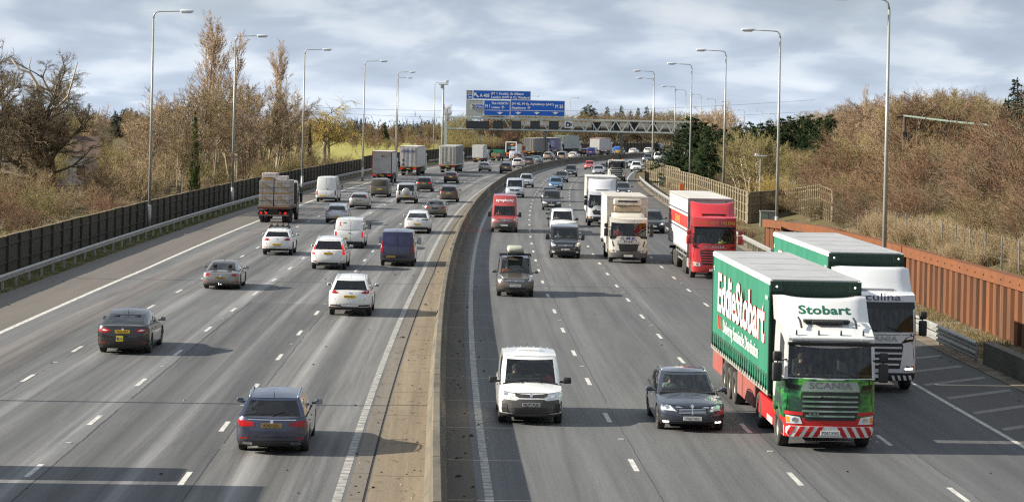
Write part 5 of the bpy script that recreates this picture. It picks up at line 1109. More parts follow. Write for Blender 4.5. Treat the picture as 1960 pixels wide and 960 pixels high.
b = S['root'].matrix_world @ Vector((-.55, S['wb'] - .75, 1.06)); jk = MB().box(-.16, .16, -.1, .1, 0, .16, .06).tube([(-.1, 0, .1), (.02, .02, .2), (.1, 0, .1)], .05).build('jacket', plain('orange_red_cloth', (.55, .06, .02), .9)); jk.location = b; tagp(jk, label='orange red jacket bundled on the dashboard of the nearest white van', cat='jacket')
S = oc('estate_car', 'estate', 1319, 820, -1, (.05, .06, .085), 'dark blue grey estate car with chrome grille and roof rails beside the green lorry', .6, 2, plate_t='FY60 YKC', dirt=.05, H=1.42, W=1.90, wt=.51, sh=[(0, .95), (.04, 1.0), (.5, .94), (.70, .90), (.95, .77), (1, .66)],
       feat=dict(head=[(.50, .60), (.80, .62), (.90, .78), (.78, .82), (.60, .73)], zl=.70, grille=[(-.34, .50), (.34, .50), (.42, .60), (.44, .70), (-.44, .70), (-.42, .60)], gz=(.50, .70), gw=.42, bars=4, pz=.40, intake=.24, fog=1, fogm=M['drl'], bz=.13, rails='chrome', clear=1))
decal(S, 'grille_surround', [(-.47, .69), (.47, .69), (.46, .725), (-.46, .725)], M['chrome'], 'F', .03, depth=.03); decal(S, 'grille_divider', [(-.012, .51), (.012, .51), (.012, .70), (-.012, .70)], M['chrome'], 'F', .03)
for s in (-1, 1): decal(S, 'inner_headlight', [(s * .44, .58), (s * .50, .60), (s * .60, .72), (s * .52, .74)][::s], M['lamp'], 'F', .012)
y = S['yF'] - .32; MB().tube([(0, y, .83), (0, y, .90)], .01).lathe([(y - .006, .038), (y + .006, .038)], 14, 'y', (0, 0, .93)).build('bonnet_ornament', M['chrome'], S['root'])
person(S, .37, (.25, .30, .28), 'driver in a pale shirt gripping the wheel of the dark estate car'); person(S, -.37, (.04, .04, .05), 'passenger in dark clothes beside the driver of the dark estate car')
S = oc('people_carrier', 'mpv', 985.5, 566, -1, (.115, .098, .085), 'brown grey people carrier with a beige roof box behind the barrier curve', .4, 2, cat='car', plate_t='CT16 AKP', feat=dict(head=[(.52, .88), (.62, .76), (.86, .80), (.90, 1.06), (.84, 1.10)], zl=.90, gz=(.72, .86), gw=.50, pz=.56, intake=.34, fog=1, rails='trim', bz=.02))
decal(S, 'front_skid_plate', [(-.56, .24), (.56, .24), (.50, .30), (-.50, .30)], M['rim'], 'F', .02)
mb = MB(); 
for y in (-.55, .35): mb.box(-.78, .78, y - .04, y + .04, 1.92, 1.97, .01)
for s in (-1, 1): mb.box(s * .76 - .03, s * .76 + .03, -1.0, .7, 1.88, 1.93, .01)
tagp(mb.build('roof_bars', M['trim'], S['root']))
rb = empty('roof_box', S['root'].location, S['root'].rotation_euler.z, label='beige roof box on the brown grey people carrier', cat='roof box'); rb.scale = (VS,) * 3
bm_ = plain('beige_plastic', (.42, .42, .33), .4); MB().box(-.40, .40, -.95, .75, 2.05, 2.36, .13).build('box_lid', bm_, rb, True); MB().box(-.42, .42, -.97, .77, 1.98, 2.10, .04).build('box_base', M['trim'], rb, True)
person(S, .38, (.55, .09, .03), 'driver in an orange red top in the brown grey people carrier', hair=M['hair'])
S = oc('van', 'bigvan', 1081, 493, -1, (.015, .015, .019), 'black passenger van with tall headlights following the white lorry', .2, 2, cat='van', dirt=.1, L=5.0, W=1.92, H=1.93, plate_t='CN67 VNX', feat=dict(head=[(.60, .80), (.84, .76), (.92, .96), (.86, 1.14), (.70, 1.0)], zl=.92, gz=(.74, .90), gw=.52, pz=.56, intake=.36, fog=1, fogm=M['lamp']), roof=[(.0, 1.86), (.2, 1.93), (.5, 1.93), (.68, 1.87)])
decal(S, 'bumper_line', [(-.9, .50), (.9, .50), (.9, .515), (-.9, .515)], M['chrome'], 'F', .012)
person(S, .38, (.3, .33, .36), 'driver in a pale top in the black passenger van'); person(S, -.38, (.15, .12, .1), 'passenger in the black passenger van')
S = oc('van', 'van', 1076, 449, -1, c_white, 'small white van right behind the black passenger van', near=2, rim='steel', cat='van', feat=dict(rails=None, pz=.5, gz=(.72, .84)))
person(S, .38, (.5, .5, .45), 'driver in the small white van behind the black passenger van')
oc('dark_car', 'saloon', 1071, 434, -1, (.03, .035, .045), 'dark blue saloon almost hidden behind the small white van', .5, 1)
S = oc('high_roof_van', 'highvan', 965, 444, -1, (.42, .045, .045), 'red high roof delivery van beside the central barrier', 0, 2, rim='dark', cat='van', dirt=.75, feat=dict(head=[(.62, .95), (.84, .92), (.95, 1.08), (.90, 1.16), (.66, 1.04)], zl=1.04, gz=(.82, 1.04), gw=.50, bars=5, pz=.56, intake=.40, fog=0, bz=0))
h_ = S['tree'].ray_cast(Vector((0, 9, 2.36)), Vector((0, -1, 0)))[0]; tv, tf = text_vf('symphony', .30, .022, 0, 'CENTER', 1.1); out = []
for x, _, z in tv: h2 = S['tree'].ray_cast(Vector((-x, 9, z + 2.30)), Vector((0, -1, 0)))[0]; out.append(h2 + Vector((0, .03, .0)))
mesh_obj('van_lettering', out, tf, M['white'], S['root']); decal(S, 'front_bumper', [(-.93, .30), (.93, .30), (.97, .78), (.62, .80), (.5, .78), (-.5, .78), (-.62, .80), (-.97, .78)], M['grey_trim'], 'F', .010)
person(S, .42, (.5, .08, .1), 'driver in a red top in the red high roof van', dz=.02)
S = oc('minivan', 'mpv', 1055.5, 402, -1, (.045, .048, .055), 'dark grey minivan with roof rails left of the silver white lorry', .4, 1, feat=dict(seats=1, gz=(.66, .84))); person(S, .38, (.45, .4, .35), 'driver in the dark grey minivan', y=S['wb'] - 1.27)
oc('grey_car', 'hatch', 1052, 386, -1, (.10, .11, .125), 'grey hatchback tucked behind the dark minivan', .5, 1)
oc('small_car', 'hatch', 1063.5, 363, -1, (.03, .16, .34), 'bright blue small hatchback in the middle lanes', .3, 1, L=3.8, W=1.70, H=1.5)
oc('dark_car', 'saloon', 1074, 349, -1, (.025, .03, .04), 'dark saloon just above the bright blue hatchback', .4, 1)
oc('suv', 'suv', 1092, 338, -1, (.05, .055, .065), 'dark grey sport utility car ahead of the red hatchback', .5, 1)
S = oc('van', 'bigvan', 985, 378, -1, (.55, .60, .66), 'pale blue silver van above the red high roof van', .3, 1, cat='van', feat=dict(seats=1, gz=(.74, .92), gw=.6)); person(S, .42, (.1, .1, .12), 'driver in the pale blue silver van', y=S['wb'] - 1.3)
oc('suv', 'suv', 1007, 359, -1, (.55, .57, .60), 'silver white compact sport utility car behind the pale blue van', .4, 1, L=4.2, W=1.8)
oc('dark_estate', 'estate', 1192, 375, -1, (.03, .035, .05), 'dark blue estate car with its lights on right of the silver white lorry', .5, 1, feat=dict(lens=M['drl']))
oc('suv', 'suv', 1249, 446, -1, (.02, .024, .03), 'black sport utility car behind the red lorry', .4, 1, feat=dict(lens=M['drl']))
oc('red_car', 'hatch', 1128, 324.5, -1, (.55, .03, .03), 'bright red small hatchback far ahead', 0, 1, L=3.9, W=1.7)
oc('silver_car', 'hatch', 1145, 335, -1, (.42, .44, .46), 'silver hatchback hidden behind the white lorry roof', .5, 0); oc('dark_car', 'hatch', 1158, 330, -1, (.04, .045, .055), 'dark hatchback beside the tipper lorry', .4, 0)
oc('white_suv', 'suv', 1217.5, 328.5, -1, c_white, 'white sport utility car in the nearside lane by the timber fence', 0, 1, feat=dict(lens=M['drl'])); oc('silver_car', 'hatch', 1208.5, 322.5, -1, (.50, .54, .6), 'pale silver blue hatchback beside the tipper lorry', .4, 0)
oc('suv', 'suv', 1239, 310.5, -1, (.10, .12, .15), 'grey blue sport utility car just above the end of the timber fence', .4, 0); oc('van', 'van', 1259, 307.5, -1, c_white, 'white van between the far lamp posts above the timber fence', 0, 0, cat='van'); oc('dark_car', 'hatch', 1277, 305, -1, (.05, .05, .07), 'dark hatchback half hidden by the conifer branches', .4, 0)
# ------------------------------------------------------------ driving away
S = aw('estate_car', 'estate', 524, 860, 1, (.038, .050, .100), 'dusty blue estate car with roof rails, nearest on the left carriageway', .55, 2, dirt=.3, plate_t='KY67 EZC', sh=[(0, .90), (.04, .97), (.5, .94), (.70, .91), (.965, .73), (1, .64)],
       feat=dict(tail=[(.44, .74), (.84, .72), (.88, .86), (.84, .90), (.46, .84)], pm=M['dplate'], ppz=.76, clear=1, rails='chrome', zl=.7)); decal(S, 'chrome_strip', [(-.62, .895), (.62, .895), (.62, .915), (-.62, .915)], M['chrome'], 'B', .015)
for s in (-1, 1): decal(S, 'exhaust_trim', rrect(s * .62 - .13, s * .62 + .13, .26, .33, .02), M['chrome'], 'B', .012)
decal(S, 'wiped_glass', [(-.02 + .42 * math.cos(a), 1.03 + .25 * math.sin(a)) for a in [math.pi * i / 10 for i in range(11)]], M['gloss_black'], 'B', .004)
S = aw('car', 'saloon', 241, 673.5, 1, (.018, .018, .020), 'dark grey hatch saloon with yellow stickers on its tail, far left lane', .5, 2, dirt=.2, plate_t='FH16 RRV', L=4.87, W=1.86, H=1.46, rb=.06, rt=.27, sh=[(0, .92), (.03, 1.02), (.12, 1.04), (.5, .96), (.68, .92), (.96, .72), (1, .62)],
       feat=dict(tail=[(.42, .83), (.60, .78), (.88, .82), (.90, .90), (.66, .95), (.46, .91)], ppz=.83)); decal(S, 'yellow_sticker', rrect(-.22, .03, .48, .68, .01), plain('yellow_sticker', (.75, .62, .06), .5), 'B', .012); decal(S, 'sticker_print', rrect(-.20, -.13, .53, .63, .01), M['blue_ink'], 'B', .020)
decal(S, 'sticker_text', rrect(-.10, .00, .56, .62, .01), plain('sticker_brown', (.35, .25, .05), .6), 'B', .020)
for s in (-1, 1): decal(S, 'tail_light_lens', [(s * .52, .86), (s * .66, .85), (s * .78, .88), (s * .66, .91)][::s], M['lamp'], 'B', .018)
S = aw('sports_coupe', 'coupe', 425.5, 551.5, 1, (.26, .25, .24), 'grey sports coupe with rounded tail and twin exhaust', .6, 2, dirt=.35, plate_t='Y3 ACD', feat=dict(tail=[(.52, .68), (.80, .66), (.86, .78), (.58, .78)], ppz=.58, clear=1, pm=M['dplate']))
for s in (-1, 1): MB().tube([(s * .05, S['yR'] - .04, .27), (s * .05, S['yR'] + .2, .27)], .045, 12).build('exhaust', M['chrome'], S['root'], True)
decal(S, 'rear_spoiler', [(-.5, .84), (.5, .84), (.5, .86), (-.5, .86)], M['gloss_black'], 'B', .012)
wsuv = dict(tail=[(.46, 1.02), (.62, .98), (.88, 1.00), (.91, 1.12), (.84, 1.20)], ppz=.86, rails='chrome')
S = aw('white_suv', 'suv', 671, 602, 1, c_white, 'white sport utility car with black lower bumper and yellow plate, lane nearest the barrier', 0, 2, dirt=.22, plate_t='S700 NUT', feat=dict(wsuv, cladding=1, bump=[(-.86, .30), (.86, .30), (.86, .52), (.40, .50), (.34, .42), (-.34, .42), (-.40, .50), (-.86, .52)]))
S = aw('white_suv', 'suv', 630, 514.5, 1, c_white, 'large white sport utility car with tall vertical tail lamps and chrome exhausts', 0, 2, dirt=.15, L=4.95, W=1.95, H=1.76, plate_t='YD19 FGA', roof=[(.1, 1.62), (.25, 1.73), (.45, 1.76), (.6, 1.71)], feat=dict(tail=[(.76, .86), (.93, .84), (.90, 1.08), (.80, 1.30), (.74, 1.42), (.70, 1.38), (.78, 1.10)], ppz=.92, rails='chrome', tailm=M['red_lit']))
for s in (-1, 1): decal(S, 'exhaust_trim', rrect(s * .66 - .1, s * .66 + .1, .33, .40, .02), M['chrome'], 'B', .012)
S = aw('white_suv', 'suv', 532, 487, 1, c_white, 'white compact crossover car with bicycle carriers on the roof', 0, 2, dirt=.2, L=4.25, W=1.84, H=1.58, plate_t='WG21 GNU', roof=[(.1, 1.44), (.25, 1.55), (.45, 1.58), (.6, 1.53)], feat=dict(tail=[(.42, .96), (.60, .90), (.88, .93), (.89, 1.04), (.60, 1.06)], ppz=.66, rails=None, cladding=1))
cr_ = empty('bicycle_carrier', S['root'].location, S['root'].rotation_euler.z, label='black bicycle carrier rails on the roof of the white crossover', cat='roof rack'); cr_.scale = (VS,) * 3; mb = MB()
for y in (-.65, .15): mb.box(-.62, .62, y - .03, y + .03, 1.66, 1.69)
for x in (-.5, -.15, .2, .52): mb.box(x - .035, x + .035, -1.1, .5, 1.69, 1.735).box(x - .05, x + .05, -.95, -.75, 1.735, 1.80).box(x - .03, x + .03, -.2, -.1, 1.735, 1.86)
for s in (-1, 1):
    for y in (-.65, .15): mb.box(s * .60 - .03, s * .60 + .03, y - .04, y + .04, 1.50, 1.68)
mb.build('carrier_frame', M['trim'], cr_)
S = aw('van', 'bigvan', 761, 508, 1, (.008, .012, .065), 'dark blue van with a dirty rear and tall narrow tail lamps', .3, 2, cat='van', dirt=.5, W=1.98, H=1.98, feat=dict(tail=[(.82, .80), (.95, .80), (.93, 1.45), (.87, 1.46)], ppz=.56, ppx=-.36, pm=M['dplate']))
for s in (-1, 1): decal(S, 'rear_door_glass', [(s * .06, 1.26), (s * .30, 1.22), (s * .72, 1.30), (s * .70, 1.72), (s * .06, 1.76)][::s], paint((.02, .022, .09), .3, .6), 'B', .010)
seam(S, [(0, .5), (0, 1.85)], 'B', .02, 'door_seams'); seam(S, [(-.80, 1.18), (-.74, .60), (.74, .60), (.80, 1.18)], 'B', .014, 'door_seams'); S['door_seams'].build('door_seams', M['gloss_black'], S['root'])
decal(S, 'rear_step', [(-.9, .34), (.9, .34), (.9, .46), (-.9, .46)], M['grey_trim'], 'B', .05, depth=.05); decal(S, 'rear_plate_recess', rrect(-.66, -.06, .49, .64, .02), M['trim'], 'B', .006)
S = aw('van', 'bigvan', 669, 474, 1, c_white, 'white panel van with small red logo and plain rear doors', 0, 2, cat='van', dirt=.18, rim='steel', L=4.95, W=1.92, H=1.90, roof=[(.0, 1.83), (.2, 1.90), (.5, 1.90), (.68, 1.84)], plate_t='ML22 URM', feat=dict(tail=[(.80, .74), (.93, .74), (.92, 1.10), (.80, 1.10)], ppz=.66, ppx=-.36, tailm=M['red_lit']))
seam(S, [(0.1, .45), (.1, 1.78)], 'B', .016, 'door_seams'); seam(S, [(-.9, 1.20), (.9, 1.20)], 'B', .01, 'door_seams'); S['door_seams'].build('door_seams', M['trim'], S['root']); decal(S, 'handle', rrect(-.05, .12, .98, 1.03, .02), M['trim'], 'B', .02)
h_ = S['tree'].ray_cast(Vector((-.3, -9, 1.62)), Vector((0, 1, 0)))[0]; put_text('van_lettering', 'VMS', plain('grey_print', (.12, .12, .13), .5), S['root'], (-.28, h_.y - .05, 1.60), .16, .01, 0, 'CENTER', 1.0); decal(S, 'red_logo', [(-.62, 1.48), (-.50, 1.46), (-.48, 1.50), (-.57, 1.52), (-.57, 1.64), (-.50, 1.70), (-.60, 1.72)], plain('logo_red', (.6, .05, .04), .5), 'B', .010)
decal(S, 'rear_step', [(-.9, .30), (.9, .30), (.9, .46), (-.9, .46)], M['trim'], 'B', .03, depth=.03)
S = aw('white_car', 'suv', 799, 446, 1, (.68, .69, .70), 'white sleek crossover car with slim dark tail lamps, near the barrier', 0, 2, dirt=.12, L=4.7, W=1.88, H=1.62, rb=.06, rt=.24, plate_t='YK22 MCV', roof=[(.2, 1.46), (.35, 1.58), (.48, 1.62), (.6, 1.57)], feat=dict(tail=[(.30, 1.02), (.86, 1.0), (.86, 1.08), (.34, 1.08)], tailm=M['gloss_black'], ppz=.70, rails=None, bump=[(-.86, .28), (.86, .28), (.80, .50), (-.80, .50)]))
S = aw('grey_car', 'saloon', 833, 415, 1, (.13, .122, .11), 'brown grey coupe with red tail lamps hugging the barrier lane', .5, 2, dirt=.55, feat=dict(tail=[(.46, .78), (.84, .76), (.88, .88), (.60, .90)], ppz=.78, pm=M['gloss_black'], clear=1))
S = aw('white_car', 'hatch', 645, 426, 1, (.60, .62, .66), 'white hatchback with slim dark red lamps ahead of the white panel van', .2, 2, dirt=.2, plate_t='LF70 XCD', feat=dict(tail=[(.30, .93), (.86, .88), (.88, .96), (.60, 1.0)], ppz=.52))
S = aw('silver_car', 'hatch', 687.5, 399.5, 1, (.44, .42, .39), 'silver hatchback with high mounted lamps', .5, 2, dirt=.35, plate_t='AV58 KXM', feat=dict(tail=[(.72, 1.0), (.84, .98), (.74, 1.30), (.66, 1.32)], ppz=.80))
S = aw('van', 'bigvan', 727, 377, 1, (.095, .082, .066), 'dusty brown van below the grey horse lorry', .3, 2, cat='van', dirt=.95, W=1.92, H=1.92, L=4.9, roof=[(.0, 1.85), (.2, 1.92), (.5, 1.92), (.68, 1.85)], feat=dict(tail=[(.82, .90), (.95, .90), (.90, 1.55), (.84, 1.55)], ppz=.86, pm=M['yplate']))
decal(S, 'rear_glass', [(-.68, 1.20), (.68, 1.20), (.62, 1.72), (-.62, 1.72)], plain('dirty_glass', (.07, .058, .045), .7), 'B', .01)
S = aw('off_road_car', 'suv', 778, 389, 1, (.46, .46, .44), 'silver boxy off road car with a spare wheel on its tail', .4, 2, dirt=.35, L=4.6, W=1.96, H=1.95, g=.30, wr=.40, rb=.02, rt=.05, rw=.84, cR=.16, sh=[(0, 1.20), (.04, 1.22), (.5, 1.18), (.75, 1.16), (.965, 1.06), (1, .96)], roof=[(.02, 1.88), (.2, 1.93), (.5, 1.95), (.62, 1.90)], wt=.64, wb=.74, feat=dict(tail=[(.86, .98), (.95, .98), (.95, 1.18), (.86, 1.18)], ppz=.72, rails=None, rear_wiper=0, bump=[(-.92, .34), (.92, .34), (.86, .62), (-.86, .62)]))
sw = MB(); yy = S['yR']; sw.lathe([(yy - .30, .001), (yy - .30, .30), (yy - .27, .36), (yy - .24, .38), (yy - .06, .38), (yy - .03, .34), (yy - .03, .001)], 26, 'y', (0, 0, 1.18)); sw.build('spare_wheel_cover', paint((.46, .46, .44), .4, .35), S['root'], True)
for s in (-1, 1): decal(S, 'pillar_panel', [(s * .60, .86), (s * .70, .86), (s * .70, 1.22), (s * .60, 1.22)][::s], M['gloss_black'], 'B', .012)
S = aw('suv', 'suv', 812, 367, 1, (.028, .028, .03), 'dark sport utility car with bright red lamps above the silver off road car', .3, 2, dirt=.3, plate_t='RA19 DXM', feat=dict(tail=[(.44, 1.0), (.88, .96), (.90, 1.10), (.62, 1.10)], ppz=.96, rails=None, tailm=M['red_lit']))
S = aw('suv', 'suv', 859, 387, 1, (.055, .047, .038), 'muddy brown sport utility car in the lane nearest the barrier', .3, 2, dirt=.8, plate_t='WX65 GRO', feat=dict(tail=[(.46, 1.0), (.88, .94), (.92, 1.12), (.80, 1.15)], ppz=.90, rails='chrome'))
S = aw('dark_car', 'hatch', 863, 350.5, 1, (.02, .02, .023), 'black hatchback in front of the grey trailer lorry', .2, 2, dirt=.2, feat=dict(tail=[(.58, .90), (.86, .88), (.86, 1.02), (.66, 1.04)], ppz=.84, tailm=M['red_lit']), H=1.52)
S = aw('van', 'highvan', 626, 386, 1, c_white, 'tall white van on the inside lane beside the timber load lorry', 0, 2, cat='van', dirt=.25, rim='steel', H=2.45, L=5.6, roof=[(.0, 2.37), (.1, 2.45), (.6, 2.45), (.72, 2.38)], feat=dict(tail=[(.84, .70), (.97, .70), (.97, 1.16), (.84, 1.16)], ppz=.62, ppx=-.35))
seam(S, [(.0, .5), (0, 2.3)], 'B', .018, 'door_seams'); seam(S, [(-.92, .56), (.92, .56)], 'B', .014, 'door_seams'); S['door_seams'].build('door_seams', M['trim'], S['root']); decal(S, 'handle', rrect(.05, .2, 1.25, 1.32, .02), M['trim'], 'B', .02); decal(S, 'rear_step', [(-.9, .34), (.9, .34), (.9, .46), (-.9, .46)], M['trim'], 'B', .03, depth=.03)
S = aw('silver_car', 'hatch', 927, 328, 1, (.40, .43, .46), 'silver hatchback with tall red lamps right of the white trailer lorry', .4, 1, feat=dict(tail=[(.66, .95), (.86, .95), (.74, 1.35), (.66, 1.36)]))
aw('suv', 'suv', 968, 331.5, 1, (.07, .08, .10), 'dark grey crossover beside the barrier bend', .4, 1, H=1.5); aw('white_suv', 'suv', 991, 321.5, 1, (.62, .64, .67), 'white sport utility car in the pack by the barrier bend', .2, 1)
aw('suv', 'suv', 1012, 318.5, 1, (.11, .105, .13), 'purple grey sport utility car beside the white one', .4, 1); aw('sports_car', 'coupe', 1026.5, 311.5, 1, (.20, .38, .44), 'pale teal sports car by the barrier', .3, 1, feat=dict(clear=1), H=1.35)
aw('dark_car', 'hatch', 991, 307.5, 1, (.09, .05, .06), 'dark red hatchback in front of the small white van', .3, 1); S = aw('van', 'van', 984, 307.5 - .5, 1, (.55, .60, .70), 'small pale blue white van ahead of the recovery lorry', .2, 1, cat='van')
aw('silver_car', 'suv', 1049, 306.5, 1, (.36, .33, .31), 'silver brown crossover under the grey curtain lorry', .4, 1, H=1.55); aw('silver_car', 'mpv', 1075, 307, 1, (.36, .34, .31), 'beige silver people carrier close to the barrier', .4, 1, H=1.6); aw('white_car', 'hatch', 1095.5, 304, 1, c_white, 'white hatchback beyond the beige people carrier', 0, 1)
aw('dark_car', 'suv', 1119, 298, 1, (.07, .02, .02), 'dark red car left of the far blue van', .3, 0); aw('van', 'bigvan', 1132, 299, 1, (.02, .03, .14), 'far dark blue van beside the barrier', .2, 1, cat='van')
aw('white_car', 'hatch', 1167, 296.8, 1, c_white, 'white car roof showing over the far barrier, left of the striped van', 0, 0); aw('white_car', 'hatch', 1211, 295, 1, c_white, 'white car showing over the far barrier, right of the bridge pier', 0, 0); aw('white_car', 'suv', 1240, 295.5, 1, c_white, 'white car over the far barrier beside the tall lamp post', 0, 0)
aw('dark_car', 'bigvan', 1259, 289, 1, (.04, .05, .06), 'dark far vehicle over the barrier near the conifers', .2, 0)
S = aw('van', 'bigvan', 1181.5, 296.5, 1, (.02, .10, .45), 'small blue van with yellow and black striped tail beside the bridge pier', 0, 1, cat='van')
yel = plain('reflective_yellow', (.75, .55, .03), .5); decal(S, 'striped_board', rrect(-.85, .85, .5, 1.15, .02), yel, 'B', .012)
for i in range(4):
    for s in (-1, 1): x = s * (.12 + i * .2); decal(S, 'stripe', [(x, .52), (x + s * .09, .52), (x + s * .02, 1.12), (x - s * .07, 1.12)][::s], M['trim'], 'B', .022)
# ------------------------------------------------------------ lorries coming towards the camera
green = noisy('curtain_green', (.022, .165, .098), (.035, .21, .13), .5, .45, 0, 6, .4, stretch=(.3, 2.2, .2), bscale=2.0); dgreen = plain('dark_green_panel', (.008, .038, .022), .4); roofw = noisy('trailer_roof', (.33, .335, .34), (.42, .42, .42), 1.2, .6)
redp = noisy('skirt_red', (.30, .055, .042), (.24, .10, .08), 1.2, .6); tx_white = plain('letter_white', (.78, .78, .76), .5); tx_red = plain('letter_red', (.55, .07, .04), .5); tx_green = plain('letter_green', (.01, .12, .07), .5)
strap_m = plain('strap_webbing', (.10, .16, .12), .7)
def curtain_trailer(root, y1, L, z0, z1, W_=2.55, side_text=True, skirt=True, wheels_y=(-10.2, -8.9, -7.6)):
    y0 = y1 - L; w = W_ / 2
    MB().box(-w + .05, w - .05, y0 + .06, y1 - .03, z0 + .02, z1 - .10).build('load_body', dgreen, root)
    for s in (-1, 1):        # curtains with gentle ripples
        v = []; f = []; n = 120; k = 6
        for i in range(n + 1):
            y = lerp(y0 + .14, y1 - .14, i / n)
            for j in range(k + 1): z = lerp(z0 - .04, z1 - .16, j / k); v.append((s * (w - .012 + .008 * math.sin(i * 1.9) * (1 - j / k) + .011 * math.sin(i * .55 + j * .5)), y, z))
        for i in range(n):
            for j in range(k): a = i * (k + 1) + j; f.append((a, a + 1, a + k + 2, a + k + 1))
        mesh_obj('side_curtain', v, f, green, root, True)
        for i in range(26):
            st = MB(); y = lerp(y0 + .45, y1 - .4, i / 25); st.bar((s * (w + .008), y, z0 + .42), (s * (w + .008), y, z0 + .02), .04, .012, 1); st.box(*sorted((s * (w - .01), s * (w + .035))), y - .03, y + .03, z0 - .10, z0 + .08)
            st.bar((s * (w + .008), y, z0 + .42), (s * (w + .008), y + .16, z0 + .30), .02, .012, 1)
            st.build('curtain_strap', [M['trim'], strap_m], root)
        x0, x1 = sorted((s * (w - .05), s * (w + .02))); MB().box(x0, x1, y0, y1, z0 - .16, z0 - .03, .01).build('side_rail', noisy('side_rail_paint', (.30, .31, .27), (.20, .2, .17), 3, .6), root)
        x0, x1 = sorted((s * (w - .09), s * (w + .012))); MB().box(x0, x1, y0, y1, z1 - .17, z1 - .03, .02).build('top_rail', M['white'], root)
        MB().box(x0, x1, y1 - .14, y1 + .01, z0 - .1, z1 - .17, .02).box(x0, x1, y0, y0 + .14, z0 - .1, z1 - .17, .02).build('corner_post', dgreen, root)
    MB().box(-w + .02, w - .02, y0 + .02, y1 - .02, z1 - .06, z1, .015).build('roof', roofw, root); mb = MB()
    for i in range(5): y = lerp(y0 + 1, y1 - 1.2, i / 4); mb.box(-w + .3, w - .3, y, y + .03, z1 - .01, z1 + .006)
    mb.build('roof_bow', M['galv'], root)
    fp = MB(); fp.box(-w + .1, w - .1, y1 - .02, y1 + .02, z0, z1 - .05).box(-w, -w + .36, y1, y1 + .05, z1 - .36, z1 - .05, .02).box(w - .36, w, y1, y1 + .05, z1 - .36, z1 - .05, .02).box(-w + .36, w - .36, y1 + .01, y1 + .04, z1 - .16, z1 - .05, .01).box(-w + .42, -w + .46, y1 + .01, y1 + .04, z0, z1 - .16).box(w - .46, w - .42, y1 + .01, y1 + .04, z0, z1 - .16); fp.build('front_wall', dgreen, root)
    mb = MB()
    for s in (-1, 1): mb.lathe([(y1 + .05, .03), (y1 + .06, .001)], 10, 'y', (s * (w - .18), 0, z1 - .2))
    mb.build('marker_light', M['drl'], root)
    if side_text:
        # front of the trailer is at y1; the words begin near the rear end and read towards the cab
        for t_, yy, zz_, sz_, wt_ in (('E', 0, 0, 1, 0),): pass
        for nm_, off, mt, wgt in (('lettering_edge', .016, tx_red, .036), ('curtain_lettering', .024, tx_white, .022)): curtain_text(root, 'EddieStobart', mt, w, y0 + 1.6, z0 + 1.26, 1.72, 1.24, wgt, .0, off, nm_)
        curtain_text(root, 'Delivering Sustainable Distribution', tx_white, w, y0 + 3.2, z0 + .66, .56, 1.06, .012, 0, .022, 'curtain_lettering'); mb = MB()
        for i in range(3): mb.prism([(y0 + 1.7 + i * .42, z0 + 1.08), (y0 + 1.88 + i * .42, z0 + 1.08), (y0 + 2.1 + i * .42, z0 + .66), (y0 + 1.92 + i * .42, z0 + .66)], w + .012, w + .02, 'x')
        mb.build('red_slashes', tx_red, root)
        curtain_text(root, 'E.S.L', tx_white, w, y0 + .35, z1 - .6, .2, 1, .01, 0, .02, 'corner_lettering'); curtain_text(root, '4.4 M', tx_white, w, y1 - .8, z1 - .62, .2, 1, .01, 0, .02, 'corner_lettering')
    chassis(root, y0 + .3, y1 - 1.2, z0 - .32)
    for y in wheels_y: axle(root, y1 + y, .5, .36)
    if skirt:
        for s in (-1, 1):
            x0, x1 = sorted((s * (w - .12), s * (w - .04))); MB().box(x0, x1, y1 - 7.0, y1 - 3.2, .42, z0 - .2, .03).build('side_skirt', redp, root); MB().box(x0, x1, y0 + .1, y1 - 10.9, .48, z0 - .2, .03).build('side_skirt', redp, root)
            MB().box(*sorted((s * (w - .4), s * (w - .05))), y1 - 3.2, y1 - 3.1, .5, z0 - .2, .03).build('side_skirt', redp, root)
    mb = MB(); 
    for s in (-1, 1): mb.box(s * .8 - .08, s * .8 + .08, y1 - 2.6, y1 - 2.45, .35, z0 - .2)
    mb.build('landing_legs', M['trim'], root); rear_gear(root, y0, W_, z0 - .2)
swirl = noisy('green_swirl_livery', (.005, .035, .014), (.012, .16, .04), 1.5, .25, 0, 2, lo=.44, hi=.53, coat=.8, c3=(.06, .34, .03), stretch=(1, 1, 1.6)); silver_g = noisy('silver_green_bar', (.44, .48, .45), (.16, .30, .19), 1.2, .3, .4, 2)
root = empty('articulated_lorry', label='green curtain sided lorry with white and green cab and red chevron bumper, nearest the camera', cat='lorry', group=RG)
S = cab(root, (.72, .72, .70), H=3.12, roofp=[(0, 3.40), (.50, 3.38), (.70, 3.24), (.90, 3.0), (1, 2.92)], belt=1.95, low=plain('cab_red', (.50, .02, .02), .3), top=swirl, zlow=.88, g=.40)
y_ = S['yF']; ax_y = y_ - 1.38
redm = plain('cab_red', (0, 0, 0))
for s, sd in ((1, 'R'), (-1, 'L')):      # white upper flank of the cab and red chassis fairing
    decal(S, 'white_side_panel', [(-1.08, 1.25), (-.62, 1.30), (-.35, 1.93), (-1.08, 1.93)], paint((.72, .72, .70), 0, .22), sd, .010, grid=.2)
    x0, x1 = sorted((s * 1.10, s * 1.22)); MB().box(x0, x1, -4.0, S['yR'] - .02, .42, 1.02, .03).build('chassis_fairing', redm, root)
    for i in range(7): MB().box(*sorted((s * 1.222, s * 1.228)), -2.2 + i * .16, -2.12 + i * .16, .44, .62).build('fairing_check', tx_white, root)
    decal(S, 'steps', [(.30, .45), (.95, .45), (.95, .80), (.30, .80)], M['trim'], sd, .012, grid=.2)
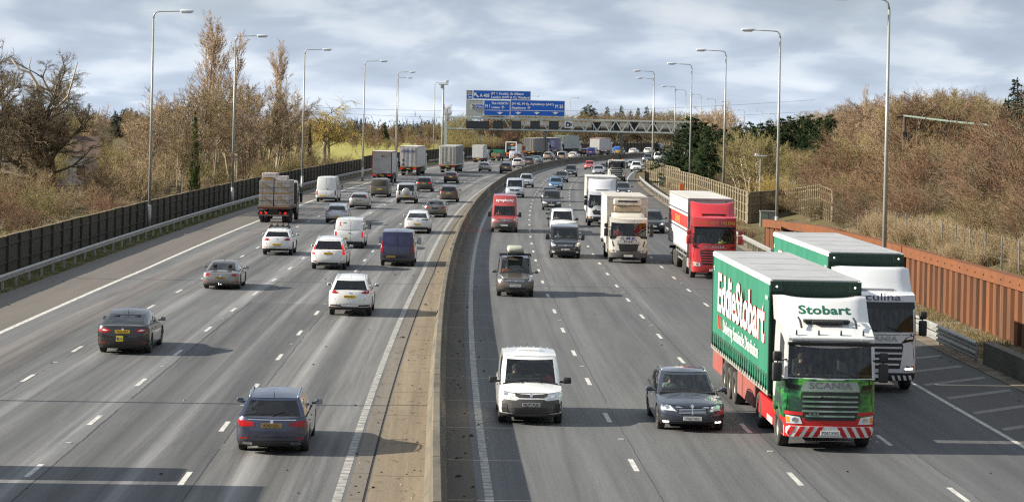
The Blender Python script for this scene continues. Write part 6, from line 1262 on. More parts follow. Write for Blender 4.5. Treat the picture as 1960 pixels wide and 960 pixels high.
cab_front(S, 1.95, 'SCANIA', bars=5, barm=silver_g, gz=(.86, 1.60), gw=.80, lamp_z=.86, lettering_z=1.70, lsize=.235, lw=1.35, lm=plain('grey_letters', (.20, .21, .21), .4), plate_t='PO67 XNG', pz=.53)
decal(S, 'badge_panel', [(-.80, 1.62), (.80, 1.62), (.72, 1.88), (-.72, 1.88)], noisy('silver_badge_panel', (.42, .46, .43), (.30, .38, .33), 1, .3, .5), 'F', .012, grid=.15)
for s in (-1, 1): decal(S, 'air_slot', [(s * .86, 1.66), (s * 1.12, 1.70), (s * 1.16, 1.82), (s * .84, 1.78)][::s], M['gloss_black'], 'F', .014); decal(S, 'red_corner', [(s * .74, .98), (s * 1.2, 1.0), (s * 1.2, 1.09), (s * .74, 1.07)][::s], redm, 'F', .012)
decal(S, 'model_lettering_panel', rrect(.30, .62, 1.0, 1.06, .01), M['gloss_black'], 'F', .045); put_text('model_lettering', 'G 410', M['chrome'], root, (.46, y_ + .06, 1.005), .09, .01, 0, 'CENTER', 1.2, Matrix.Rotation(math.pi, 4, 'Z')); put_text('name_lettering', 'Marjorie Jean', M['ink'], root, (0, y_ + .05, 1.455), .085, .006, 0, 'CENTER', 1.2, Matrix.Rotation(math.pi, 4, 'Z'))
bz0, bz1 = .40, .70; wp = paint((.75, .75, .73), 0, .1); decal(S, 'chevron_bumper', [(-1.2, bz0), (1.2, bz0), (1.22, bz1), (-1.22, bz1)], wp, 'F', .02, grid=.15)
for s in (-1, 1):
    for i in range(4): x = .34 + i * .245; decal(S, 'red_chevron', [(s * x, bz0 + .01), (s * (x + .13), bz0 + .01), (s * (x - .03), bz1 - .01), (s * (x - .16), bz1 - .01)][::-s], redm, 'F', .030, grid=.15)
plate(S, 'F', .53, 'PO67 XNG', out=.045)
MB().box(-1.16, 1.16, y_ - .20, y_ - .02, 2.84, 2.93, .02).build('sun_visor', M['gloss_black'], root); MB().box(-1.17, 1.17, y_ - .30, y_ - .05, 2.97, 3.06, .03).build('roof_lip', paint((.72, .72, .70), 0, .22), root)
for s in (-1, 1):
    for i in range(4): MB().box(s * .92 - .12 + i * .065, s * .92 - .12 + i * .065 + .045, y_ - .055, y_ - .035, 2.99, 3.03).build('marker_light', M['lamp'], root)
deflector(root, S, paint((.74, .74, .72), 0, .1), 3.36, 3.96, S['yR'] - .1, .12, 2.46, .35, 'Stobart', tx_green, .30, 1.5, .10)
MB().box(-.62, .62, .0, .30, 3.38, 3.46, .02).tube([(-.75, .05, 3.50), (-.75, .38, 3.44), (-.74, .62, 3.28)], .03).tube([(.75, .05, 3.50), (.75, .38, 3.44), (.74, .62, 3.28)], .03).box(-.42, .42, .1, .48, 3.38, 3.44, .01).build('roof_hatch', M['trim'], root)
mb = MB()
for x in (-.9, -.3, .3, .9): mb.lathe([(3.10, .03), (3.22, .02), (3.23, .001)], 8, 'z', (x, .78, 0))
mb.build('roof_beacon', M['trim'], root); axle(root, ax_y, .5, .30); cab_inside(S)
axle(root, ax_y - 3.7, .5, .30, double=True); chassis(root, ax_y - 4.4, S['yR'], .8); MB().box(-.9, .9, ax_y - 4.2, S['yR'] - .1, .95, 1.05).build('chassis_deck', M['trim'], root)
for s in (-1, 1): MB().tube([(s * .95, ax_y - 3.7 + .62 * math.cos(a), .5 + .62 * math.sin(a)) for a in [math.pi * i / 8 for i in range(9)]], .05).build('mudguard', M['trim'], root)
curtain_trailer(root, S['yR'] - .62, 13.6, 1.32, 4.40)
place(root, 1572, 852, -1, ax_y); person(S, .62, (.02, .02, .022), 'driver in black wearing sunglasses in the green lorry cab', y=-.05, dz=.15)
# second green lorry behind, white cab
root = empty('articulated_lorry', label='white cab lorry with green trailer and black visor, running behind the nearest green lorry', cat='lorry', group=RG)
S = cab(root, (.72, .73, .74), H=3.25, belt=1.95, zlow=.40, g=.40, low=M['trim'], gm=M['dark_glass']); y_ = S['yF']; ax_y = y_ - 1.38
cab_front(S, 1.95, 'SCANIA', bars=4, barm=paint((.60, .61, .62), 0, .1), gz=(.80, 1.62), gw=.78, lamp_z=.82, lettering_z=1.70, lsize=.235, lw=1.35, lm=plain('silver_letters', (.45, .46, .48), .3, .6), pz=.55, mirror_m=M['trim'])
h_ = S['tree'].ray_cast(Vector((0, 9, 3.06)), Vector((0, -1, 0)))[0]; mb = MB(); decal(S, 'black_visor', [(-1.18, 2.74), (1.18, 2.74), (1.16, 2.96), (-1.16, 2.96)], M['gloss_black'], 'F', .03)
put_text('cab_lettering', 'culina', plain('navy_letters', (.01, .012, .05), .4), root, (-.1, y_ - .12, 3.02), .34, .0, 0, 'CENTER', 1.5, Matrix.Rotation(math.pi, 4, 'Z') @ Matrix.Rotation(R(-18), 4, 'X'))
for s in (-1, 1):
    decal(S, 'upper_lamp', [(s * .70, 1.62), (s * 1.14, 1.70), (s * 1.16, 1.88), (s * .9, 1.82)][::s], M['gloss_black'], 'F', .016); decal(S, 'upper_lamp_lens', [(s * .85, 1.74), (s * 1.12, 1.76), (s * 1.12, 1.84), (s * .95, 1.82)][::s], M['lamp'], 'F', .03); decal(S, 'running_lamp', rrect(s * .98 - .14, s * .98 + .14, .76, .82, .01)[::s], M['drl'], 'F', .034)
    for i in range(4): x = .45 + i * .19; decal(S, 'bumper_chevron', [(s * x, .42), (s * (x + .09), .42), (s * (x + .03), .58), (s * (x - .06), .58)], tx_white, 'F', .034)
decal(S, 'lower_bumper', [(-1.2, .40), (1.2, .40), (1.2, .66), (-1.2, .66)], M['trim'], 'F', .022)
deflector(root, S, paint((.70, .71, .72), 0, .1), 3.22, 4.0, S['yR'] - .1, .35, 2.44, .3); MB().box(-.55, .55, -.2, .45, 3.28, 3.36, .03).build('roof_hatch', plain('tinted_grey', (.3, .31, .33), .4), root)
axle(root, ax_y, .5, .30); axle(root, ax_y - 3.7, .5, .30, double=True); chassis(root, ax_y - 4.4, S['yR'], .8); curtain_trailer(root, S['yR'] - .62, 13.6, 1.32, 4.42); place(root, 1668, 742, -1, ax_y)
# red lorry
cream = noisy('trailer_cream', (.60, .585, .54), (.48, .46, .41), .7, .55, 0, 6, stretch=(1, .5, .4)); white_b = noisy('box_white', (.62, .62, .60), (.52, .52, .49), .8, .5, 0, 6, stretch=(1, .5, .5)); dirty_w = noisy('grimy_white', (.52, .50, .45), (.44, .41, .36), .7, .7, 0, 7, c3=(.36, .33, .28), stretch=(1, 1, .6)); grey_b = noisy('grey_curtain', (.17, .165, .16), (.23, .22, .21), .8, .6, 0, 5, stretch=(1, 2, .3)); navy = plain('navy_curtain', (.02, .03, .17), .5)
root = empty('articulated_lorry', label='red cab lorry with a white and red box trailer in the nearside lane', cat='lorry', group=RG)
S = cab(root, (.52, .018, .025), H=3.45, belt=1.92, zlow=.2, g=.38); y_ = S['yF']; ax_y = y_ - 1.38; rp = paint((.52, .018, .025), 0, .22)
cab_front(S, 1.92, 'SCANIA', bars=5, barm=rp, gz=(.80, 1.60), gw=.80, lamp_z=.82, lettering_z=1.70, lsize=.23, lw=1.35, lm=M['chrome'], pz=.50, mirror_m=rp, mirror_z=2.4)
for s in (-1, 1): decal(S, 'air_slot', [(s * .88, 1.66), (s * 1.14, 1.74), (s * 1.16, 1.82), (s * .86, 1.76)][::s], M['trim'], 'F', .014)
MB().box(-1.16, 1.16, y_ - .20, y_ - .02, 2.80, 2.90, .02).build('sun_visor', M['gloss_black'], root); h_ = S['tree'].ray_cast(Vector((0, 9, 3.10)), Vector((0, -1, 0)))[0]
put_text('cab_lettering', 'SHAWS of ST. HELENS', plain('gold_letters', (.55, .36, .06), .4), root, (0, h_.y + .05, 3.02), .23, .012, 0, 'CENTER', 1.0, Matrix.Rotation(math.pi, 4, 'Z'))
deflector(root, S, rp, 3.42, 4.10, S['yR'] - .1, .30, 2.4, .35, concave=.16); MB().box(-.68, .68, .32, .42, 3.50, 3.58).box(-.62, .62, .20, .34, 3.46, 3.54).build('light_bar', M['trim'], root)
axle(root, ax_y, .5, .30); axle(root, ax_y - 3.1, .5, .30, double=True); axle(root, ax_y - 4.4, .5, .30, double=True); chassis(root, ax_y - 5, S['yR'], .8); cab_inside(S)
for s in (-1, 1): MB().box(*sorted((s * 1.0, s * 1.2)), ax_y - 2.5, S['yR'] - .1, .45, .95, .03).build('fuel_tank', M['galv'], root)
y1 = S['yR'] - .6; box_body(root, y1 - 13.6, y1, 1.28, 4.35, cream, name='trailer_body'); w = 1.275
for s in (-1, 1):
    MB().box(*sorted((s * (w - .03), s * (w - .018))), y1 - 13.4, y1 - .15, 2.62, 3.30).build('red_band', plain('band_red', (.48, .035, .03), .5), root); mb = MB()
    for z in (2.42, 3.45): mb.box(*sorted((s * (w - .03), s * (w - .017))), y1 - 13.4, y1 - .15, z, z + .07)
    mb.build('dark_stripe', plain('navy_stripe', (.03, .035, .07), .5), root); mb = MB(); mb.box(*sorted((s * 1.1, s * 1.18)), y1 - 9, y1 - 1.5, .95, 1.02).box(*sorted((s * 1.1, s * 1.18)), y1 - 9, y1 - 1.5, .62, .69)
    for i in range(5): mb.box(*sorted((s * 1.1, s * 1.18)), y1 - 8.8 + i * 1.8, y1 - 8.72 + i * 1.8, .62, 1.2)
    mb.build('side_guard', M['galv'], root); put_text('corner_lettering', '567', M['blue_ink'], root, (s * .98, y1 + .012, 4.08), .2, .01, 0, 'CENTER', 1.1, Matrix.Rotation(math.pi, 4, 'Z'))
curtain_text(root, 'SHAWS', plain('gold_letters', (0, 0, 0)), w, y1 - 8.6, 2.72, .62, 1.6, .02, 0, -.005, 'trailer_lettering')
chassis(root, y1 - 13.2, y1 - 1.2, 1.0)
for y in (-10.2, -8.9, -7.6): axle(root, y1 + y, .5, .36)
rear_gear(root, y1 - 13.6); place(root, 1362, 531, -1, ax_y); person(S, -.55, (.45, .55, .03), 'person in a yellow high visibility vest in the red lorry cab', y=.1, dz=-.05)
# cream refrigerated rigid lorry
root = empty('refrigerated_lorry', label='dirty cream refrigerated box lorry with cooling unit over its cab', cat='lorry', group=RG)
S = cab(root, (.60, .57, .49), H=2.75, belt=1.62, zlow=.82, low=noisy('grey_bumper', (.15, .145, .135), (.10, .095, .09), 2, .6), g=.36, L=2.0, W_=2.36); y_ = S['yF']; ax_y = y_ - 1.30
cab_front(S, 1.62, 'DAF', bars=3, barm=M['trim'], gz=(.74, 1.26), gw=.62, lamp_z=.76, lettering_z=1.28, lsize=.15, lw=2.0, lm=M['trim'], pz=.46, mirror_z=2.1); decal(S, 'badge_panel', [(-.66, 1.18), (.66, 1.18), (.72, 1.36), (-.72, 1.36)], plain('silver_panel', (.45, .44, .42), .4, .4), 'F', .016)
for s in (-1, 1): decal(S, 'cheek_slot', [(s * .86, 1.02), (s * .94, 1.02), (s * 1.02, 1.34), (s * .96, 1.36)][::s], M['trim'], 'F', .012)
h_ = S['tree'].ray_cast(Vector((0, 9, 1.52)), Vector((0, -1, 0)))[0]; put_text('cab_lettering', 'G.M.K.', plain('blue_letters', (.03, .07, .28), .5), root, (0, h_.y + .03, 1.42), .26, .02, 0, 'CENTER', 1.35, Matrix.Rotation(math.pi, 4, 'Z'))
axle(root, ax_y, .47, .28, 2.36); axle(root, ax_y - 5.3, .47, .28, 2.4, True); chassis(root, ax_y - 7.2, S['yR'], .75); cab_inside(S); y1 = S['yR'] - .12
box_body(root, y1 - 7.8, y1, 1.05, 3.98, dirty_w, W_=2.52, frame=noisy('cream_frame', (.52, .50, .44), (.40, .37, .32), 2, .6)); MB().box(-.86, .86, y1, y1 + .36, 3.45, 3.85, .10).build('cooling_unit', noisy('grimy_cream', (.58, .56, .50), (.40, .36, .29), 3, .6), root, True); MB().box(-.60, .60, y1 + .352, y1 + .37, 3.64, 3.74, .004).build('unit_grille', M['gloss_black'], root)
MB().box(-.84, .84, y1 + .02, y1 + .24, 3.03, 3.42, .10).build('unit_cowl', noisy('tan_grime', (.42, .36, .26), (.28, .23, .16), 2, .8), root, True)
deflector(root, S, paint((.60, .57, .49), 0, .4), 2.72, 3.0, S['yR'], .30, 2.0, .2); MB().box(-.7, .7, .20, .30, 3.02, 3.06).build('light_bar', M['galv'], root)
for s in (-1, 1): MB().box(*sorted((s * 1.0, s * 1.15)), y1 - 5, y1 - 1.2, .45, .95, .02).build('side_guard', M['galv'], root)
rear_gear(root, y1 - 7.8); place(root, 1200, 501.5, -1, ax_y); person(S, .58, (.50, .06, .06), 'driver in a red top in the cream refrigerated lorry', y=-.05, dz=.12)
# silver white box lorry
root = empty('box_lorry', label='white box lorry with a smooth roof fairing and dark bumper, left of the cream lorry', cat='lorry', group=RG)
S = cab(root, (.60, .61, .64), H=2.85, belt=1.62, zlow=.86, low=M['trim'], g=.36, L=2.0, W_=2.34); y_ = S['yF']; ax_y = y_ - 1.30
cab_front(S, 1.62, None, bars=3, barm=M['grey_trim'], gz=(.95, 1.28), gw=.80, lamp_z=.72, pz=.44, mirror_z=2.15); S2 = decal(S, 'star_ring', [(.15 * math.cos(a), 1.14 + .15 * math.sin(a)) for a in [i * .4488 for i in range(14)]], M['chrome'], 'F', .05); decal(S, 'star_hole', [(.12 * math.cos(a), 1.14 + .12 * math.sin(a)) for a in [i * .4488 for i in range(14)]], M['trim'], 'F', .06)
for i in range(3): a = math.pi / 2 + i * 2.0944; decal(S, 'star_arm', [(.13 * math.cos(a), 1.14 + .13 * math.sin(a)), (.03 * math.cos(a + 1.57), 1.14 + .03 * math.sin(a + 1.57)), (.03 * math.cos(a - 1.57), 1.14 + .03 * math.sin(a - 1.57))], M['chrome'], 'F', .07)
h_ = S['tree'].ray_cast(Vector((0, 9, 1.44)), Vector((0, -1, 0)))[0]; put_text('cab_lettering', 'lebcargo.com', plain('grey_print', (0, 0, 0)), root, (-.1, h_.y + .03, 1.40), .13, .005, 0, 'CENTER', 1.3, Matrix.Rotation(math.pi, 4, 'Z'))
axle(root, ax_y, .47, .28, 2.34); axle(root, ax_y - 5.0, .47, .28, 2.4, True); chassis(root, ax_y - 6.8, S['yR'], .75); cab_inside(S); y1 = S['yR'] - .1; box_body(root, y1 - 7.2, y1, 1.05, 3.95, white_b, W_=2.52)
deflector(root, S, paint((.62, .63, .66), 0, .1), 2.82, 3.75, S['yR'] - .05, .55, 2.2, .45, concave=.05); MB().box(-.55, .55, .50, .60, 2.90, 2.96, .02).build('roof_vent', M['trim'], root)
for s in (-1, 1): MB().box(*sorted((s * 1.0, s * 1.15)), y1 - 5, y1 - 1.2, .45, .95, .02).build('side_guard', M['galv'], root)
rear_gear(root, y1 - 7.2); place(root, 1151, 431.5, -1, ax_y); person(S, .58, (.3, .32, .33), 'driver in a grey top in the white box lorry', y=-.05, dz=.12)
# tipper lorry
root = empty('tipper_lorry', label='white tipper lorry with a black grille farther up the nearside lane', cat='lorry', group=RG)
S = cab(root, (.50, .50, .47), H=2.95, belt=1.85, zlow=.70, low=M['grey_trim'], g=.45, L=2.1); y_ = S['yF']; ax_y = y_ - 1.35; cab_front(S, 1.85, None, bars=2, barm=M['galv'], gz=(.85, 1.55), gw=.86, lamp_z=.80, pz=.5)
decal(S, 'badge_bar', [(-.72, 1.66), (.72, 1.66), (.78, 1.82), (-.78, 1.82)], M['gloss_black'], 'F', .014); MB().box(-1.1, 1.1, y_ - .2, y_ - .02, 2.72, 2.84, .02).build('sun_visor', M['gloss_black'], root); axle(root, ax_y, .5, .30); axle(root, ax_y - 1.9, .5, .30); axle(root, ax_y - 4.9, .5, .3, double=True); axle(root, ax_y - 6.2, .5, .3, double=True); chassis(root, ax_y - 7, S['yR'], .85)
MB().prism([(-1.2, 1.15), (1.2, 1.15), (1.27, 2.7), (-1.27, 2.7)], S['yR'] - 6.2, S['yR'] - .2).build('tipper_body', noisy('tipper_steel', (.30, .28, .24), (.18, .16, .13), 2, .7), root); mb = MB()
for x in (-.8, .6): mb.tube([(x, 0, 2.95), (x, 0, 3.1)], .06)
mb.build('beacon', M['amber'], root); cab_inside(S); place(root, 1180, 346.5, -1, ax_y); person(S, .6, (.5, .12, .04), 'driver in orange in the white tipper lorry', y=-.05, dz=.12)
# ------------------------------------------------------------ lorries driving away
def simple_cab(root, y0, mat, H=2.9, W_=2.4, z0=.5, L=2.1):
    MB().box(-W_ / 2, W_ / 2, y0, y0 + L, z0, H, .12).build('cab_shell', mat, root, True)
    for s in (-1, 1): MB().box(*sorted((s * W_ / 2 - .01 * s, s * (W_ / 2 + .012))), y0 + .9, y0 + L - .25, H - 1.1, H - .35, .02).build('side_window', M['gloss_black'], root); MB().box(*sorted((s * (W_ / 2 + .06), s * (W_ / 2 + .28))), y0 + L - .35, y0 + L - .2, H - 1.2, H - .4, .04).build('door_mirror', M['trim'], root); MB().bar((s * (W_ / 2 - .05), y0 + L - .25, H - .5), (s * (W_ / 2 + .15), y0 + L - .28, H - .5), .04, .04).build('mirror_arm', M['trim'], root)
    MB().box(-W_ / 2 + .15, W_ / 2 - .15, y0 + L - .03, y0 + L + .01, H - 1.2, H - .3, .01).build('windscreen', M['gloss_black'], root)
def away_truck(name, px, py, L, z1, label, body, rear='doors', rearm=None, frame=None, cabm=None, z0=1.2, axles=(), cab_y=None, W_=2.5, near_ax=None, gear=dict(), roofm=None, cabH=3.0, **k):
    root = empty(name, label=label, cat='lorry', group=LG); y0 = -L / 2; y1 = L / 2
    box_body(root, y0, y1, z0, z1, body, W_, rear=rear, rearm=rearm, frame=frame, roofm=roofm); rear_gear(root, y0, W_, z0 - .12, **gear); chassis(root, y0 + .2, y1 + 2, z0 - .3)
    for a, dbl in axles: axle(root, y0 + a, .49, .30, W_ - .05, dbl)
    flaps(root, [y0 + axles[0][0] - .65], W_); simple_cab(root, (y1 + .5) if cab_y is None else cab_y, cabm or white_b, cabH)
    for s in (-1, 1): MB().box(*sorted((s * (W_ / 2 - .14), s * (W_ / 2 - .04))), y0 + axles[-2][0] + .8 if len(axles) > 1 else y0 + 3, y0 + axles[-1][0] - .8 if len(axles) > 1 else y1, .48, .95, .02).build('side_guard', M['grey_trim'], root)
    place(root, px, py, 1, y0 + axles[0][0]); return root, y0
horse = noisy('silver_grey_panel', (.36, .35, .34), (.26, .25, .24), .8, .4, .2)
root, y0 = away_truck('box_lorry', 733, 350, 7.5, 4.0, 'grey box lorry with a mirrored tail lift and red trim on the inside lane', white_b, 'lift', noisy('lift_silver', (.30, .30, .30), (.42, .42, .43), .7, .25, .6), plain('maroon_trim', (.18, .02, .025), .5), axles=((2.0, True), (7.2, False)), gear=dict(lit=True))
MB().box(-1.15, 1.15, y0 - .03, y0 + .02, 3.15, 3.92, .01).build('upper_rear_panel', noisy('taupe_panel', (.28, .26, .23), (.22, .2, .18), 2, .6), root); MB().box(-.08, .12, y0 - .09, y0 - .03, 3.35, 3.5, .02).build('rear_camera', M['trim'], root)
root, y0 = away_truck('articulated_lorry', 785, 335.5, 13.4, 4.15, 'white trailer lorry with a blue name across its rear doors', white_b, 'doors', noisy('pale_doors', (.60, .59, .56), (.50, .48, .45), .7, .6), noisy('orange_white_frame', (.45, .42, .38), (.30, .16, .08), 2, .6), axles=((3.0, False), (4.3, False), (5.6, False), (12.2, True)), gear=dict(lit=True, amber=True))
put_text('rear_lettering', 'DIXON', plain('purple_blue_letters', (.05, .06, .24), .5), root, (-.05, y0 - .075, 3.30), .50, .03, .2, 'CENTER', 1.2)
for z in (2.2, 1.6): MB().prism([(-.95, z), (-.72, z - .23), (-.49, z), (-.72, z + .23)], y0 - .05, y0 - .035).build('hazard_diamond', plain('grey_print', (0, 0, 0)), root)
root, y0 = away_truck('articulated_lorry', 859, 330.5, 13.4, 4.1, 'plain white rear trailer lorry with a grey side and amber marker boards', grey_b, 'doors', dirty_w, M['white'], axles=((3.0, False), (4.3, False), (5.6, False), (12.2, True)), gear=dict(amber=True), roofm=roofw)
MB().box(-.12, .28, y0 - .06, y0 - .04, 1.45, 1.75).build('grey_label', plain('grey_label', (.25, .25, .25), .6), root)
root, y0 = away_truck('box_lorry', 916.5, 310.5, 4.4, 3.2, 'small white box lorry with a two part rear, on the inside lane', white_b, 'roller', white_b, M['white'], z0=.85, axles=((1.4, True), (4.6, False)), W_=2.1, cabH=2.3)
root, y0 = away_truck('articulated_lorry', 1018, 301, 13.4, 4.1, 'brown grey curtain sided lorry on the far inside lane', grey_b, 'doors', grey_b, noisy('brown_frame', (.14, .12, .10), (.1, .09, .08), 2, .6), axles=((3.0, False), (4.3, False), (5.6, False), (12.2, True)), gear=dict(amber=True), roofm=white_b)
root, y0 = away_truck('articulated_lorry', 1044.5, 297.6, 12.0, 4.0, 'dark blue lorry with white print between two grey lorries', navy, 'doors', navy, navy, axles=((3.0, False), (4.3, False), (11, True)), roofm=white_b)
MB().prism([(math.cos(a) * .62, 2.7 + math.sin(a) * .55) for a in [i * .5236 for i in range(12)]], y0 - .05, y0 - .04).build('white_ring', tx_white, root); MB().prism([(math.cos(a) * .42, 2.7 + math.sin(a) * .36) for a in [i * .5236 for i in range(12)]], y0 - .06, y0 - .05).build('ring_centre', navy, root); MB().box(1.25, 1.262, y0 + 2, y0 + 6, 2.0, 3.4).build('side_print', plain('pale_blue_print', (.3, .33, .5), .6), root)
root, y0 = away_truck('articulated_lorry', 1077, 294, 13.4, 4.35, 'grey green curtain sided lorry, tallest of the far group', noisy('pale_grey_curtain', (.42, .44, .42), (.30, .33, .31), .6, .6, stretch=(1, 3, .3)), 'doors', noisy('grey_green_rear', (.16, .20, .17), (.12, .15, .13), 1, .6), noisy('grey_green_frame', (.22, .3, .27), (.15, .2, .18), 2, .6), axles=((3.0, False), (4.3, False), (5.6, False), (12.2, True)), roofm=noisy('green_roof', (.2, .28, .26), (.15, .22, .2), 1, .6))
root, y0 = away_truck('container_lorry', 1143, 297.5, 11.0, 4.0, 'red and white container lorry beyond the far blue van', noisy('pale_container', (.55, .55, .56), (.46, .46, .47), 1, .6), 'roller', white_b, plain('red_frame', (.45, .03, .03), .5), axles=((2.6, False), (3.9, False), (9.5, True)))
# small green and brown tipper pickup
root = empty('tipper_pickup', label='small green and brown caged tipper pickup on the inside lane', cat='lorry', group=LG); gp = plain('pickup_green', (.02, .20, .12), .5)
MB().box(-.98, .98, -2.4, 1.0, .78, .95, .02).build('load_bed', M['trim'], root); simple_cab(root, 1.1, gp, 2.15, 1.95, .45, 1.8); mb = MB()
for x in (-.98, .93): mb.box(x, x + .05, -2.4, 1.0, .95, 1.55)
mb.box(-.98, .98, -2.4, -2.35, .95, 1.55).build('dropside', noisy('brown_boards', (.26, .20, .12), (.18, .13, .08), 3, .8), root); MB().box(-.95, -.90, -2.4, -2.34, 1.55, 2.2).box(.90, .95, -2.4, -2.34, 1.55, 2.2).box(-.95, .95, -2.4, -2.34, 2.12, 2.2).box(-.95, .95, .9, 1.0, 1.55, 2.2).build('cage_frame', gp, root)
MB().box(-.85, .85, -2.2, .8, .95, 1.5, .15).build('load_heap', noisy('soil_load', (.16, .11, .07), (.1, .08, .05), 4, .9), root); rear_gear(root, -2.42, 1.96, .78); axle(root, -1.4, .36, .22, 1.9, True); axle(root, 1.9, .36, .22, 1.9); place(root, 949, 308, 1, -1.4)
# recovery lorry
root = empty('recovery_lorry', label='orange and white recovery lorry loaded with gear on the inside lane', cat='lorry', group=LG); ow2 = plain('orange_livery', (.62, .20, .04), .5)
MB().box(-1.2, 1.2, -3.2, 2.2, .95, 1.2, .02).build('deck', M['trim'], root); simple_cab(root, 2.3, ow2, 2.9, 2.35); MB().box(-1.2, -1.0, -3.2, -3.0, 1.2, 3.5, .02).box(1.0, 1.2, -3.2, -3.0, 1.2, 3.5, .02).box(-1.2, 1.2, -3.2, -3.0, 3.3, 3.5, .02).build('rear_frame', M['white'], root)
mb = MB(); rr_ = random.Random(5)
for i in range(16): x, z = rr_.uniform(-.8, .6), rr_.uniform(1.2, 2.9); mb.box(x, x + rr_.uniform(.2, .5), -2.9 + rr_.uniform(0, .6), -1.6, z, z + rr_.uniform(.15, .45), .03)
mb.build('stowed_gear', [M['trim']], root); MB().box(-.8, .7, -2.95, -2.6, 1.9, 2.5, .05).build('winch_housing', plain('pale_blue_gear', (.2, .36, .45), .5), root); MB().box(-1.22, 1.22, -3.26, -3.2, .95, 1.25).build('striped_board', ow2, root); MB().box(1.0, 1.2, -2.9, 2.1, 1.2, 3.0, .05).build('side_locker', M['white'], root)
rear_gear(root, -3.24, 2.4, .9, lit=True); axle(root, -2.0, .49, .3, 2.4, True); axle(root, 3.2, .49, .3, 2.4); chassis(root, -3, 4); place(root, 980, 303.5, 1, -2.0)
# flat bed lorry with stacked blocks
root = empty('flatbed_lorry', label='black flat bed lorry carrying grey blocks at the left edge of the carriageway', cat='lorry', group=LG)
MB().box(-1.25, 1.25, -4.2, 2.2, 1.10, 1.28, .01).build('flat_bed', noisy('bed_steel', (.06, .045, .04), (.10, .08, .065), 3, .7), root); MB().box(-1.25, 1.25, -4.26, -4.2, 1.12, 1.27).build('rear_edge', plain('maroon_edge', (.10, .02, .02), .5), root)
MB().box(-1.22, 1.22, -4.24, -4.14, .60, .86, .01).box(-.35, .35, -4.28, -4.2, .72, 1.12, .02).build('rear_panel', M['gloss_black'], root); MB().box(-1.2, 1.2, -4.3, -4.22, .58, .68, .01).build('bumper_bar', noisy('rusty_bar', (.16, .13, .1), (.1, .08, .06), 3, .8), root)
for s in (-1, 1):
    for dx in (.55, .95): MB().lathe([(-4.285, .10), (-4.30, .07), (-4.30, .001)], 14, 'y', (s * dx, 0, .80)).build('tail_light', M['red_lit'] if dx > .6 or s < 0 else M['red'], root)
axle(root, -2.6, .49, .3, 2.4, True); axle(root, -1.3, .49, .3, 2.4, True); axle(root, 3.6, .49, .3, 2.4); chassis(root, -4.1, 3.4); flaps(root, [-3.25], 2.5); simple_cab(root, 2.5, M['gloss_black'], 2.55, 2.35); MB().box(-1.1, 1.1, 2.6, 4.3, 2.5, 3.15, .15).build('cab_roof', M['white'], root, True); MB().box(-1.2, 1.2, 2.2, 2.28, 1.2, 3.0).build('headboard', M['trim'], root)
R_ = place(root, 527, 425.5, 1, -2.6); blk = noisy('concrete_blocks', (.40, .375, .345), (.29, .265, .24), 2.5, .9, 0, 6); strp = noisy('pallet_wood', (.42, .27, .11), (.32, .2, .09), 3, .8); Mw = root.matrix_world.copy()
def loaded(name, label, cat, build, loc, group=None):
    q = empty(name, Mw @ Vector(loc), root.rotation_euler.z, label=label, cat=cat, group=group); q.scale = (VS,) * 3; build(q); return q
def pallet(w_, d_, h_, diag=True):
    def f(q):
        mb = MB(); nx, nz = 4, 4
        for i in range(nx):
            for j in range(nz): mb.box(-w_ / 2 + i * w_ / nx, -w_ / 2 + (i + 1) * w_ / nx - .012, -d_ / 2, d_ / 2, .10 + j * h_ / nz, .10 + (j + 1) * h_ / nz - .012, .012)
        mb.build('blocks', blk, q); MB().box(-w_ / 2, w_ / 2, -d_ / 2, d_ / 2, 0, .09).build('pallet_base', strp, q)
        if diag: MB().bar((-w_ * .32, -d_ / 2 - .015, h_ * .85), (w_ * .28, -d_ / 2 - .015, h_ * .35), .03, .09).build('timber_brace', strp, q)
        MB().box(-w_ / 2 - .006, w_ / 2 + .006, -d_ / 2 - .006, d_ / 2 + .006, h_ * .5, h_ * .5 + .03).build('strap', M['trim'], q)
    return f
k = 0
for r_ in range(4):
    for s in (-1, 1):
        for lv in range(2):
            wh = ('left' if s < 0 else 'right', ['lower', 'upper'][lv], ['rearmost', 'second', 'third', 'foremost'][r_])
            loaded('block_pallet', '%s %s pallet of grey blocks in the %s row on the black flat bed lorry' % (wh[1], wh[0], wh[2]), 'pallet of blocks', pallet(1.13, 1.0, .92), (s * .60, -3.6 + r_ * 1.12, 1.28 + lv * 1.04), 'block pallets on the flat bed lorry')
loaded('wrapped_bundle', 'long grey wrapped bundle lying on top of the block pallets', 'bundle', lambda q: (MB().box(-.55, .55, -1.2, 1.2, 0, .34, .03).build('wrapping', noisy('wrap', (.62, .58, .56), (.42, .38, .36), 3, .7), q), MB().box(-.56, .56, -.9, -.84, -.01, .35).box(-.56, .56, .5, .56, -.01, .35).build('red_tape', plain('red_tape', (.3, .06, .05), .6), q)), (-.45, -2.6, 3.56), None)
loaded('wrapped_bundle', 'short banded bundle on the right side on top of the block pallets', 'bundle', lambda q: (MB().box(-.5, .5, -.6, .6, 0, .34, .03).build('wrapping', noisy('wrap', (0, 0, 0)), q), MB().box(-.51, .51, -.3, -.25, -.01, .35).build('red_tape', plain('red_tape', (0, 0, 0)), q)), (.5, -3.2, 3.36), None)
loaded('timber_board', 'pale brown boards stacked on the left top of the block load', 'boards', lambda q: (MB().box(-.5, .5, -.6, .6, 0, .14, .005).build('board', strp, q),), (-.55, -3.4, 3.37), None)
# a van and a lorry just outside the left edge, whose shadows reach into the picture
root, y0 = away_truck('box_lorry', -400, 990, 6.6, 3.9, 'white box lorry just outside the left edge of the picture', white_b, axles=((1.6, True), (8.4, False)), z0=1.0)
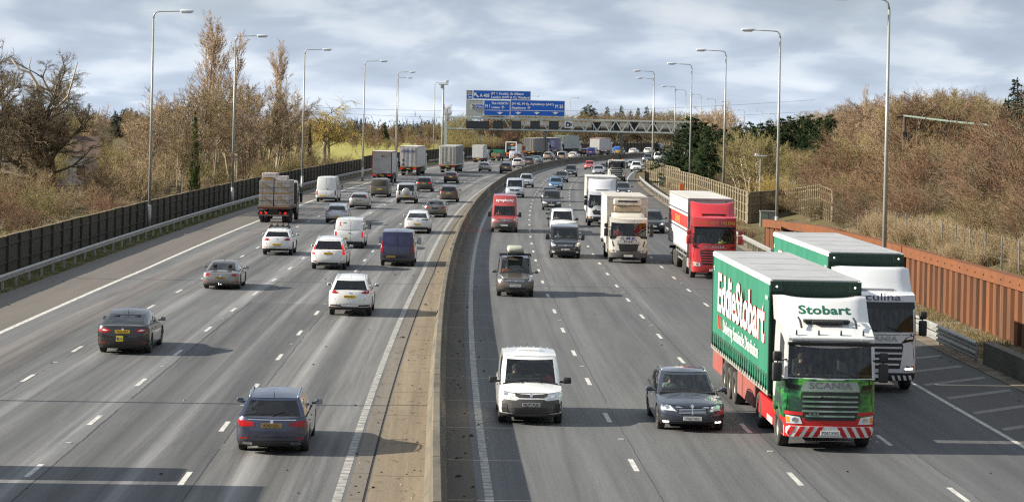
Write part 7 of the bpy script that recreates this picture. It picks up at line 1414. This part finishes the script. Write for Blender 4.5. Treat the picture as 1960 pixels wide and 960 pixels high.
# ------------------------------------------------------------ vegetation
def seg_mesh(name, A, B, ra, rb, sides=3):
    """many tapered twigs as one mesh"""
    A = np.asarray(A); B = np.asarray(B); n = len(A); d = B - A; L = np.linalg.norm(d, axis=1, keepdims=True) + 1e-9; d /= L
    up = np.tile([0., 0, 1], (n, 1)); up[np.abs(d[:, 2]) > .9] = (1, 0, 0)
    x = np.cross(d, up); x /= np.linalg.norm(x, axis=1, keepdims=True) + 1e-9; y = np.cross(d, x)
    V = np.zeros((n, 2 * sides, 3), np.float32)
    for k in range(sides):
        a = 2 * math.pi * k / sides; o = x * math.cos(a) + y * math.sin(a)
        V[:, k] = A + o * ra[:, None]; V[:, sides + k] = B + o * rb[:, None]
    F = np.array([[k, (k + 1) % sides, sides + (k + 1) % sides, sides + k] for k in range(sides)]); F = (F[None] + (np.arange(n) * 2 * sides)[:, None, None]).reshape(-1, 4)
    me = bpy.data.meshes.new(name); me.vertices.add(n * 2 * sides); me.vertices.foreach_set('co', V.reshape(-1)); me.loops.add(F.size); me.loops.foreach_set('vertex_index', F.reshape(-1).astype(np.int32))
    me.polygons.add(len(F)); me.polygons.foreach_set('loop_start', np.arange(0, F.size, 4, dtype=np.int32)); me.update(calc_edges=True); return me
def grow(rg, p, d, L, r, levels):
    """levels of branches from start points p with directions d; returns list of (A,B,ra,rb) per level"""
    out = []
    for li, lv in enumerate(levels):
        n = len(p); ns = lv.get('seg', 4); pts = [p]; dirs = [d]; q = p.copy(); dd = d.copy()
        for k in range(ns):
            dd = dd + rg.normal(0, lv.get('wander', .15), (n, 3)) + np.array([0, 0, lv.get('up', 0)]); dd /= np.linalg.norm(dd, axis=1, keepdims=True)
            q = q + dd * (L / ns)[:, None]; pts.append(q.copy()); dirs.append(dd.copy())
        pts = np.array(pts); dirs = np.array(dirs); tip = lv.get('tip', .25)
        rad = [r * (1 - (1 - tip) * k / ns) for k in range(ns + 1)]
        out.append((np.concatenate(pts[:-1]), np.concatenate(pts[1:]), np.concatenate(rad[:-1]), np.concatenate(rad[1:])))
        if li == len(levels) - 1: break
        m = lv['kids']; t = rg.uniform(lv.get('t0', .25), 1.0, (n, m)) * ns; i = np.minimum(t.astype(int), ns - 1); fr = t - i; j = np.arange(n)[:, None]
        P0 = pts[i, j] * (1 - fr[..., None]) + pts[i + 1, j] * fr[..., None]; D0 = dirs[i, j]
        rv = rg.normal(0, 1, (n, m, 3)); rv -= D0 * (rv * D0).sum(-1, keepdims=True); rv /= np.linalg.norm(rv, axis=-1, keepdims=True)
        ang = np.radians(rg.normal(lv.get('ang', 45), lv.get('aj', 12), (n, m, 1))); D1 = D0 * np.cos(ang) + rv * np.sin(ang)
        Lk = (L[:, None] * lv.get('ratio', .55) * rg.uniform(.6, 1.2, (n, m)) * (1.15 - .5 * t / ns)); rk = np.minimum(r[:, None] * lv.get('rr', .45) * (1.1 - .5 * t / ns), r[:, None] * .8)
        p = P0.reshape(-1, 3); d = D1.reshape(-1, 3); L = Lk.reshape(-1); r = np.maximum(rk.reshape(-1), lv.get('rmin', .01))
    return out
def bark_mat(name, c1, c2, var=.35, scale=1.5):
    m, t, b = node_mat(name); N = t.nodes.new; L = t.links.new
    oi = N('ShaderNodeObjectInfo'); tcn = N('ShaderNodeTexCoord'); n = N('ShaderNodeTexNoise'); n.inputs['Scale'].default_value = scale; n.inputs['Detail'].default_value = 3; L(tcn.outputs['Object'], n.inputs['Vector'])
    mx_ = N('ShaderNodeMix'); mx_.data_type = 'RGBA'; mx_.inputs[6].default_value = lin(c1); mx_.inputs[7].default_value = lin(c2); 
    a = N('ShaderNodeMath'); a.operation = 'MULTIPLY_ADD'; a.inputs[1].default_value = .55; L(oi.outputs['Random'], a.inputs[0]); s = N('ShaderNodeMath'); s.operation = 'MULTIPLY'; s.inputs[1].default_value = .55; L(n.outputs[0], s.inputs[0]); L(s.outputs[0], a.inputs[2]); a.use_clamp = True
    L(a.outputs[0], mx_.inputs[0]); L(mx_.outputs[2], b.inputs['Base Color']); b.inputs['Roughness'].default_value = .85; b.inputs['Specular IOR Level'].default_value = .25; return m
bk_oak = bark_mat('oak_bark', (.10, .085, .058), (.17, .14, .095)); bk_grey = bark_mat('ash_bark', (.20, .17, .12), (.32, .27, .19)); bk_dead = bark_mat('dead_pale_wood', (.34, .28, .20), (.45, .38, .28))
tw_brown = bark_mat('brown_twigs', (.19, .14, .075), (.31, .23, .128)); tw_olive = bark_mat('olive_twigs', (.20, .17, .07), (.32, .27, .12)); tw_red = bark_mat('reddish_twigs', (.165, .10, .065), (.27, .165, .10)); tw_pink = bark_mat('poplar_twigs', (.33, .235, .15), (.46, .34, .225))
tw_yel = bark_mat('yellow_twigs', (.34, .24, .06), (.42, .32, .10)); tw_oak = bark_mat('oak_twigs', (.145, .115, .072), (.24, .19, .12)); tw_straw = bark_mat('dry_straw', (.26, .20, .115), (.40, .31, .19))
lf_con = bark_mat('cypress_foliage', (.014, .028, .010), (.040, .062, .020), scale=2.5); lf_fir = bark_mat('fir_foliage', (.014, .030, .016), (.030, .05, .025)); lf_ivy = bark_mat('ivy_leaves', (.045, .07, .015), (.11, .14, .04), scale=4)
def proto(name, levels_out, split, bark, twig):
    """returns (wood mesh, twig mesh): levels below split are wood"""
    def cat(ls): return [np.concatenate([l[k] for l in ls]) for k in range(4)]
    wood = seg_mesh(name + '_trunk', *cat(levels_out[:split]), sides=5); tw = seg_mesh(name + '_crown', *cat(levels_out[split:]), sides=3)
    wood.materials.append(bark); tw.materials.append(twig); wood.polygons.foreach_set('use_smooth', [True] * len(wood.polygons)); return wood, tw
def starts(rg, n, spread, tilt, L, r, lj=.2):
    a = rg.uniform(0, 2 * math.pi, n); p = np.stack([np.cos(a) * spread * rg.uniform(0, 1, n), np.sin(a) * spread * rg.uniform(0, 1, n), np.full(n, -.15)], 1)
    t = np.radians(rg.uniform(0, tilt, n)); d = np.stack([np.cos(a) * np.sin(t), np.sin(a) * np.sin(t), np.cos(t)], 1)
    return p, d, np.full(n, L) * rg.uniform(1 - lj, 1 + lj, n), np.full(n, r) * rg.uniform(.7, 1.2, n)
PR = {}
for i in range(3):   # dense thicket bush about 4 m tall
    rg = np.random.default_rng(20 + i); o = grow(rg, *starts(rg, 17, .7, 42, 3.6, .032), [dict(kids=12, ang=32, ratio=.5, wander=.10, up=.03, t0=.12, rr=.5, rmin=.015), dict(kids=9, ang=38, ratio=.5, wander=.14, up=.04, seg=3, rmin=.0125), dict(seg=2, wander=.15, up=.04, tip=.4)])
    PR['bush%d' % i] = proto('bush', o, 1, bk_grey, tw_brown)
for i in range(3):   # multi stem bare tree about 9 m tall
    rg = np.random.default_rng(40 + i); o = grow(rg, *starts(rg, 4 + i, .5, 16, 8.0, .12), [dict(kids=13, ang=36, ratio=.42, wander=.07, up=.05, t0=.3, rr=.42, seg=6, tip=.2), dict(kids=9, ang=38, ratio=.52, wander=.12, up=.06, seg=4, rmin=.022), dict(kids=6, ang=38, ratio=.55, wander=.15, seg=2, up=.04, rmin=.016), dict(seg=2, wander=.15, up=.03, tip=.4)])
    PR['tree%d' % i] = proto('tree', o, 2, bk_grey, tw_brown)
for i in range(2):   # fastigiate poplar about 18 m
    rg = np.random.default_rng(60 + i); o = grow(rg, *starts(rg, 3, .3, 3, 17.0, .2, .1), [dict(kids=34, ang=19, aj=5, ratio=.24, wander=.02, up=.03, t0=.10, rr=.26, seg=8, tip=.12), dict(kids=9, ang=20, aj=6, ratio=.45, wander=.05, up=.12, seg=4, rmin=.02), dict(kids=4, ang=24, ratio=.55, wander=.1, up=.1, seg=2, rmin=.02), dict(seg=2, wander=.12, up=.08, tip=.4)])
    PR['poplar%d' % i] = proto('poplar', o, 1, bk_grey, tw_pink)
rg = np.random.default_rng(85); p_, d_, L_1, r_1 = starts(rg, 1, .01, 4, 3.6, .50)      # gnarled spreading oak about 12 m
o = grow(rg, p_, d_, L_1, r_1, [dict(kids=13, ang=50, aj=20, ratio=2.5, wander=.06, up=.02, t0=.40, rr=.55, seg=4, tip=.7), dict(kids=13, ang=46, aj=14, ratio=.38, wander=.15, up=.035, t0=.15, rr=.42, seg=9, tip=.2), dict(kids=8, ang=42, ratio=.5, wander=.18, seg=5, up=.05, rmin=.018), dict(kids=7, ang=36, ratio=.62, wander=.14, seg=4, up=.05, rmin=.011), dict(kids=5, ang=36, ratio=.6, wander=.14, seg=3, up=.05, rmin=.008), dict(seg=2, wander=.14, up=.04, tip=.5)])
PR['oak'] = proto('oak', o, 3, bk_oak, tw_oak)
rg = np.random.default_rng(90); o = grow(rg, *starts(rg, 2, .3, 12, 5.5, .25), [dict(kids=9, ang=42, ratio=.7, wander=.1, up=.0, t0=.35, rr=.4, seg=5), dict(kids=12, ang=50, ratio=.45, wander=.15, up=-.02, seg=4, rmin=.03), dict(kids=9, ang=45, ratio=1.1, wander=.1, seg=4, up=-.30, rmin=.014), dict(seg=2, wander=.1, up=-.35, tip=.5)])
PR['willow'] = proto('willow', o, 2, bk_grey, tw_yel)
rg = np.random.default_rng(95); o = grow(rg, *starts(rg, 420, 1.0, 30, 1.1, .012, .4), [dict(kids=2, ang=22, ratio=.6, wander=.15, t0=.4, seg=2, rmin=.008), dict(seg=2, wander=.2, up=-.05, tip=.5)])
PR['straw'] = proto('straw', o, 1, tw_straw, tw_straw)
def conifer(seed, H, W_, dens, mat, droop=-.1, nm='conifer'):
    rg = np.random.default_rng(seed); n = int(dens * H); t = rg.uniform(.03, 1, n) ** .9; z = t * H; L = W_ * (1.02 - t) ** .8 * rg.uniform(.55, 1.15, n) + .25; a = rg.uniform(0, 2 * math.pi, n)
    d = np.stack([np.cos(a), np.sin(a), rg.uniform(-.1, .5, n)], 1); d /= np.linalg.norm(d, axis=1, keepdims=True); p = np.stack([np.zeros(n), np.zeros(n), z], 1)
    o = grow(rg, p, d, L, np.full(n, .04), [dict(kids=14, ang=34, ratio=.36, wander=.08, up=droop, t0=.25, seg=4, rr=.9, rmin=.03, tip=.4), dict(kids=9, ang=36, ratio=.42, seg=2, wander=.2, up=.03, rmin=.036), dict(seg=1, wander=.3, tip=.1)])
    tr = seg_mesh(nm + '_trunk', np.array([[0, 0, -.2]]), np.array([[0, 0, H * .95]]), np.array([.2]), np.array([.05]), 7); tr.materials.append(bk_oak)
    A = [np.concatenate([l[k] for l in o]) for k in range(4)]; A[2] = np.maximum(A[2], .03); cr_ = seg_mesh(nm + '_crown', *A); cr_.materials.append(mat); return tr, cr_
PR['cypress0'] = conifer(1, 7.5, 3.2, 24, lf_con); PR['cypress1'] = conifer(2, 7.0, 2.2, 26, lf_con, .04); PR['fir'] = conifer(3, 11, 3.0, 16, lf_fir, -.12)
_pi = [0]; _ph = {}
def PH(pr):
    if pr not in _ph: me = PR[pr][1]; a = np.zeros(len(me.vertices) * 3, np.float32); me.vertices.foreach_get('co', a); _ph[pr] = float(np.percentile(a[2::3], 99.7))
    return _ph[pr]
def plant(name, pr, x, y, sc=1.0, rz=None, label=None, cat='tree', group=None, twig=None, bark=None, parts=('trunk', 'crown'), sz=None, dz=0):
    w_, t_ = PR[pr]; r = random.Random(_pi[0]); _pi[0] += 1
    root = empty(name, (x, y, terrain(x, y) + dz), r.uniform(0, 6.28) if rz is None else rz, label=label, cat=cat, group=group); root.scale = (sc, sc, sz or sc)
    for nm_, me, mt in ((parts[0], w_, bark), (parts[1], t_, twig)):
        if me is None: continue
        o = bpy.data.objects.new(nm_, me); C.objects.link(o); o.parent = root
        if mt is not None:
            k = (me.name, mt.name)
            if k not in PR: m2 = me.copy(); m2.materials.clear(); m2.materials.append(mt); PR[k] = m2
            o.data = PR[k]
    return root
def at_px(px, ytop, y, basez=None):
    p = W(px, ytop, y); return p.x, y, p.z - terrain(p.x, y)
def tree_px(name, pr, px, ytop, y, Hp, label, wide=1.0, **k):
    x, y, h = at_px(px, ytop, y); Hp = PH(pr); s = h / Hp; return plant(name, pr, x, y, s * wide, label=label, sz=s, **k)
# left verge
tree_px('oak_tree', 'oak', 103, 108, 200, 10.6, 'large gnarled bare oak tree with pale dead limbs at the far left', wide=1.4, rz=2.5)
x, y, h = at_px(-14, 105, 190); plant('bare_tree', 'tree0', x, y, 1.35, label='dark bare tree cut off by the left edge of the picture', twig=tw_oak, bark=bk_oak, group='bare trees behind the left fence')
mb = MB(); b0 = W(72, 385, 199); pts = [W(a, b, 199) for a, b in ((72, 250), (62, 235), (44, 227), (34, 231))]
mb.tube([W(80, 300, 199.5), W(70, 262, 199), W(58, 240, 199), W(44, 229, 199)], [.22, .2, .15, .1], 7)
mb.tube([W(78, 222, 199.3), W(76, 190, 199), W(70, 160, 199), W(58, 140, 199), W(38, 133, 199), W(22, 114, 199)], [.2, .17, .14, .11, .08, .04], 7); mb.tube([W(58, 140, 199), W(56, 126, 199), W(60, 110, 199)], [.08, .06, .03], 5)
mb.tube([W(90, 215, 199.3), W(110, 205, 199), W(130, 185, 199), W(140, 150, 199), W(149, 118, 199)], [.13, .12, .09, .07, .03], 6)
ok = [o for o in bpy.data.objects if o.name.startswith('oak_tree')][0]; dl_ = mb.build('dead_limb', bk_dead, None, smooth=True); dl_.parent = ok; bpy.context.view_layer.update(); dl_.matrix_parent_inverse = ok.matrix_world.inverted(); dl_['label'] = 'pale stripped dead limb'
tree_px('poplar_tree', 'poplar0', 398, 24, 300, 17.6, 'tallest pinkish brown poplar tree, left of the second lamp', wide=1.2)
tree_px('poplar_tree', 'poplar1', 441, 62, 310, 17.6, 'second tall poplar tree, just left of the second lamp', wide=1.2)
tree_px('poplar_tree', 'poplar0', 538, 80, 330, 17.6, 'narrow poplar tree standing between the second and third lamps', wide=1.15)
tree_px('poplar_tree', 'poplar1', 856, 200, 640, 17.6, 'small distant dark poplar behind the camera mast', wide=1.2, twig=tw_oak)
for i, (px, yt, y, pr) in enumerate([(292, 180, 232, 'tree0'), (322, 170, 240, 'tree1'), (352, 162, 250, 'tree2'), (385, 150, 258, 'tree1'), (418, 150, 268, 'tree0'), (452, 158, 275, 'tree2'), (478, 150, 290, 'tree1'), (505, 165, 300, 'tree0'), (528, 175, 305, 'tree2'), (556, 172, 322, 'tree1'), (575, 205, 335, 'tree0'), (345, 200, 215, 'tree0'), (470, 195, 250, 'tree1')]):
    tree_px('bare_tree', pr, px, yt, y, 8.6, 'tall many stemmed bare tree in the sunlit clump under the poplars', wide=.95, group='bare trees under the poplars', twig=[tw_pink, tw_brown, tw_brown][i % 3])
tree_px('willow_tree', 'willow', 622, 192, 392, 8.2, 'yellow weeping willow beside the third lamp', wide=1.35)
for px, yt, y, h_, q in ((374, 212, 226, 5, 'ivy clad green trunk among the tall bare stems'), (594, 238, 330, 6, 'dark ivy covered tree left of the yellow willow')):
    tree_px('ivy_covered_tree', 'cypress1', px, yt, y, 7.0, q, wide=.22, twig=lf_ivy)
for i in range(120):   # thicket behind the left fence
    r = random.Random(500 + i); s = 60 + 290 * (i / 120) ** .85; o = -29.2 - abs(r.gauss(0, 1)) * (3 + s * .05) - (i % 3) * 3; p = P(s + r.uniform(-3, 3), o)
    if p.x < -.245 * p.y - 3: continue
    k = r.uniform(.42, .75) * (1 + (i % 3) * .22) * (.8 if s < 150 else 1)
    plant('bush', 'bush%d' % (i % 3), p.x, p.y, k * 1.25, label='tangled bare brown bush behind the dark timber fence', cat='bush', group='bushes behind the left fence', parts=('stems', 'twigs'), sz=k, twig=[tw_brown, tw_straw, tw_olive, tw_red][r.randrange(4)])
for i in range(40):
    r = random.Random(700 + i); s = 62 + 250 * (i / 40); p = P(s, -28.4 - r.uniform(0, 5)); 
    if p.x < -.245 * p.y - 3: continue
    plant('dry_weeds', 'straw', p.x, p.y, r.uniform(.6, 1.1), label='clump of dry straw weeds behind the dark timber fence', cat='weeds', group='dry weeds behind the left fence', parts=('stems', 'blades'))
for i in range(46):   # middle distance wood, left
    r = random.Random(900 + i); y = r.uniform(255, 500); x = -y * r.uniform(.125, .245) - 6
    if x > -.14 * y - 4 and y > 330: continue
    plant('bare_tree', 'tree%d' % (i % 3), x, y, r.uniform(.62, .92), label='brown bare tree in the wood behind the gnarled oak', group='wood behind the gnarled oak', twig=[tw_brown, tw_olive, tw_oak, tw_pink][r.randrange(4)])
# field edge and far hedgerows
for i in range(64):
    r = random.Random(1100 + i); px = 560 + 350 * i / 64 + r.uniform(-5, 5); y = r.uniform(760, 900); p = W(px, 250, y); k = at_px(px, r.uniform(232, 247), y)[2]
    ev = r.random() < .16
    plant('hedgerow_tree', 'cypress1' if ev else 'tree%d' % (i % 3), p.x, y, k / PH('cypress1' if ev else 'tree%d' % (i % 3)), label='small distant %s tree along the far edge of the yellow field' % ('evergreen' if ev else 'bare'), group='trees along the far edge of the field' + (' evergreen' if ev else ''), twig=None if ev else [tw_brown, tw_olive, tw_oak, tw_red][r.randrange(4)])
for i in range(12):
    r = random.Random(1250 + i); px = 640 + 200 * i / 12 + r.uniform(-8, 8); p = W(px, 270, r.uniform(540, 700)); 
    plant('hedgerow_bush', 'bush%d' % (i % 3), p.x, p.y, r.uniform(.5, .9), label='brown hedge bush beside the yellow field', cat='bush', group='bushes beside the yellow field', parts=('stems', 'twigs'), twig=tw_red if i % 3 else tw_olive)
# wood beyond the bridge and beside the embankment
for i in range(120):
    r = random.Random(1300 + i); px = 855 + 520 * i / 120 + r.uniform(-6, 6); y = r.uniform(545, 660) + (px - 900) * .28 if px > 985 else r.uniform(500, 600); 
    if 898 < px < 928: continue
    p = W(px, 250, y)
    if p.x < rx(min(y, 1100)) + (14 + 10) and p.x > rx(min(y, 1100)) - 29: 
        y = y + 130; p = W(px, 250, y)
        if p.x < rx(min(y, 1100)) + 24 and p.x > rx(min(y, 1100)) - 29: continue
    k = at_px(px, r.uniform(211, 228) if px > 985 else r.uniform(224, 244), y)[2] / PH('tree%d' % (i % 3))
    plant('bare_tree', 'tree%d' % (i % 3), p.x, y, k * 1.15, sz=k, label='brown bare tree in the dense wood behind the bridge', group='wood behind the bridge', twig=[tw_brown, tw_olive, tw_oak, tw_oak][r.randrange(4)])
for i in range(44):
    r = random.Random(1500 + i); px = 930 + 80 * (i % 15) / 15; y = r.uniform(458, 512); p = W(px, 270, y)
    if p.x > rx(y) - 27.5: continue
    plant('bush', 'bush%d' % (i % 3), p.x, y, r.uniform(.75, 1.15), label='reddish bush on the embankment beside the pale path', cat='bush', group='red bushes on the embankment', parts=('stems', 'twigs'), twig=tw_red if i % 3 else tw_olive)
for i in range(26):
    r = random.Random(1540 + i); px = 858 + 44 * (i % 9) / 9; y = r.uniform(462, 515); p = W(px, 270, y)
    plant('bush', 'bush%d' % (i % 3), p.x, y, r.uniform(.6, 1.0), label='olive bush on the embankment left of the pale path', cat='bush', group='olive bushes on the embankment', parts=('stems', 'twigs'), twig=tw_olive)
for i, (px, yt) in enumerate([(1128, 200), (1118, 204), (1138, 206), (1162, 204), (1190, 203), (1221, 206), (1238, 204), (1250, 205), (1180, 214), (1208, 212)]):
    tree_px('fir_tree', 'fir', px, yt, 780 + 12 * (i % 4), 11.0, 'dark distant fir tree on the skyline right of the blue signs', wide=1.35 if i < 3 else .8, group='firs on the skyline')
for i, (px, yt) in enumerate([(236, 209), (243, 207), (252, 210), (262, 212), (222, 212)]): tree_px('fir_tree', 'fir', px, yt, 720, 11.0, 'dark distant evergreen on the skyline right of the gnarled oak', wide=1.3, group='evergreens on the left skyline')
# right bank
kinds = [tw_brown, tw_brown, tw_olive, tw_olive, tw_red, tw_oak]
n_ = 0
for i in range(215):
    r = random.Random(2000 + i); y = 96 + 250 * (i / 215) ** 1.15 + r.uniform(-4, 4); o = r.uniform(19.5, 24 + y * .14) if y < 132 else r.uniform(20.5, 24 + y * .15)
    x = rx(y) + o
    if x > .235 * y + 4: x = r.uniform(rx(y) + 20, max(rx(y) + 21, .232 * y)); o = x - rx(y)
    k = r.uniform(.75, 1.25); 
    if o < 22: k *= .5
    elif o < 26: k *= .75
    if y > 140 and o < 27: k *= .9
    pxx = x / y * FOC + PX
    if 1270 < pxx < 1625 and y > 185: k = min(k, max(.3, (CAMH - (285 - 232) * y / FOC - terrain(x, y)) / 4.4))
    plant('bush', 'bush%d' % (i % 3), x, y, k * 1.15, label='bare brown bush in the thicket on the right hand bank', cat='bush', group='thicket on the right hand bank', parts=('stems', 'twigs'), sz=k, twig=([tw_oak, tw_red, tw_brown, tw_red] if y < 165 and o < 34 else [tw_olive, tw_brown, tw_red, tw_oak])[r.randrange(4)])
for i in range(60):   # taller trees on the skyline of the bank
    r = random.Random(2500 + i); px = 1490 + 480 * i / 60 + r.uniform(-8, 8); y = r.uniform(185, 250) if px > 1700 else r.uniform(300, 345) if px < 1625 else r.uniform(235, 330); p = W(px, 250, y)
    yt = np.interp(px, [1490, 1560, 1640, 1700, 1760, 1860, 1960], [232, 210, 192, 182, 176, 174, 200]) + r.uniform(-4, 12); x, y, h = at_px(px, yt, y); s = h / PH('tree%d' % (i % 3))
    plant('bare_tree', 'tree%d' % (i % 3), x, y, s * 1.15, label='slender bare tree on the skyline of the right hand hill', group='trees on the skyline of the right hand hill', sz=s, twig=[tw_olive, tw_pink, tw_red, tw_brown][r.randrange(4)])
tree_px('slender_birch', 'poplar1', 1657, 160, 225, 17.6, 'thin pale bare tree rising above the hillside thicket', wide=.3, twig=tw_pink)
for i, (px, yt, y, w_) in enumerate([(1312, 224, 292, 1.25), (1335, 233, 285, 1.2), (1352, 238, 275, 1.1), (1372, 246, 272, 1.0), (1395, 244, 268, 1.0), (1414, 240, 276, .9), (1437, 233, 280, .9), (1455, 236, 275, .9), (1474, 230, 280, .95), (1497, 226, 278, .95), (1513, 222, 282, .9), (1534, 222, 278, .9), (1551, 219, 275, .9), (1568, 225, 270, .9), (1589, 219, 265, .95), (1360, 262, 262, 1.2)]):
    px += 12 if i < 5 else 0
    tree_px('conifer_tree', 'cypress%d' % (i % 2), px, yt, y, 7.4, 'dark green bushy conifer in the row behind the pale timber fence', wide=w_ * 1.15, group='dark conifers behind the pale fence')
for px, yt, y in ((1948, 150, 168), (1925, 190, 172), (1962, 175, 165)): tree_px('conifer_tree', 'fir', px, yt, y, 11, 'dark conifer at the top of the bank at the far right', wide=.9, group='conifers at the far right')
for px, yt, y in ((1378, 192, 430), (1400, 205, 440), (1352, 205, 435)): tree_px('bare_tree', 'tree1', px, yt, y, 8.8, 'pale pinkish bare tree standing behind the dark conifers', twig=tw_pink, group='pale bare trees behind the conifers')
for px, yt, y in ((1440, 248, 225), (1460, 262, 222), (1425, 268, 228)): tree_px('bare_tree', 'tree2', px, yt, y, 8.8, 'yellowish bare tree in front of the dark conifers', twig=tw_olive, bark=bk_dead, group='yellowish bare trees before the conifers', wide=1.2)
for px, yt, y in ((1472, 330, 212), (1488, 336, 210)): tree_px('bush', 'bush1', px, yt, y, 3.6, 'golden yellow shrub just above the pale fence', cat='bush', parts=('stems', 'twigs'), twig=tw_yel, wide=1.3, group='golden shrubs above the pale fence')
for i in range(26):   # scrub at the foot of the fences, right
    r = random.Random(2800 + i); s = 140 + 170 * i / 26; p = P(s, r.uniform(15.3, 16.6)); 
    plant('dry_weeds', 'straw' if i % 2 else 'bush0', p.x, p.y, r.uniform(.16, .3) if i % 2 == 0 else .5, label='low dry scrub between the guard rail and the pale fence', cat='weeds', group='low scrub by the right fence', parts=('stems', 'blades'), twig=tw_red if i % 2 == 0 else None)
for i in range(40):
    r = random.Random(2900 + i); s = 66 + 70 * i / 40; p = P(s, r.uniform(17.7, 19.4)); plant('dry_weeds', 'straw', p.x, p.y, r.uniform(.5, .8), label='dry grass clump on the bank above the rusty piling', cat='weeds', group='dry grass above the piling', parts=('stems', 'blades'))
# far woodland, one mass on the horizon
rg = np.random.default_rng(5); A = []; 
for i in range(420):
    X = -420 + 1100 * rg.uniform(); Y = 1000 + 260 * rg.uniform(); h = 5 + 3.5 * rg.uniform() + (2.5 if X > 100 else 0); n = 150; c = rg.normal(0, 1, (n, 3)) * [3.6, 3.0, h * .26] + [X, Y, h * .5 - 3.2]; d = rg.normal(0, 1, (n, 3)) * [.5, .5, 1.4]; A.append((c, c + d, np.full(n, .22), np.full(n, .05)))
me = seg_mesh('far_woodland', *[np.concatenate([a[k] for a in A]) for k in range(4)]); me.materials.append(bark_mat('far_wood', (.035, .045, .045), (.06, .07, .065), scale=.02)); o = bpy.data.objects.new('far_woodland', me); C.objects.link(o); tagp(o, kind='stuff')
# short verge grass
def grass(name, o0, o1, s0, s1, n, h, left, mat, zf=None):
    rg = np.random.default_rng(n); s = rg.uniform(s0, s1, n); cl = (np.sin(s * 1.7) + np.sin(s * .61 + 2) + rg.normal(0, .6, n)) > -.5; s = s[cl]; n = len(s); o = rg.uniform(o0, o1, n)
    p = np.array([P(a, b, 0, left)[:] for a, b in zip(s, o)]); p[:, 2] = [max(terrain(a[0], a[1]), -.06) for a in p]
    d = rg.normal(0, .45, (n, 3)); d[:, 2] = 1; me = seg_mesh(name, p, p + d * (h * rg.uniform(.5, 1.3, n))[:, None], np.full(n, .011), np.full(n, .002)); me.materials.append(mat); q = bpy.data.objects.new(name, me); C.objects.link(q); tagp(q, kind='stuff')
gm_ = bark_mat('verge_grass', (.05, .085, .018), (.12, .15, .04), scale=.8); gs_ = bark_mat('dead_grass', (.16, .15, .06), (.30, .25, .13), scale=.8)
grass('verge_grass', -27.2, -24.65, 60, 260, 34000, .13, False, gm_); grass('verge_grass', 14.7, 17.0, 66, 128, 16000, .2, False, gs_); grass('verge_grass', 14.4, 17.3, 128, 300, 9000, .2, False, gs_); grass('bank_grass', 17.7, 24, 66, 135, 20000, .35, False, gs_)
# litter and grit along the edges of the road
mb = MB(); r = random.Random(77)
for i in range(420):
    s = 48 + 150 * r.random() ** 1.6; o, lf = r.choice([(r.uniform(-5.2, -5.65), False), (r.uniform(-3.9, -4.5), False), (r.uniform(13.0, 14.4), False), (r.uniform(-24.6, -23), True), (r.uniform(-4.2, -3.3), False), (r.uniform(-6.2, -5.4), True), (r.uniform(-20, 10), False)]); p = P(s, o, .04 if -5.7 < o < -5.1 else .01, lf)
    if i % 60 == 0: o = r.uniform(-3, 9)
    a = r.uniform(0, 3); L = r.uniform(.02, .07) * (2.2 if i % 9 == 0 else 1); d = Vector((math.cos(a) * L, math.sin(a) * L, .01)); e_ = Vector((-math.sin(a) * L * .5, math.cos(a) * L * .5, r.uniform(0, .03))); mb.add([p - d, p + e_, p + d, p - e_, p + Vector((0, 0, L * .5))], [(0, 1, 4), (1, 2, 4), (2, 3, 4), (3, 0, 4)], 0 if i % 5 else 1)
tagp(mb.build('litter', [plain('dark_grit', (.035, .03, .025), .9), plain('pale_litter', (.45, .36, .30), .8)]), kind='stuff')
